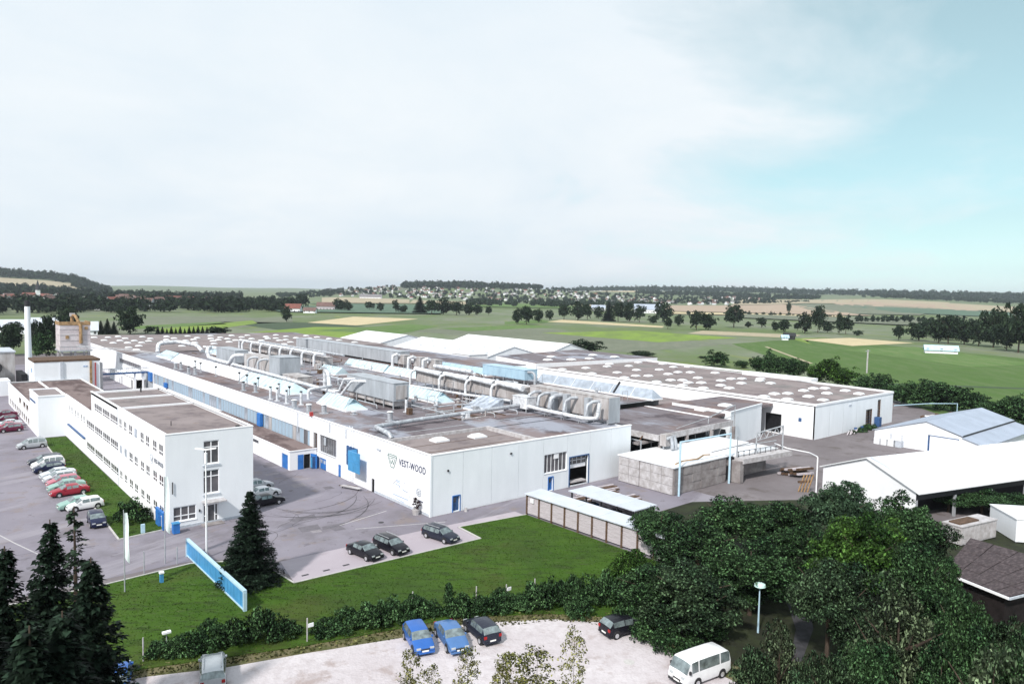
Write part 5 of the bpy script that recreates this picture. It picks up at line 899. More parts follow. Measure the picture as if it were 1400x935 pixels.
for i in range(n_):
    for j in range(5):
        f = lambda u, v: (A_*(1-u)*(1-v)+B_*u*(1-v)+C_*u*v+D_*(1-u)*v)
        u0, u1, v0, v1 = i/n_+.004, (i+1)/n_-.004, j/5+.003, (j+1)/5-.003; dz = Vector((0, 0, .09+.02*((i+j) % 3)))
        P = [f(u0, v0), f(u1, v0), f(u1, v1), f(u0, v1)]; q2 = MB(); q2.add([tuple(p) for p in P]+[tuple(p+dz) for p in P], [(4, 5, 6, 7), (0, 1, 5, 4), (1, 2, 6, 5), (2, 3, 7, 6), (3, 0, 4, 7)]); q2.build('felt_sheet', m_tar, ht)
MB().beam(A_-Vector((.05, .05, .05)), B_-Vector((.05, -.05, .05)), .1, .22).build('verge_board', m_trim, ht); MB().beam(A_-Vector((.05, .1, .05)), D_-Vector((0, .1, .05)), .1, .2).build('verge_board', m_greyp, ht)
MB().box(76.2, 77.0, 17.6, 17.8, 1.3, 2.1).build('lamp_box', m_trim, ht)
for x in (72.28,): mb = MB(); [mb.beam((x+.2+.28*k, 19.3+.95*k, .9), (x+.2+.28*k+.25, 19.3+.95*k+.85, .9), .06, 1.0) for k in range(2)]; mb.build('window', m_glass, ht)
# ============================================================ lawn furniture
pf = thing('blue_sign_fence', 'long pale blue slatted sign fence standing on the lawn', 'sign fence', (21.95, 61.3, 0))
n_ = 20
for i in range(n_): a = 61.45+(77.8-61.45)*i/n_; MB().box(21.9, 21.98, a+.03, a+.79, .25, 1.75).build('slat', m_cyan, pf)
mb = MB(); mb.box(21.84, 22.06, 61.25, 77.95, .12, .25); mb.build('rail', m_cyanl, pf); mb = MB(); mb.box(21.80, 22.1, 61.25, 77.95, 1.75, 1.95); mb.build('rail', m_cyanl, pf)
for a in (61.25, 77.8): MB().box(21.8, 22.1, a-.02, a+.18, 0, 1.75).build('post', m_cyanl, pf)
for i in range(1, 5): a = 61.3+i*3.3; MB().box(22.07, 22.2, a, a+.14, 0, 1.7).build('rear_post', m_steel, pf)
mt = thing('light_mast', 'tall thin light mast with two white lamp heads before the office', 'light mast', (23.4, 76.4, 0))
MB().tube([(23.4, 76.4, 0), (23.4, 76.4, 11.4)], [.11, .06], 8).build('pole', m_trim, mt)
for s in (-1, 1): MB().beam((23.4, 76.4, 11.35), (23.4+s*.9, 76.4-s*.5, 11.5), .28, .12).build('lamp_head', m_trim, mt)
MB().cyl(23.4, 76.4, 9.9, 11.0, .16, n=8).build('junction', m_trim, mt)
def flagpole(label, x, y, h, z0, z1, wd, ang):
    t = thing('flagpole', label, 'flagpole', (x, y, 0)); MB().tube([(x, y, 0), (x, y, h)], [.06, .035], 8).build('pole', m_steel, t)
    n_ = 12; vs = []; fs = []
    for i in range(n_+1):
        f = i/n_; z = z1-(z1-z0)*f
        for j in range(6):
            g_ = j/5*(wd*(.55+.45*math.sin(f*3)+.25*f)); a = ang+.5*math.sin(f*4+j*.5); vs.append((x+.05+g_*math.cos(a), y+g_*math.sin(a), z-.12*j*f))
    for i in range(n_):
        for j in range(5): k = i*6+j; fs.append((k, k+1, k+7, k+6))
    MB().add(vs, fs).build('flag', m_flag, t, smooth=True)
flagpole('left of two flagpoles, its pale flag hanging limp over the road', 14.8, 71.9, 7.7, 3.3, 7.4, .45, -.6)
flagpole('right of two flagpoles, its tall pale flag before the office corner', 19.6, 77.2, 9.0, 3.6, 8.9, .5, -.5)
for x, y, h, lb in [(17.3, 75.7, 2.2, 'leftmost thin grey pole on the kerb by the gate'), (20.5, 76.3, 1.8, 'thin grey pole on the kerb just left of the blue sign fence')]: tag(MB().tube([(x, y, 0), (x, y, h)], .05, 6).build('pole', m_steel), lb, 'pole')
t = thing('intercom_post', 'short pale blue post with white top on the lawn near the road', 'post', (18, 72.2, 0)); MB().box(17.85, 18.15, 72.05, 72.35, 0, .95).build('post', m_cyan, t); MB().box(17.8, 18.2, 72, 72.4, .95, 1.1).build('cap', m_trim, t)
for i in range(2): tag(MB().box(18.3+i*1.6, 18.7+i*1.6, 88.7-.6*i, 88.95-.6*i, 0, 1.1).build('marker_post', m_cyanl), ('left' if i == 0 else 'right')+' short pale green marker by the round bush at the office lawn', 'marker')
t = thing('road_sign', 'small square sign on a thin post at the left kerb of the paved parking', 'sign', (27.7, 70.4, 0)); MB().tube([(27.7, 70.4, 0), (27.7, 70.4, 1.9)], .04, 6).build('post', m_steel, t); MB().beam((27.4, 70.35, 1.75), (28.0, 70.35, 1.75), .04, .5).build('plate', m_greyp, t)
for i, (px, py, h, lab, plate) in enumerate([(196, 905, 1.9, 'leftmost thin fence post at the hedge', 0), (420, 878, 2.0, 'fence post with a small white lamp in a hedge gap', 1), (564, 834, 1.7, 'bare pale fence post behind the blue cars', 0), (651, 828, 1.8, 'bare fence post right of the small spire bush', 0), (692, 822, 1.6, 'short fence post with a white plate on the lawn side', 1), (731, 812, 1.5, 'rightmost thin fence post before the woodland', 0)]):
    g = G(px, py); t = thing('fence_post', lab, 'fence post', (g.x, g.y, 0)); MB().tube([(g.x, g.y, 0), (g.x, g.y, h)], .055, 6).build('post', m_concl, t)
    if plate: MB().box(g.x+.05, g.x+.5, g.y-.1, g.y-.04, h*.62, h*.62+.3).build('plate', m_trim, t)
g = G(228, 893); t = thing('small_lamp', 'small white lamp head on a short post left in the hedge', 'lamp', (g.x, g.y, 0)); MB().tube([(g.x, g.y, 0), (g.x, g.y, 1.6)], .04, 6).build('post', m_steel, t); MB().box(g.x-.3, g.x+.3, g.y-.15, g.y+.15, 1.6, 1.75).build('head', m_trim, t)
lt = thing('path_lamp', 'pale green mushroom-shaped path lamp among the trees', 'street lamp', (56.2, 32.6, 0)); x, y = 54.2, 31.6; lt.location = (x, y, 0)
MB().tube([(x, y, 0), (x, y, 3.9)], [.09, .05], 8).build('pole', m_cyanl, lt); MB().tube([(x, y, 3.85), (x, y, 4.02), (x, y, 4.22), (x, y, 4.36)], [.2, .48, .44, .12], 14).build('lamp_head', mat('lamp_globe', (.62, .86, .82), .4, .02, 2), lt, smooth=True)
t = thing('planter', 'white tub with a bare dark red bush at the hall corner', 'planter', (49, 75.4, 0)); x, y = 48.7, 76.0; t.location = (x, y, 0); MB().tube([(x, y, 0), (x, y, .7)], [.4, .52], 10).build('tub', m_concl, t)
t = thing('debris', 'brown plank heap lying by the hall wall', 'plank heap', (48.2, 94.5, 0)); [MB().beam((47.2+.2*k, 94-.4*k, .08+.05*k), (48.0+.2*k, 92.4-.4*k, .08+.05*k), .2, .06).build('plank', m_brown, t) for k in range(4)]
t = thing('trolley', 'long pale trolley left on the asphalt near the blue shutters', 'trolley', (47.5, 92, 0)); MB().beam((47.0, 92.8, .35), (48.3, 89.6, .35), .6, .1).build('bed', m_concl, t); [MB().beam((a, b, .0), (a, b, .3), .12).build('wheel', m_black, t) for a, b in ((47, 92.6), (48.2, 90))]
t = thing('pallet', 'pale board on trestles just inside the open roller door', 'board', (75.5, 74.6, 0)); MB().beam((74, 74.4, .6), (77.1, 74.4, .6), 1.0, .18).build('top', m_concl, t); [MB().beam((x, 74.4, 0), (x, 74.4, .5), .1).build('leg', m_brown, t) for x in (74.3, 76.8)]
t = thing('bollard', 'small yellowish bollard by the dark front door of the hall', 'bollard', (54.5, 73.4, 0)); MB().cyl(54.5, 73.3, 0, .5, .22, .16, 8).build('body', m_concl, t)
# distant structures
def far_house(label, px, row, w_, d_, h_, m_w, m_r, name='farmhouse', ang=0, cat='house', z=0):
    g = G(px, row); z = terr(g.x, g.y); t = thing(name, label, cat, (g.x, g.y, z), R_(ang)); mb = MB(); mb.box(-w_/2, w_/2, -d_/2, d_/2, 0, h_)
    def lc(mb, nm, m): me = bpy.data.meshes.new(nm); me.from_pydata(mb.v, [], mb.f); me.materials.append(m); link(nm, me, t)
    rh = d_*.42; mb.add([(-w_/2, -d_/2, h_), (-w_/2, d_/2, h_), (-w_/2, 0, h_+rh)], [(0, 1, 2)]); mb.add([(w_/2, -d_/2, h_), (w_/2, d_/2, h_), (w_/2, 0, h_+rh)], [(0, 1, 2)]); lc(mb, 'wall', m_w)
    e_ = .6; k = rh/(d_/2)
    for s in (-1, 1): q = MB(); q.add([(-w_/2-e_, s*(d_/2+e_), h_-k*e_+.1), (w_/2+e_, s*(d_/2+e_), h_-k*e_+.1), (w_/2+e_, 0, h_+rh+.1), (-w_/2-e_, 0, h_+rh+.1), (-w_/2-e_, s*(d_/2+e_), h_-k*e_+.35), (w_/2+e_, s*(d_/2+e_), h_-k*e_+.35), (w_/2+e_, 0, h_+rh+.35), (-w_/2-e_, 0, h_+rh+.35)], [(0, 1, 2, 3), (4, 5, 6, 7), (0, 1, 5, 4), (0, 4, 7, 3), (1, 5, 6, 2)]); lc(q, 'roof', m_r)
    q = MB()
    for i in range(max(2, int(w_/4))): x = -w_/2+1.2+i*(w_-2.4)/max(1, max(2, int(w_/4))-1); q = MB(); q.box(x-.6, x+.6, -d_/2-.06, -d_/2-.01, 1.2, 2.7); lc(q, 'window', m_glass)
    return t
m_tile_r = mat('red_roof_tiles', (.19, .075, .06), .8, .15, .3); m_tile_b = mat('brown_roof_tiles', (.16, .10, .09), .8, .15, .3); m_tile_g = mat('grey_roof_tiles', (.20, .19, .20), .8, .15, .3)
far_house('white farmhouse with red roof left beyond the fields', 401, 427, 18, 12, 5, m_white, m_tile_r, ang=-35)
far_house('grey-brown barn right of the white farmhouse', 446, 424, 24, 12, 5.5, m_timber, m_tile_b, 'barn', -35, 'barn')
far_house('low pale shed between farmhouse and barn', 424, 428, 14, 8, 3, m_tile, m_tile_b, 'farm_shed', -40, 'shed')
far_house('long white flat industrial building on the slope below the village', 507, 411, 60, 18, 5, m_white, m_tile_g, 'far_factory', -38, 'factory', 0)
far_house('wide white industrial hall far off among the tree clumps', 886, 428, 46, 20, 6, m_white, m_greyroof, 'far_factory', -45, 'factory', 0)
far_house('small white shed left of the wide far industrial hall', 818, 425, 24, 12, 5, m_white, m_greyroof, 'far_shed', -45, 'shed')
far_house('small dark hut alone in the green meadow', 1079, 464, 7, 4, 2.6, m_black, m_black, 'field_hut', -50, 'hut'); far_house('little pale trailer beside the dark meadow hut', 1073, 465, 4, 3, 2, m_tile, m_cyanl, 'field_trailer', -50, 'trailer')
far_house('long low white greenhouse barn with pale blue roof in the meadow', 1286, 483, 15.5, 5, 2.0, m_tile, m_cyanl, 'greenhouse', -62, 'greenhouse')
g = G(52, 412); zt = 3
cht = thing('village_church', 'village church with white tower and dark pointed spire far left', 'church', (g.x, g.y, zt))
mb = MB(); x, y = g.x, g.y; mb.box(x-3, x+3, y-3, y+3, zt, zt+15); mb.build('tower', m_white, cht); mb = MB(); mb.tube([(x, y, zt+15), (x, y, zt+31)], [4.3, .2], 4); mb.build('spire', m_black, cht)
mb = MB(); mb.box(x-20, x-3, y-6, y+6, zt, zt+6); mb.build('nave', m_tile, cht); mb = MB(); mb.add([(x-21, y-7, zt+6), (x-3, y-7, zt+6), (x-3, y, zt+11), (x-21, y, zt+11), (x-21, y+7, zt+6), (x-3, y+7, zt+6)], [(0, 1, 2, 3), (4, 5, 2, 3), (0, 3, 4)]); mb.build('roof', m_tile_r, cht)
g = G(1185, 510); pl = thing('power_pole', 'pale double power pole standing alone in the right meadow', 'power pole', (g.x, g.y, 0)); mb = MB(); [mb.tube([(g.x+s, g.y, 0), (g.x+s, g.y, 9.0)], .16, 6) for s in (-.3, .3)]; mb.build('pole', m_concl, pl); MB().beam((g.x-1.8, g.y, 8.6), (g.x+1.8, g.y, 8.6), .18).build('crossarm', m_steel, pl)
# block at the far left edge
lb_ = thing('fan_house', 'grey-brown machine house with big round fan at the far left edge', 'machine house', (8, 222, 0)); MB().box(2, 21.8, 226, 240, 0, 10.2).build('wall', m_unitd, lb_); MB().box(1.8, 22, 225.8, 240.2, 10.2, 10.5).build('roof', m_greyp, lb_); MB().tube([(17.5, 225.9, 6.4), (17.5, 224.8, 6.4)], 1.5, 14).build('fan', m_black, lb_); MB().box(15, 20, 218, 225, 0, 3.8).build('annex', m_tile, lb_)
MB().box(21.9, 23.2, 214.5, 226, 0, 5.5).build('dark_bay', m_dark, lb_)
for i, (px, row, L, lb) in enumerate([(22, 456, 14, 'long low white shed beyond the trees left of the chimney'), (62, 452, 13, 'low pale blue-white shed between chimney and silo'), (122, 459, 8, 'low white building just right of the silo'), (150, 424, 30, 'white house at the town edge under the wooded hill'), (250, 417, 26, 'white house among the far left trees')]):
    far_house(lb, px, row, L, 10, 3.4, m_tile, m_sheetg if i < 3 else m_tile_r, 'far_shed', -10, 'shed' if i < 3 else 'house')
# ============================================================ vehicles
def carpaint(name, c, metal=.35, r=.3): return mat(name, c, r, .04, 1.5, 0, metal=metal, spec=.25, coat=.12)
P = dict(silver=carpaint('silver_paint', (.50, .53, .56)), pale=carpaint('pale_silver_paint', (.66, .70, .74)), white=carpaint('white_car_paint', (.80, .81, .83), 0), black=carpaint('black_car_paint', (.012, .012, .018), .2), navy=carpaint('navy_car_paint', (.015, .02, .06), .3),
         red=carpaint('red_car_paint', (.34, .03, .05), .2), dred=carpaint('dark_red_car_paint', (.13, .02, .05), .3), green=carpaint('pale_green_car_paint', (.33, .52, .46), .4), blue=carpaint('blue_car_paint', (.045, .16, .52), .4), blue2=carpaint('grey_blue_car_paint', (.10, .22, .48), .4), anth=carpaint('anthracite_car_paint', (.03, .035, .055), .4), pink=carpaint('faded_red_car_paint', (.50, .17, .22), .2))
m_tyre2 = mat('tyre', (.02, .02, .022), .9, .2, 5); m_rim = mat('wheel_rim', (.62, .63, .66), .35, .05, 5, metal=.6); m_cglass = mat('car_glass', (.22, .27, .28), .08, .3, 2, spec=1.0, metal=.35); m_lamp = mat('headlamp', (.45, .48, .5), .15, .02, 5, spec=.8); m_tail = mat('tail_lamp', (.35, .015, .015), .25, .05, 5); m_plate = mat('number_plate', (.85, .85, .82), .5, .02, 4)
ST = {  # position from tail 0 to nose 1, belt height, roof height (or None), width factor
 'saloon': (4.5, 1.74, [(0, .62, None, .90), (.02, .90, None, .94), (.13, 1.0, None, .98), (.17, 1.01, 1.04, .98), (.29, 1.0, 1.38, 1), (.36, .99, 1.41, 1), (.455, .98, 1.42, 1), (.475, .98, 1.42, 1), (.57, .97, 1.40, 1), (.60, .97, 1.37, 1), (.735, .96, 1.0, .99), (.76, .95, None, .99), (.90, .82, None, .96), (.985, .66, None, .90), (1, .50, None, .86)], (.17, .29), (.60, .735)),
 'hatch': (4.0, 1.70, [(0, .70, None, .90), (.015, .98, 1.02, .94), (.11, 1.0, 1.40, .98), (.20, 1.0, 1.44, 1), (.38, .98, 1.45, 1), (.40, .98, 1.45, 1), (.55, .96, 1.43, 1), (.60, .96, 1.38, 1), (.755, .94, .98, .99), (.78, .93, None, .98), (.91, .80, None, .95), (.985, .64, None, .90), (1, .50, None, .86)], (.015, .11), (.60, .755)),
 'estate': (4.6, 1.76, [(0, .70, None, .91), (.012, .98, 1.02, .95), (.07, 1.0, 1.42, .98), (.12, 1.0, 1.46, 1), (.27, .99, 1.47, 1), (.285, .99, 1.47, 1), (.45, .98, 1.47, 1), (.47, .98, 1.47, 1), (.57, .97, 1.44, 1), (.605, .97, 1.40, 1), (.745, .95, .99, .99), (.77, .94, None, .99), (.91, .82, None, .96), (.985, .66, None, .90), (1, .50, None, .86)], (.012, .07), (.605, .745)),
 'mpv': (4.3, 1.78, [(0, .75, None, .91), (.012, 1.02, 1.06, .95), (.06, 1.04, 1.55, .98), (.14, 1.04, 1.64, 1), (.30, 1.02, 1.67, 1), (.315, 1.02, 1.67, 1), (.48, 1.0, 1.66, 1), (.50, 1.0, 1.66, 1), (.60, .99, 1.60, 1), (.64, .98, 1.53, 1), (.83, .94, .98, .98), (.85, .92, None, .97), (.95, .78, None, .94), (.99, .62, None, .90), (1, .5, None, .86)], (.012, .06), (.64, .83)),
 'van': (4.7, 1.86, [(0, .75, None, .94), (.008, 1.12, 1.15, .96), (.03, 1.14, 1.80, .97), (.07, 1.14, 1.92, 1), (.235, 1.14, 1.96, 1), (.26, 1.14, 1.96, 1), (.47, 1.14, 1.97, 1), (.50, 1.14, 1.97, 1), (.70, 1.14, 1.96, 1), (.725, 1.14, 1.96, 1), (.86, 1.12, 1.92, 1), (.89, 1.12, 1.84, 1), (.965, 1.08, 1.12, .97), (.985, .85, None, .95), (1, .5, None, .93)], (.008, .03), (.89, .965))}
def car_proto(kind, paint):
    L, W, S, rg, wsr = ST[kind]; hw = W/2; t = thing('parked_car' if kind != 'van' else 'parked_van', kind, 'car' if kind != 'van' else 'van')
    secs = []
    for (f, b, r, k) in S:
        x = (f-.5)*L; w_ = hw*k; zl = .24 if .05 < f < .95 else .32
        if r is None: h = [(w_*.93, zl), (w_, zl+.18), (w_, b*.62+.08), (w_*.965, b-.03), (w_*.86, b+.02), (w_*.5, b+.045), (0, b+.055)]
        else:
            q = (r-b)/.45; rw = w_*(.97-.17*min(1, q)) if kind != 'van' else w_*(.97-.09*min(1, q)); h = [(w_*.93, zl), (w_, zl+.18), (w_, b*.62+.08), (w_*.965, b), (rw, r-.05*min(1, q)), (rw*.82, r+.0), (0, r+.03)]
        secs.append((x, h))
    body = MB(); vs = []
    for x, h in secs: vs.append([(x, -y, z) for y, z in h][::1]+[(x, y, z) for y, z in h[-2::-1]])
    def grab(mb, i, js):
        for j in js: mb.quad(vs[i][j], vs[i+1][j], vs[i+1][j+1], vs[i][j+1])
    glass = {'windscreen': MB(), 'rear_window': MB()}; sides = []
    for i in range(len(S)-1):
        f0, f1 = S[i][0], S[i+1][0]; top = [4, 5, 6, 7]; side = [3, 8]
        isw = f0 >= wsr[0]-.001 and f1 <= wsr[1]+.001; isr = f0 >= rg[0]-.001 and f1 <= rg[1]+.001
        full = S[i][2] and S[i+1][2] and S[i][2]-S[i][1] > .25 and S[i+1][2]-S[i+1][1] > .25
        grab(body, i, [0, 1, 2, 9, 10, 11])
        if isw: grab(glass['windscreen'], i, top)
        elif isr: grab(glass['rear_window'], i, top)
        else: grab(body, i, top)
        if full and f1-f0 > .03 and not isw and not isr and not (kind == 'van' and f1 > .87):
            for j in side: q = MB(); grab(q, i, [j]); sides.append(q)
        elif isw and kind == 'van':
            grab(body, i, side)
        else: grab(body, i, side)
    for e in (0, -1): body.add(vs[e], [tuple(range(13))])
    body.add([vs[i][j] for i in range(len(S)) for j in (0, 12)], [(2*i, 2*i+1, 2*i+3, 2*i+2) for i in range(len(S)-1)])
    def bb(mb, nm, m, p=t, sm=False):
        me = bpy.data.meshes.new(nm); me.from_pydata(mb.v, [], mb.f); me.materials.append(m); me.update()
        if sm:
            import bmesh
            bm = bmesh.new(); bm.from_mesh(me); bmesh.ops.remove_doubles(bm, verts=bm.verts, dist=.0005); bm.to_mesh(me); bm.free(); me.polygons.foreach_set('use_smooth', [True]*len(me.polygons)); me.set_sharp_from_angle(angle=R_(32))
        return link(nm, me, p)
    bb(body, 'body', paint, sm=True)
    for k in glass: bb(glass[k], k, m_cglass)
    for q in sides: bb(q, 'side_window', m_cglass)
    wr = .31
    for fx in (.175, .80) if kind != 'van' else (.2, .74):
        for s in (-1, 1):
            x = (fx-.5)*L; a = MB(); a.tube([(x, s*(hw-.20), wr), (x, s*(hw+.015), wr)], wr, 14); wt = bb(a, 'wheel', m_tyre2); a = MB(); a.tube([(x, s*(hw+.0), wr), (x, s*(hw+.03), wr)], wr*.62, 10); bb(a, 'rim', m_rim, wt)
            a = MB(); a.tube([(x, s*(hw-.12), wr+.05), (x, s*(hw+.004), wr+.05)], wr*1.22, 14); bb(a, 'wheel_arch', m_black)
    xe = L/2
    for s in (-1, 1):
        a = MB(); a.box(xe-.10, xe-.025, s*hw*.62-.17, s*hw*.62+.17, .58 if kind != 'van' else .72, .72 if kind != 'van' else .92); bb(a, 'headlight', m_lamp)
        a = MB(); a.box(-xe-.02, -xe+.06, s*hw*.78-.12, s*hw*.78+.12, .68, .90); bb(a, 'tail_light', m_tail)
        xm = (wsr[1]-.55)*L; a = MB(); a.box(xm-.08, xm+.06, s*(hw+.02)-.07, s*(hw+.02)+.07, .95 if kind != 'van' else 1.15, 1.08 if kind != 'van' else 1.38); bb(a, 'door_mirror', paint if kind != 'van' else m_black)
    for x, nm in ((xe-.02, 'grille'), ): a = MB(); a.box(x-.04, x+.02, -hw*.42, hw*.42, .50, .64); bb(a, nm, m_black)
    for x in (xe+.01, -xe-.03): a = MB(); a.box(x-.015, x+.015, -.26, .26, .42, .53); bb(a, 'number_plate', m_plate)
    for x0, x1 in ((xe-.12, xe+.02), (-xe-.03, -xe+.1)): a = MB(); a.box(x0, x1, -hw*.88, hw*.88, .26, .42); bb(a, 'bumper', m_black if kind == 'van' else paint)
    if kind in ('estate', 'mpv'):
        for s in (-1, 1): a = MB(); a.beam((-L*.36, s*hw*.66, S[4][2]+.07), (L*.08, s*hw*.66, S[4][2]+.07), .04, .05); bb(a, 'roof_rail', m_steel)
    return t
protos = {}
def put_car(kind, col, label, x, y, heading, z=.0, cat=None, group=None):
    k = (kind, col)
    if k not in protos: protos[k] = car_proto(kind, P[col]); o = protos[k]
    else: o = copy_tree(protos[k])
    o.location = (x, y, z); o.rotation_euler = (0, 0, heading); o['label'] = label
    if group: o['group'] = group
    elif 'group' in o: del o['group']
    return o
def by_wheels(rear, front, side):            # wheel contact points in the photograph; side: which side the wheels are on (+1 = left of the car)
    a, b = G(*rear), G(*front); d = (b-a).normalized(); n = Vector((d.y, -d.x, 0))*side; c = (a+b)/2+n*.85; return c.x, c.y, math.atan2(d.y, d.x)
gA = 'black cars on the paved parking by the lawn'
x, y, h = by_wheels((480, 758.6), (499.6, 767), -1); put_car('saloon', 'black', 'black saloon leftmost of the three dark cars facing the lawn', x+.0, y, h, .012, group=gA)
x, y, h = by_wheels((517, 750.7), (535, 758.6), -1); put_car('estate', 'black', 'black estate car in the middle of the three facing the lawn', x, y, h, .012, group=gA)
x, y, h = by_wheels((585, 736.4), (605.4, 743), -1); put_car('estate', 'anth', 'dark estate car parked alone at the right, nearest the hall corner', x, y, h, .012, group=gA)
gB = 'cars parked in the row beside the office lawn'
for px, py, kd, cl, lb in [(44, 613, 'mpv', 'silver', 'silver hatchback parked alone nearest the stair tower'), (63, 635, 'estate', 'anth', 'dark estate car behind the white one, far end of the middle trio'), (66.5, 640, 'mpv', 'white', 'white people carrier in the middle trio of the office row'), (67.5, 646, 'hatch', 'navy', 'navy car at the near end of the middle trio'),
    (80, 653.5, 'saloon', 'pale', 'pale blue-silver saloon, far end of the tight row of five'), (82, 659, 'hatch', 'pale', 'whitish silver car second in the tight row of five'), (87.5, 664.5, 'hatch', 'pink', 'faded red car in the middle of the tight row of five'), (92, 670.5, 'saloon', 'green', 'pale green-silver saloon fourth in the tight row of five'), (96, 677.5, 'saloon', 'red', 'red saloon at the near end of the tight row of five'),
    (117, 697, 'hatch', 'white', 'white car half hidden behind the pale green one by the lawn'), (108, 695, 'saloon', 'green', 'pale green car behind the sparse spruce top')]:
    g = G(px, py); put_car(kd, cl, lb, g.x, g.y+.6, R_(184), .008, group=gB)
g = G(136, 721); put_car('hatch', 'navy', 'dark blue car nosing toward the viewer by the lawn end', g.x, g.y+1.5, R_(-93), .008, group=gB)
gC = 'cars by the low wing at the left edge'
for px, py, kd, cl, lb in [(6, 570, 'saloon', 'dred', 'dark car farthest back at the left edge by the low wing'), (8, 577, 'hatch', 'dred', 'dark red car second from the back at the left edge'), (14, 590, 'hatch', 'dred', 'purple-red hatchback nearest of the left edge cars'), (12, 583, 'saloon', 'pale', 'silver car between two red cars at the left edge'), (10, 586.5, 'saloon', 'pink', 'pinkish red car next to the purple hatchback at the left edge')]:
    g = G(px, py); put_car(kd, cl, lb, g.x, g.y, R_(184), .008, group=gC)
gD = 'cars behind the office block'
for px, py, kd, cl, lb in [(366, 691, 'saloon', 'black', 'black saloon nearest, right of the office block'), (362, 680, 'saloon', 'white', 'white car between a black car and the office wall'), (352, 670, 'estate', 'silver', 'silver car half hidden farthest back by the office')]:
    g = G(px, py); put_car(kd, cl, lb, g.x, g.y+.5, R_(4), .008, group=gD)
gE = 'cars on the pale dirt car park'
def hd(a, b): u, v = G(*a), G(*b); return math.degrees(math.atan2(v.y-u.y, v.x-u.x))
for px, py, ang, kd, cl, lb in [(572, 882, hd((563, 868), (580, 896)), 'hatch', 'blue', 'bright blue hatchback facing the viewer, left of the blue pair'), (617, 879, hd((607, 864), (627, 893)), 'saloon', 'blue2', 'grey-blue saloon facing the viewer, right of the blue pair'), (658, 869, hd((670, 880), (648, 860)), 'hatch', 'anth', 'dark grey hatchback with its tail to the viewer beside the blue pair'), (852, 864, hd((838, 869), (872, 860)), 'hatch', 'black', 'black small car half under the bushes'), (291, 926, hd((291, 940), (291, 915)), 'estate', 'silver', 'silver car cut off by the bottom edge left of the hedge'), (161, 936, hd((161, 945), (165, 922)), 'hatch', 'blue', 'blue car just showing at the bottom edge beside the spruces')]:
    g = G(px, py); put_car(kd, cl, lb, g.x, g.y, R_(ang), .025, group=gE)
g = G(956, 926); put_car('van', 'white', 'white passenger van at the bottom edge of the dirt car park', g.x, g.y, R_(hd((982, 913), (936, 930))), .025)

# ============================================================ vegetation
def leaf_mesh(name, centers, radii, per, size, m, seed, flat=.0, squash=.8, droop=0., quadratio=1.0):
    """leaf faces scattered on the shells of many small clumps: uneven outline with gaps"""
    r_ = np.random.default_rng(seed); C_ = np.repeat(np.array(centers), per, 0); Rr = np.repeat(np.array(radii), per)
    n = len(C_); d = r_.normal(size=(n, 3)); d /= np.linalg.norm(d, axis=1)[:, None]; d[:, 2] = np.where(d[:, 2] < -.3, -d[:, 2], d[:, 2])
    p = C_+d*(Rr*r_.uniform(.55, 1.08, n)**.7)[:, None]*np.array([1, 1, squash])
    nrm = d*.7+r_.normal(size=(n, 3))*.6+np.array([0, 0, .35]); nrm /= np.linalg.norm(nrm, axis=1)[:, None]
    a = np.cross(nrm, r_.normal(size=(n, 3))); a /= np.linalg.norm(a, axis=1)[:, None]; b = np.cross(nrm, a); s = size*r_.uniform(.6, 1.35, n)[:, None]
    v = np.stack([p-a*s, p-b*s*.55*quadratio, p+a*s, p+b*s*.55*quadratio], 1).reshape(-1, 3)
    return quads(name, v, m)
def quads(name, v, m):
    n = len(v)//4; me = bpy.data.meshes.new(name); me.vertices.add(n*4); me.vertices.foreach_set('co', v.astype(np.float32).ravel()); me.loops.add(n*4); me.loops.foreach_set('vertex_index', np.arange(n*4, dtype=np.int32))
    me.polygons.add(n); me.polygons.foreach_set('loop_start', np.arange(0, n*4, 4, dtype=np.int32)); me.polygons.foreach_set('loop_total', np.full(n, 4, dtype=np.int32)); me.materials.append(m); me.update(calc_edges=True); return me
def crown_clumps(seed, n, shape='round', rmin=.16, rmax=.30):
    """clump centres inside a crown of unit radius, height 0..1.6, trunk axis z"""
    r_ = np.random.default_rng(seed); C_, Q = [], []
    lobes = [(.46*math.cos(k_*1.257+seed)*r_.uniform(.6, 1.2), .46*math.sin(k_*1.257+seed)*r_.uniform(.6, 1.2), r_.uniform(.45, 1.0), r_.uniform(.30, .50)) for k_ in range(5)]+[(r_.normal()*.1, r_.normal()*.1, 1.12, .46)]
    while len(C_) < n:
        if shape == 'round': l = lobes[r_.integers(6)]; d = r_.normal(size=3); d /= np.linalg.norm(d); k = l[3]*r_.uniform(.55, 1.05); p = np.array([l[0], l[1], l[2]])+d*k*np.array([1, 1, .85])
        elif shape == 'low': d = r_.normal(size=3); d /= np.linalg.norm(d); k = r_.uniform(.45, 1.0)*(.85+.25*math.sin(3*math.atan2(d[1], d[0])+seed)); p = np.array([d[0]*k*.95, d[1]*k*.95, .80+d[2]*.78*k])
        elif shape == 'column': z = r_.uniform(0, 1.6); k = .42*(1-(z/1.7)**2)**.5*r_.uniform(.3, 1); a = r_.uniform(0, 6.28); p = np.array([math.cos(a)*k, math.sin(a)*k, z])
        elif shape == 'bush': d = r_.normal(size=3); d /= np.linalg.norm(d); d[2] = abs(d[2]); k = r_.uniform(.5, 1.0); p = d*k*np.array([1, 1, .8])+np.array([0, 0, .1])
        if p[2] < .02: continue
        C_.append(p); Q.append(r_.uniform(rmin, rmax))
    return C_, Q
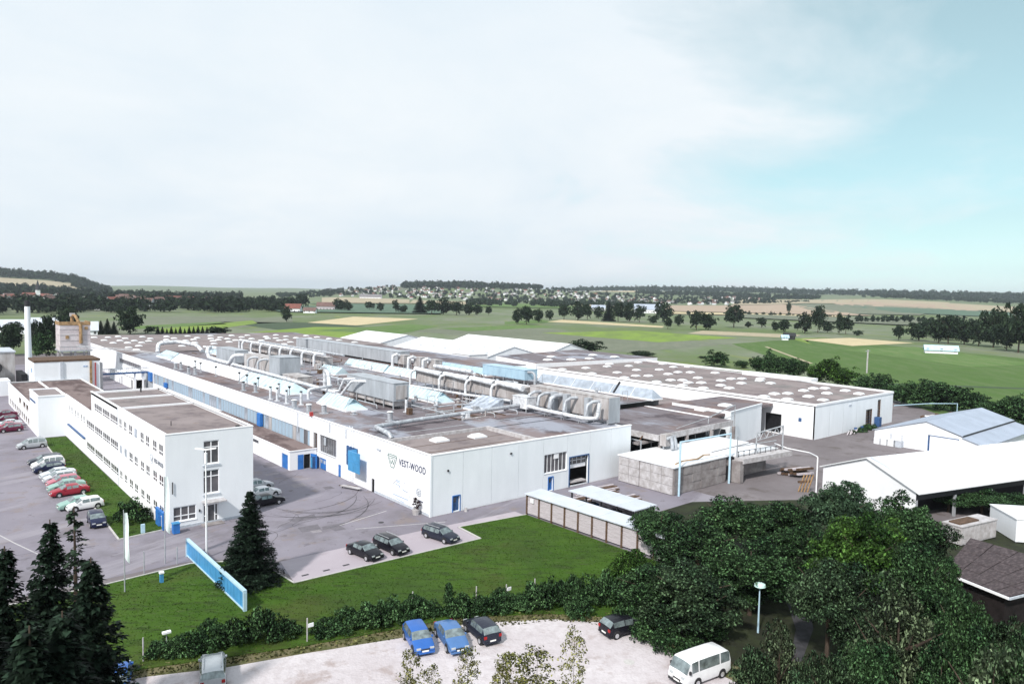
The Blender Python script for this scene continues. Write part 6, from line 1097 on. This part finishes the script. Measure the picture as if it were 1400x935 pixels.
def trunk_mesh(name, h, r, seed, limbs=6, reach=.7, top=1.2):
    r_ = np.random.default_rng(seed); mb = MB(); mb.tube([(0, 0, -.2), (.02*h, 0, h*.4), (.0, .03*h, h*.8), (.03*h, 0, top)], [r, r*.8, r*.55, r*.12], 7)
    for i in range(limbs):
        a = 2*math.pi*i/limbs+r_.uniform(-.4, .4); z0 = h*r_.uniform(.55, .95); k = reach*r_.uniform(.6, 1); mb.tube([(0, 0, z0), (math.cos(a)*k*.5, math.sin(a)*k*.5, z0+(top-z0)*.35), (math.cos(a)*k, math.sin(a)*k, z0+(top-z0)*.75)], [r*.45, r*.3, r*.06], 5, cap=False)
    me = bpy.data.meshes.new(name); me.from_pydata(mb.v, [], mb.f); me.materials.append(m_bark); me.update(); return me
def recolor(me, m): k = me.copy(); k.materials.clear(); k.materials.append(m); return k
NEAR = []
for s in range(4):
    c, q = crown_clumps(100+s, 270, 'round', .08, .20); NEAR.append(leaf_mesh('crown', c, q, 95, .026, m_leaf, s, squash=.75))
NEARB = recolor(NEAR[0], m_leaf2), recolor(NEAR[1], m_leaf2); NEARG = recolor(NEAR[2], m_leaf3), recolor(NEAR[3], m_leaf3); NEARP = recolor(NEAR[1], m_leafp)
BIGL = leaf_mesh('crown', *crown_clumps(140, 230, 'round', .09, .20), 80, .028, m_leaf3b, 41, squash=.8)
TR = [trunk_mesh('trunk', .9, .045, k) for k in range(2)]
BUSH = []
for s in range(4): c, q = crown_clumps(200+s, 60, 'bush', .15, .3); BUSH.append(leaf_mesh('crown', c, q, 60, .06, m_leaf, 20+s))
MID = []
for s in range(5): c, q = crown_clumps(300+s, 60, 'low', .17, .32); MID.append(leaf_mesh('crown', c, q, 34, .085, m_leaf, 40+s))
MIDF = [recolor(m_, m_far) for m_ in MID]; LOWN = []
for s in range(3): c, q = crown_clumps(330+s, 130, 'low', .12, .24); LOWN.append(leaf_mesh('crown', c, q, 60, .045, m_leaf, 80+s))
LOWN.append(recolor(LOWN[0], m_leaf2))
def tree(label, x, y, h, r, crown, tr, z=0, name='tree', cat='tree', group=None, rz=None, base=.12):
    """h: total height, r: crown radius"""
    t = thing(name, label, cat, (x, y, z), rng.uniform(0, 6.28) if rz is None else rz, group)
    c = link('crown', crown, t); zb = h*base; c.location = (0, 0, zb); c.scale = (r, r, (h-zb)/1.68)
    if tr is not None: k = link('trunk', tr, t); k.scale = (r*1.1, r*1.1, (h)/1.5)
    return t
gW = 'trees of the dark wood in the lower right'
def at_top(px, ptop, d):                     # ground position and height of a tree whose top shows at a pixel, d metres away
    r = ray(px, ptop); k = d/math.hypot(r.x, r.y); return EYE.x+r.x*k, EYE.y+r.y*k, EYE.z+r.z*k
W = [(1296, 752, 72, 1.9, NEAR[3], 'small dark tree between the low container and the tarred hut'), (1380, 826, 55, 1.8, NEARG[1], 'grey-green tree before the tarred hut near the right edge'), (1335, 838, 50, 2.6, NEAR[2], 'dark tree under the eave of the tarred hut'), (1395, 838, 50, 2.2, NEAR[0], 'dark tree at the right edge below the tarred hut'), (1318, 790, 56, 2.2, NEAR[1], 'dark narrow tree hiding the left corner of the tarred hut'), (1105, 705, 74, 4.2, NEAR[2], 'dark tree between the bright green one and the spreading one'), (1040, 758, 72, 3.4, NEAR[3], 'dark tree filling the hollow above the path lamp'),  # column, row of the top, distance, crown radius, crown, label
 (905, 690, 79, 4.3, NEAR[0], 'dark green tree at the upper left corner of the wood, beside the shed end'), (1000, 668, 80, 5.2, NEAR[1], 'tall dark green tree in front of the concrete slab'), (955, 700, 72, 5, NEAR[2], 'dense dark tree in the left half of the wood, below the bunker corner'), (1075, 672, 84, 4.6, NEAR[3], 'dark tree top below the lattice girder'),
 (1160, 652, 84, 4.6, NEARP, 'pale ash-like tree with feathery top before the white hall gable'), (1235, 672, 82, 4.2, NEAR[0], 'dark tree right of the feathery pale one, below the white eave'), (1298, 668, 112, 3.6, NEAR[1], 'wide low dark tree under the open side of the white-roofed hall'), (1388, 672, 116, 4, NEAR[3], 'low dark tree at the right edge behind the big white container'),
 (1190, 690, 68, 5.2, NEARB[0], 'bright green broad tree in the middle of the wood'), (1138, 755, 60, 3.8, NEARG[0], 'grey-green round tree below the bright green one'), (1248, 722, 66, 3.4, NEAR[2], 'dark tree left of the low white container'), (890, 760, 62, 4.2, NEAR[3], 'dark tree overhanging the parked dark red car'), (950, 765, 60, 4.8, NEARG[1], 'grey-green dense tree at the centre of the wood\'s left side'), (1030, 735, 66, 4.6, NEAR[0], 'dark spreading tree left of the shaded path'), (1022, 788, 67, 2.8, NEAR[1], 'small drooping tree just above the path lamp'), (870, 745, 66, 2.4, NEARB[1], 'small yellowish green tree at the wood edge by the lawn'),
 (1232, 772, 50, 3.6, BIGL, 'large-leaved light-speckled tree left of the tarred hut'), (1068, 838, 46, 1.8, BIGL, 'narrow large-leaved tree right of the path lamp'), (1140, 872, 43, 1.8, NEARG[0], 'small grey-green tree at the foot of the shaded path'), (1186, 850, 46, 2.6, NEAR[2], 'very dark tree left below the speckled tree'), (1365, 848, 44, 3.2, BIGL, 'speckled large-leaved tree in the bottom right corner'), (1292, 862, 46, 2.6, NEAR[0], 'dark tree in front of the tarred hut'), (1034, 866, 45, 2.0, NEARG[1], 'bushy tree behind the white van'),
 (966, 840, 60, 2.4, NEAR[3], 'round dark tree between path lamp and dirt car park'), (1345, 668, 113, 4.0, NEAR[0], 'dark low tree behind the two white containers'), (1278, 700, 86, 2.6, NEARG[0], 'grey-green tree left of the low white container'), (1100, 905, 41, 2, NEARG[1], 'lowest grey-green tree at the bottom edge'), (1215, 895, 42, 2.4, NEAR[1], 'dark tree at the bottom edge under the speckled one')]
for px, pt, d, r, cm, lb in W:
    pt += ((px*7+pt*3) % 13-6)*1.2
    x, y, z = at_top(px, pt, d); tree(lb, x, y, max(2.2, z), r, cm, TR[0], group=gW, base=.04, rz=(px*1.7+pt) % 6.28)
# hedge along the dirt car park
HP = [(225, 902, 1.7), (255, 898, 2.1), (292, 893, 2.4), (330, 884, 2.6), (365, 878, 2.7), (395, 876, 2.0), (452, 872, 2.0), (480, 866, 2.3), (512, 862, 2.6), (540, 856, 2.9), (568, 850, 2.3), (588, 846, 2.0), (634, 846, 2.0), (662, 843, 1.7), (692, 840, 2.2), (715, 838, 2.2), (738, 836, 2.6), (762, 832, 2.8), (790, 832, 3.2), (815, 828, 3.6), (842, 826, 3.6), (800, 845, 2.2), (868, 862, 2.6), (895, 880, 2.4), (925, 893, 2.2), (960, 905, 2.0)]
for i, (px, py, h) in enumerate(HP):
    g = G(px, py); t = tree(f'{ORD[i]} bush from the left in the hedge behind the dirt car park', g.x, g.y+.7, h, 1.25+h*.12, [*BUSH, NEARG[0]][i % 4], None, name='hedge_bush', cat='bush', group='bushes of the hedge behind the dirt car park', base=0)
    hk = rng.uniform(.75, 1.2); t.children[0].scale = (1.1+h*.16*hk, 1.0+h*.12, h*hk/1.12)
g = G(613, 842); tree('small dark spire-shaped bush in the hedge above the grey-blue car', g.x, g.y, 2.9, 1.0, leaf_mesh('crown', *crown_clumps(77, 50, 'column', .14, .24), 50, .06, m_leaf, 5), None, name='spire_bush', cat='bush', base=0)
g = G(173, 712); t = tree('round dark bush on the office lawn near the building corner', g.x+.3, g.y-1.0, 3.3, 2.0, BUSH[1], None, name='round_bush', cat='bush', base=0); t.children[0].scale = (2.0, 2.0, 2.9)
g = G(572, 699); t = tree('dark red leafless-looking bush growing in the white tub', 48.7, 76.0, 1.6, .6, leaf_mesh('crown', *crown_clumps(88, 22, 'column', .1, .22), 20, .10, m_purple, 9), None, z=.7, name='tub_bush', cat='bush', base=0); t.children[0].scale = (1.15, 1.15, .85)
# weeds at the warehouse front
for i, (x, y, s) in enumerate([(152.5, 69.2, .8), (155.8, 68.9, 1.0), (158.8, 69.3, .9), (160.8, 69.2, 1.3)]): t = tree(f'{ORD[i]} clump of brown weeds from the left along the warehouse front', x, y, s, s*1.3, BUSH[i % 4], None, name='weed_clump', cat='weeds', base=0); t.children[0].scale = (s*1.5, s, s)
# spruces
def spruce_mesh(seed, m, tiers=34, br=11, sparse=0, needle=.15, ex=.92):
    """unit height, crown radius .27 at the bottom; layered drooping boughs made of small needle fans"""
    r_ = np.random.default_rng(seed); V = []
    for t_ in range(tiers):
        f = t_/tiers; z0 = .045+.94*f; L = .27*(1-f)**ex+.008; nb = max(4, int(br*(1-f*.55)))
        for b in range(nb):
            if r_.random() < sparse: continue
            a = r_.uniform(0, 6.28); Lb = L*r_.uniform(.72, 1.12); zb = z0+r_.uniform(-.012, .012); n_ = max(5, int(Lb*105))
            for k in range(n_):
                u = (k+.5)/n_; rad = Lb*u; z = zb-.16*Lb*u+.10*Lb*u*u*(1 if f > .5 else .4); w_ = .30*Lb*(1-u*.65)+.006
                for q in range(4):
                    off_ = r_.uniform(-1, 1)*w_; px_ = rad*math.cos(a)-off_*math.sin(a); py_ = rad*math.sin(a)+off_*math.cos(a); zz = z-abs(off_)*.35+r_.uniform(-.006, .006)
                    s = needle*.13*r_.uniform(.6, 1.3); da = a+r_.uniform(-.9, .9)+(.7 if off_ > 0 else -.7); dx, dy = math.cos(da)*s, math.sin(da)*s; nx_, ny_ = -math.sin(da)*s*.38, math.cos(da)*s*.38; dz = -s*r_.uniform(.1, .6)
                    V += [(px_-nx_, py_-ny_, zz), (px_+dx*.5-nx_, py_+dy*.5-ny_, zz+dz*.3+.003), (px_+dx, py_+dy, zz+dz), (px_+nx_+dx*.3, py_+ny_+dy*.3, zz-.002)]
    return quads('crown', np.array(V), m)
SP = spruce_mesh(1, m_needle, 46, 16); SP2 = spruce_mesh(2, m_needle, 46, 16); SPC = spruce_mesh(4, m_needle, 46, 17, ex=.85); SPS = spruce_mesh(3, m_needle2, 30, 8, .35)
STK = MB().tube([(0, 0, -.02), (0, 0, .5), (0, 0, .99)], [.016, .010, .002], 7); st_me = bpy.data.meshes.new('trunk'); st_me.from_pydata(STK.v, [], STK.f); st_me.materials.append(m_bark)
def spruce(label, x, y, h, wd, me, group=None, z=0):
    t = thing('spruce_tree', label, 'spruce', (x, y, z), rng.uniform(0, 6.28), group); c = link('crown', me, t); c.scale = (h*wd, h*wd, h); k = link('trunk', st_me, t); k.scale = (h, h, h); return t
spruce('blue-green spruce between the sign fence and the paved parking', 24.6, 67.2, 9.1, 1.18, SPC)
gS = 'dark spruces in the lower left corner'
for px, pt, d, wd, me, lb in [(68, 706, 46, .82, SP, 'tall dark spruce, left neighbour of the sparse one'), (101, 688, 50, .85, SPS, 'sparse grey-green spruce with the highest top at lower left'), (124, 757, 40, .95, SP2, 'nearest dark spruce with pointed top, rightmost of the corner group'), (6, 742, 42, .88, SP2, 'dark spruce cut by the left edge'), (40, 850, 33, 1.1, SP, 'low dark spruce in the bottom left corner'), (-40, 800, 36, 1.2, SP, 'dark spruce just outside the left edge, only its boughs showing'), (85, 830, 34, 1.15, SP2, 'dark spruce filling the corner between the two nearest ones')]:
    x, y, z = at_top(px, pt, d); spruce(lb, x, y, z, wd, me, gS)
# saplings whose tops reach into the bottom of the picture
SAP = leaf_mesh('crown', *crown_clumps(500, 90, 'column', .05, .12), 18, .028, m_leafy, 61, squash=1.3); SAP2 = leaf_mesh('crown', *crown_clumps(501, 85, 'column', .06, .13), 18, .028, m_leafy, 62, squash=1.2)
sapt = MB().tube([(0, 0, -6), (0, 0, 1.5)], [.03, .006], 6); sap_tr = bpy.data.meshes.new('trunk'); sap_tr.from_pydata(sapt.v, [], sapt.f); sap_tr.materials.append(m_bark)
for px, pt, d, wd, hc, me, lb in [(562, 885, 33, 2.0, 3.2, SAP, 'thin yellow-green treetop left, below the bright blue car'), (590, 905, 33, 1.7, 3, SAP2, 'low yellow-green treetop between two taller ones at the bottom'), (640, 880, 34, 2.1, 3.2, SAP, 'thin yellow-green treetop below the dark grey hatchback'), (688, 890, 33, 1.6, 3, SAP, 'narrow treetop left of the bushy one at the bottom edge'), (706, 888, 33, 3.8, 3.4, SAP2, 'bushiest yellow-green treetop at the bottom centre'), (735, 882, 33, 3.3, 3.2, SAP2, 'rounded treetop between the bushy and the tall one'), (786, 857, 33, 2.2, 3.6, SAP2, 'tallest slender yellow-green treetop at the bottom')]:
    x, y, z = at_top(px, pt, d); t = thing('young_tree', lb, 'young tree', (x, y, 0), rng.uniform(0, 6), 'slender treetops along the bottom edge'); c = link('crown', me, t); c.location = (0, 0, z-hc); c.scale = (wd*.85, wd*.85, hc/1.7); k = link('trunk', sap_tr, t); k.location = (0, 0, z-hc); k.scale = (1.5, 1.5, hc/1.7); k.scale.z = max(hc/1.7, (z-hc)/6)
# middle distance: every clump of the photograph: column, row of its foot, row of its top, width in pixels
MT = [(178, 457, 427, 30, 'tall round tree behind the far roof edge, left'), (138, 457, 443, 9, 'leftmost of three dark firs behind the far roof'), (147, 457, 441, 10, 'middle of three dark firs behind the far roof'), (156, 457, 444, 9, 'rightmost of three dark firs behind the far roof'), (205, 457, 448, 14, 'small tree right of the tall round tree behind the roof'), (298, 457, 448, 24, 'low dark bush behind the far roof edge'), (95, 452, 424, 24, 'dark tree rising behind the silo top'),
 (12, 486, 452, 26, 'grey-green tree at the far left edge below the sheds'), (48, 478, 448, 16, 'dark tree right behind the chimney'), (66, 486, 444, 22, 'dark pointed tree between chimney and silo'), (58, 490, 462, 24, 'lower bushy tree between chimney and boiler house'), (22, 462, 444, 20, 'dark tree left of the chimney top'), (75, 474, 450, 14, 'dark tree touching the left side of the silo'),
 (392, 440, 423, 13, 'round tree alone left of the white farmhouse'), (415, 421, 404, 16, 'tree behind the white farmhouse'), (465, 425, 410, 18, 'tree right of the grey-brown barn'), (476, 426, 413, 12, 'small tree second right of the barn'), (505, 424, 413, 12, 'tree in the hedge line below the village, left part'), (520, 426, 415, 10, 'small tree in the hedge line below the village'), (541, 428, 412, 9, 'narrow poplar in the hedge line below the village'), (551, 428, 418, 12, 'low tree right of the narrow poplar'),
 (574, 429, 409, 18, 'first tree of the long dark grove below the village'), (590, 430, 411, 20, 'second tree of the long dark grove below the village'), (606, 430, 410, 22, 'third tree of the long dark grove below the village'), (624, 431, 414, 20, 'fourth tree of the long dark grove below the village'), (641, 431, 416, 18, 'fifth tree of the long dark grove below the village'), (652, 431, 417, 14, 'last tree of the long dark grove below the village'), (668, 431, 419, 9, 'small tree just right of the long dark grove'),
 (707, 443, 424, 14, 'left tree of the clump in the meadow centre'), (720, 444, 421, 20, 'big tree of the clump in the meadow centre'), (736, 441, 424, 14, 'right tree of the clump in the meadow centre'), (752, 438, 424, 12, 'tree at the left end of the yellow strip'), (771, 437, 416, 16, 'left of two tall trees before the village centre'), (790, 438, 415, 22, 'right of two tall trees before the village centre'), (803, 437, 418, 14, 'tree right beside the two tall ones before the village'),
 (818, 436, 420, 14, 'tree behind the small white shed'), (832, 439, 417, 16, 'first tree of the row before the white industrial hall'), (845, 440, 415, 18, 'second tree of the row before the white industrial hall'), (860, 440, 418, 18, 'third tree of the row before the white industrial hall'), (874, 441, 420, 16, 'fourth tree of the row before the white industrial hall'), (893, 443, 432, 12, 'low tree below the white industrial hall'), (908, 441, 414, 24, 'tall dark tree right of the white industrial hall'), (913, 450, 434, 11, 'small tree on the strip end below the tall dark one'), (928, 446, 432, 13, 'small round tree right of the strip end'),
 (952, 451, 428, 20, 'left half of the wide bush pair in the meadow'), (968, 451, 431, 22, 'right half of the wide bush pair in the meadow'), (941, 431, 425, 6, 'tiny tree behind the wide bush pair'), (1003, 448, 419, 24, 'tall round tree alone in the right meadow hedge'), (1023, 448, 441, 9, 'tiny tree right of the tall round one'), (1041, 448, 436, 13, 'small tree standing between the tall round tree and the twin clump'), (1060, 453, 441, 10, 'low tree left of the leafy pair by the ditch'), (1072, 454, 438, 18, 'left tree of the leafy pair by the ditch'),
 (1090, 452, 442, 9, 'tiny tree right of the leafy pair'), (1100, 456, 432, 18, 'dark tree left in the large clump of four'), (1118, 455, 424, 17, 'tallest tree in the large clump of four'), (1131, 455, 441, 14, 'lowest tree in the large clump of four'), (1147, 457, 431, 12, 'right-hand tree of the large clump'), (1156, 457, 436, 14, 'tree closing the large clump on the right'), (1173, 459, 453, 12, 'low bush by the ditch right of the large clump'),
 (1228, 465, 449, 13, 'small round tree left of a bigger one by the ditch'), (1256, 466, 444, 27, 'wide dark tree by the ditch in the right meadow'), (1283, 469, 441, 22, 'tree at the left end of the right-hand grove'), (1296, 470, 437, 26, 'second tree of the right-hand grove, above the greenhouse'), (1318, 471, 446, 24, 'third tree of the right-hand grove, above the greenhouse'), (1338, 473, 452, 22, 'fourth tree of the right-hand grove'), (1358, 475, 434, 30, 'tall light tree in the right-hand grove'), (1376, 479, 452, 20, 'dark tree right of the tall light one'), (1392, 482, 428, 30, 'tallest tree at the right edge of the photo'), (1415, 484, 440, 30, 'tree just outside the right edge in the grove'),
 (1078, 431, 416, 6, 'lone small tree on the pale far slope'), (801, 483, 466, 40, 'wide dark bush behind the rightmost storage tent'), (878, 487, 480, 34, 'long low bush along the back of the warehouse'), (962, 490, 487, 14, 'small low bush behind the warehouse'),
 (980, 501, 482, 30, 'dark conical tree behind the warehouse roof, leftmost of the ditch bushes'), (1014, 503, 494, 18, 'low bush right of the conical tree behind the warehouse'), (1036, 512, 489, 20, 'tree left in the bushes behind the warehouse'), (1053, 514, 484, 24, 'tallest leafy tree in the bushes behind the warehouse'), (1074, 516, 492, 34, 'wide dark bush behind the warehouse centre'), (1092, 518, 494, 20, 'bush below the field track behind the warehouse'), (1113, 523, 503, 20, 'low bush left of the light tree behind the warehouse'), (1131, 528, 493, 32, 'light green tree behind the right part of the warehouse'), (1152, 531, 505, 34, 'wide dark bush right of the light green tree'),
 (1185, 538, 516, 26, 'dark bush above the warehouse corner'), (1206, 543, 517, 26, 'second dark bush above the warehouse corner'), (1222, 550, 528, 26, 'bush just right of the warehouse end wall'), (1248, 556, 527, 36, 'left part of the big dark thicket right of the warehouse'), (1276, 560, 528, 40, 'middle of the big dark thicket right of the warehouse'), (1305, 563, 533, 40, 'right part of the big dark thicket above the grey roof'), (1330, 566, 541, 34, 'right end of the big dark thicket above the grey roof'), (1356, 574, 554, 30, 'low bush behind the grey roof end'), (1383, 578, 547, 34, 'dark tree at the right edge behind the grey roof'), (1405, 590, 556, 34, 'dark tree just beyond the right edge behind the grey roof')]
for i, (px, base_, top_, wpx, lb) in enumerate(MT):
    g = G(px, base_); d = math.hypot(g.x, g.y); z0 = terr(g.x, g.y); h = (base_-top_)*d/FPX*1.2; r = wpx*d/FPX*.62
    if d > 1100: h = h
    near = d < 330
    if 'fir' in lb: spruce(lb, g.x, g.y, h, r/h/.27, SP, z=z0); continue
    cm = MIDF[i % 5] if not near else (LOWN[i % 3] if 'light' not in lb else LOWN[3])
    t = tree(lb, g.x, g.y, h, r, cm, TR[1] if h > 6 and not near else None, z=z0, group='trees in the meadows' if not near else 'bushes behind the warehouse', base=.0)
# avenue of tiny trees on the far slope
for i, px in enumerate([1172, 1178, 1184, 1193, 1200, 1207, 1213, 1219, 1226, 1236, 1244, 1256, 1262]):
    g = G(px, 441+.05*i); z0 = terr(g.x, g.y); h = rng.uniform(8, 12); tree(f'{ORD[i]} tiny tree from the left in the row along the far right road', g.x, g.y, h, h*.38, MIDF[i % 5], None, z=z0, group='trees along the far right road', name='roadside_tree', base=0)
# the row of young firs behind the far roof edge
for i in range(16):
    px = 216+i*6.1; g = G(px, 457.5); spruce(f'{ORD[i]} small fir from the left in the row just behind the far hall roof', g.x, g.y, rng.uniform(3.6, 5.5), 1.2, SP, group='small firs behind the far roof')
# woods and the village
def mass(name, items, me_src, m, label=None):
    """items: (x, y, z, radius, height): crowns joined into one mass"""
    co = [];
    src = []
    for me in me_src: a = np.empty(len(me.vertices)*3, np.float32); me.vertices.foreach_get('co', a); src.append(a.reshape(-1, 3))
    for i, (x, y, z, r, h) in enumerate(items):
        v = src[i % len(src)].copy(); a = rng.uniform(0, 6.28); c, s = math.cos(a), math.sin(a); X = v[:, 0]*c-v[:, 1]*s; Y = v[:, 0]*s+v[:, 1]*c; co.append(np.stack([X*r+x, Y*r+y, v[:, 2]*h/1.68+z], 1))
    o = link(name, quads(name, np.concatenate(co), m)); o['kind'] = 'stuff'
    if label: o['label'] = label
    return o
FARL = [leaf_mesh('far', *crown_clumps(600+k, 16, 'round', .34, .5), 9, .26, m_far, 70+k) for k in range(3)]
def scatter(n, x0, x1, r0, r1, hmin, hmax, dens=None, size=.5):
    out_ = []
    while len(out_) < n:
        px = rng.uniform(x0, x1); u = rng.uniform(); rr = r0(px)+(r1(px)-r0(px))*u; a = azim(px); x, y = rr*math.sin(a), rr*math.cos(a)
        if dens and rng.random() > dens(px, rr): continue
        h = rng.uniform(hmin, hmax); out_.append((x, y, terr(x, y)-1, h*size*rng.uniform(.8, 1.3), h))
    return out_
L = lambda v: (lambda px: v)
I = lambda xs, vs: (lambda px: float(np.interp(px, xs, vs)))
mass('wood', scatter(620, -60, 410, I([0, 400], [780, 900]), I([0, 400], [1250, 1500]), 9, 17, lambda p, r: .35+.65*(math.sin(p*.11)*math.sin(r*.02+p*.05) > -.3)), FARL, m_far, 'dark wooded belt along the left horizon')
mass('wood', scatter(420, -60, 330, L(1500), L(2300), 12, 20, lambda p, r: .8), FARL, m_far)
mass('wood', scatter(600, -80, 132, I([0, 60, 130], [2850, 2850, 2750]), I([0, 60, 130], [3500, 3500, 3100]), 16, 26), FARL, m_far, 'wooded hill on the left')
mass('wood', scatter(130, 100, 150, L(2500), L(3200), 12, 22), FARL, m_far)
mass('wood', scatter(420, 550, 700, L(2980), L(3350), 16, 27, lambda p, r: .9 if p < 660 else .3)+scatter(160, 690, 740, L(3100), L(3350), 16, 24)+scatter(40, 755, 790, L(3300), L(3500), 10, 18), FARL, m_far, 'wooded crest above the village')
mass('wood', scatter(900, 790, 1450, I([790, 900, 1450], [4700, 4400, 3900]), I([790, 1450], [5300, 5000]), 24, 38, lambda p, r: 1), FARL, m_far, 'long dark forest along the right horizon')
mass('wood', scatter(300, 870, 1120, I([870, 1120], [3300, 2950]), I([870, 1120], [3700, 3400]), 14, 24, lambda p, r: .9), FARL, m_far)
mass('wood', scatter(240, 1180, 1460, L(3250), L(3700), 14, 22, lambda p, r: .9), FARL, m_far)
mass('wood', scatter(680, 440, 1060, I([440, 560, 780, 1060], [2350, 2150, 2150, 2300]), I([440, 780, 1060], [3250, 3200, 2850]), 9, 15, lambda p, r: .9), FARL, m_far, 'garden trees scattered through the village')
mass('wood', scatter(260, 640, 900, L(1500), L(2050), 10, 16, lambda p, r: .3+.5*(math.sin(p*.06) > 0)), FARL, m_far)
mass('wood', scatter(140, 380, 470, L(2300), L(3100), 10, 15), FARL, m_far)
mass('wood', scatter(150, 1270, 1460, L(620), L(900), 9, 15, lambda p, r: .8), FARL, m_far, 'grove at the right edge beyond the greenhouse')
mass('bushes', scatter(60, 1020, 1110, L(2350), L(2500), 4, 8)+scatter(70, 990, 1400, L(1240), L(1290), 4, 8), FARL, m_far)
# village houses, one object each
def house_mesh(mw, mr, k):
    mb = MB(); w_, d_, h_ = 6.5, 4.6, 5.2+k; mb.box(-w_, w_, -d_, d_, 0, h_, 0); mb.add([(-w_, -d_, h_), (-w_, d_, h_), (-w_, 0, h_+4), (w_, -d_, h_), (w_, d_, h_), (w_, 0, h_+4)], [(0, 1, 2), (3, 4, 5)], 0)
    mb.add([(-w_-.6, -d_-.8, h_-.6), (w_+.6, -d_-.8, h_-.6), (w_+.6, 0, h_+4.1), (-w_-.6, 0, h_+4.1), (-w_-.6, d_+.8, h_-.6), (w_+.6, d_+.8, h_-.6)], [(0, 1, 2, 3), (4, 5, 2, 3)], 1)
    for x in (-4, 0, 4): mb.box(x-.6, x+.6, -d_-.08, -d_-.02, 1.2, 2.8, 2)
    me = bpy.data.meshes.new('village_house'); me.from_pydata(mb.v, [], mb.f); [me.materials.append(q) for q in (mw, mr, m_glass)]; me.polygons.foreach_set('material_index', mb.m); me.update(); return me
m_hwall = mat('render_wall', (.66, .67, .70), .8, .1, .2)
HM = [(house_mesh(m_hwall, m_tile_r, 0), 'small white house with red roof in the village on the hill', 'white red-roofed village houses'), (house_mesh(m_hwall, m_tile_b, .8), 'small white house with dark brown roof in the village on the hill', 'white brown-roofed village houses'), (house_mesh(m_white, m_tile_g, 1.2), 'small white house with grey roof in the village on the hill', 'white grey-roofed village houses')]
nh_ = 0
spots = []
for (x0, x1, r0, r1, n_) in [(450, 600, 2300, 3150, 70), (560, 790, 2150, 3150, 120), (780, 900, 2250, 2900, 45), (860, 1010, 2150, 2600, 40), (960, 1050, 2750, 3050, 22)]:
    for _ in range(n_):
        px = rng.uniform(x0, x1); rr = rng.uniform(r0, r1); a = azim(px); x, y = rr*math.sin(a), rr*math.cos(a); k = rng.integers(3); me, lb, gr = HM[k]
        o = link('village_house', me); o.location = (x, y, terr(x, y)-.3); o.rotation_euler = (0, 0, rng.uniform(0, 3.1)); o.scale = [rng.uniform(.6, 1.0)]*3; sc_ = 'left end' if px < 530 else 'left half' if px < 620 else 'centre' if px < 710 else 'right half' if px < 800 else 'right end' if px < 900 else 'outlying right part'; tag(o, lb.replace('in the village on the hill', f'at the {sc_} of the hill village'), 'house', gr+', '+sc_)
for _ in range(34):
    px = rng.uniform(0, 290); rr = rng.uniform(1050, 1500); a = azim(px); x, y = rr*math.sin(a), rr*math.cos(a); me = HM[rng.integers(2)][0]; o = link('village_house', me); o.location = (x, y, terr(x, y)+1.5); o.rotation_euler = (0, 0, rng.uniform(0, 3.1)); o.scale = (1.1, 1.1, 1.1); tag(o, 'small house half hidden among the trees of the left-hand town', 'house', 'houses in the left-hand town')
# grass tufts on the lawn and weeds along its edges
def tufts(n, poly, size, z, m, name):
    P_ = np.array(poly); mn, mxx = P_.min(0), P_.max(0); r_ = np.random.default_rng(3); pts_ = r_.uniform(mn, mxx, (n*3, 2)); ins = np.zeros(len(pts_), bool); j = len(P_)-1
    for i in range(len(P_)):
        xi, yi, xj, yj = *P_[i], *P_[j]; c = ((yi > pts_[:, 1]) != (yj > pts_[:, 1])) & (pts_[:, 0] < (xj-xi)*(pts_[:, 1]-yi)/(yj-yi+1e-9)+xi); ins ^= c; j = i
    p = pts_[ins][:n]; n = len(p); a = r_.uniform(0, 6.28, n); s = size*r_.uniform(.5, 1.5, n); dx, dy = np.cos(a)*s, np.sin(a)*s; lx, ly = r_.normal(size=n)*s*.6, r_.normal(size=n)*s*.6
    v = np.stack([np.stack([p[:, 0]-dx, p[:, 1]-dy, np.full(n, z)], 1), np.stack([p[:, 0]+dx, p[:, 1]+dy, np.full(n, z)], 1), np.stack([p[:, 0]+dx*.6+lx, p[:, 1]+dy*.6+ly, z+s*1.1], 1), np.stack([p[:, 0]-dx*.6+lx, p[:, 1]-dy*.6+ly, z+s*1.1], 1)], 1).reshape(-1, 3)
    o = link(name, quads(name, v, m)); o['kind'] = 'stuff'
tufts(22000, [(-5, 74.5), (13.8, 74.5), (21.6, 75.2), (26.8, 72.3), (27.6, 64.3), (49.7, 63.6), (50.2, 68.4), (59.6, 67.3), (60.2, 46), (52, 42), (46.6, 42), (42.6, 46), (36.0, 50), (23.2, 53.5), (12.8, 57), (-5, 60)], .05, .085, m_lawn, 'grass')
tufts(4000, [(18.8, 154), (22.2, 153.5), (22.1, 88.5), (17.8, 88)], .05, .085, m_lawn, 'grass')
tufts(14000, [(-15, 58.3), (5, 59), (13, 57), (23.5, 53), (36.2, 49.7), (43, 45.6), (47.5, 41), (48.5, 33), (46, 33), (46, 37), (44, 41.8), (41.5, 44), (30, 49), (12, 55.3), (0, 57), (-15, 56)], .085, .015, leafmat('dry_weeds', (.11, .11, .045), (.045, .055, .018), .6, 0), 'weeds')
# ============================================================ haze
hz = MB(); hz.box(-9000, 12500, -3000, 14000, -60, 175)
hm = bpy.data.materials.new('haze'); hm.use_nodes = True; t = hm.node_tree; t.nodes.clear(); o_ = N(t, 'ShaderNodeOutputMaterial'); v_ = N(t, 'ShaderNodeVolumePrincipled'); v_.inputs['Color'].default_value = (.82, .91, 1, 1); v_.inputs['Density'].default_value = 7e-5; v_.inputs['Anisotropy'].default_value = .2; t.links.new(v_.outputs[0], o_.inputs['Volume'])
HAZE = True
if HAZE: h_ = hz.build('haze', hm); h_['kind'] = 'stuff'
for k, o in protos.items(): pass
bpy.context.view_layer.update()
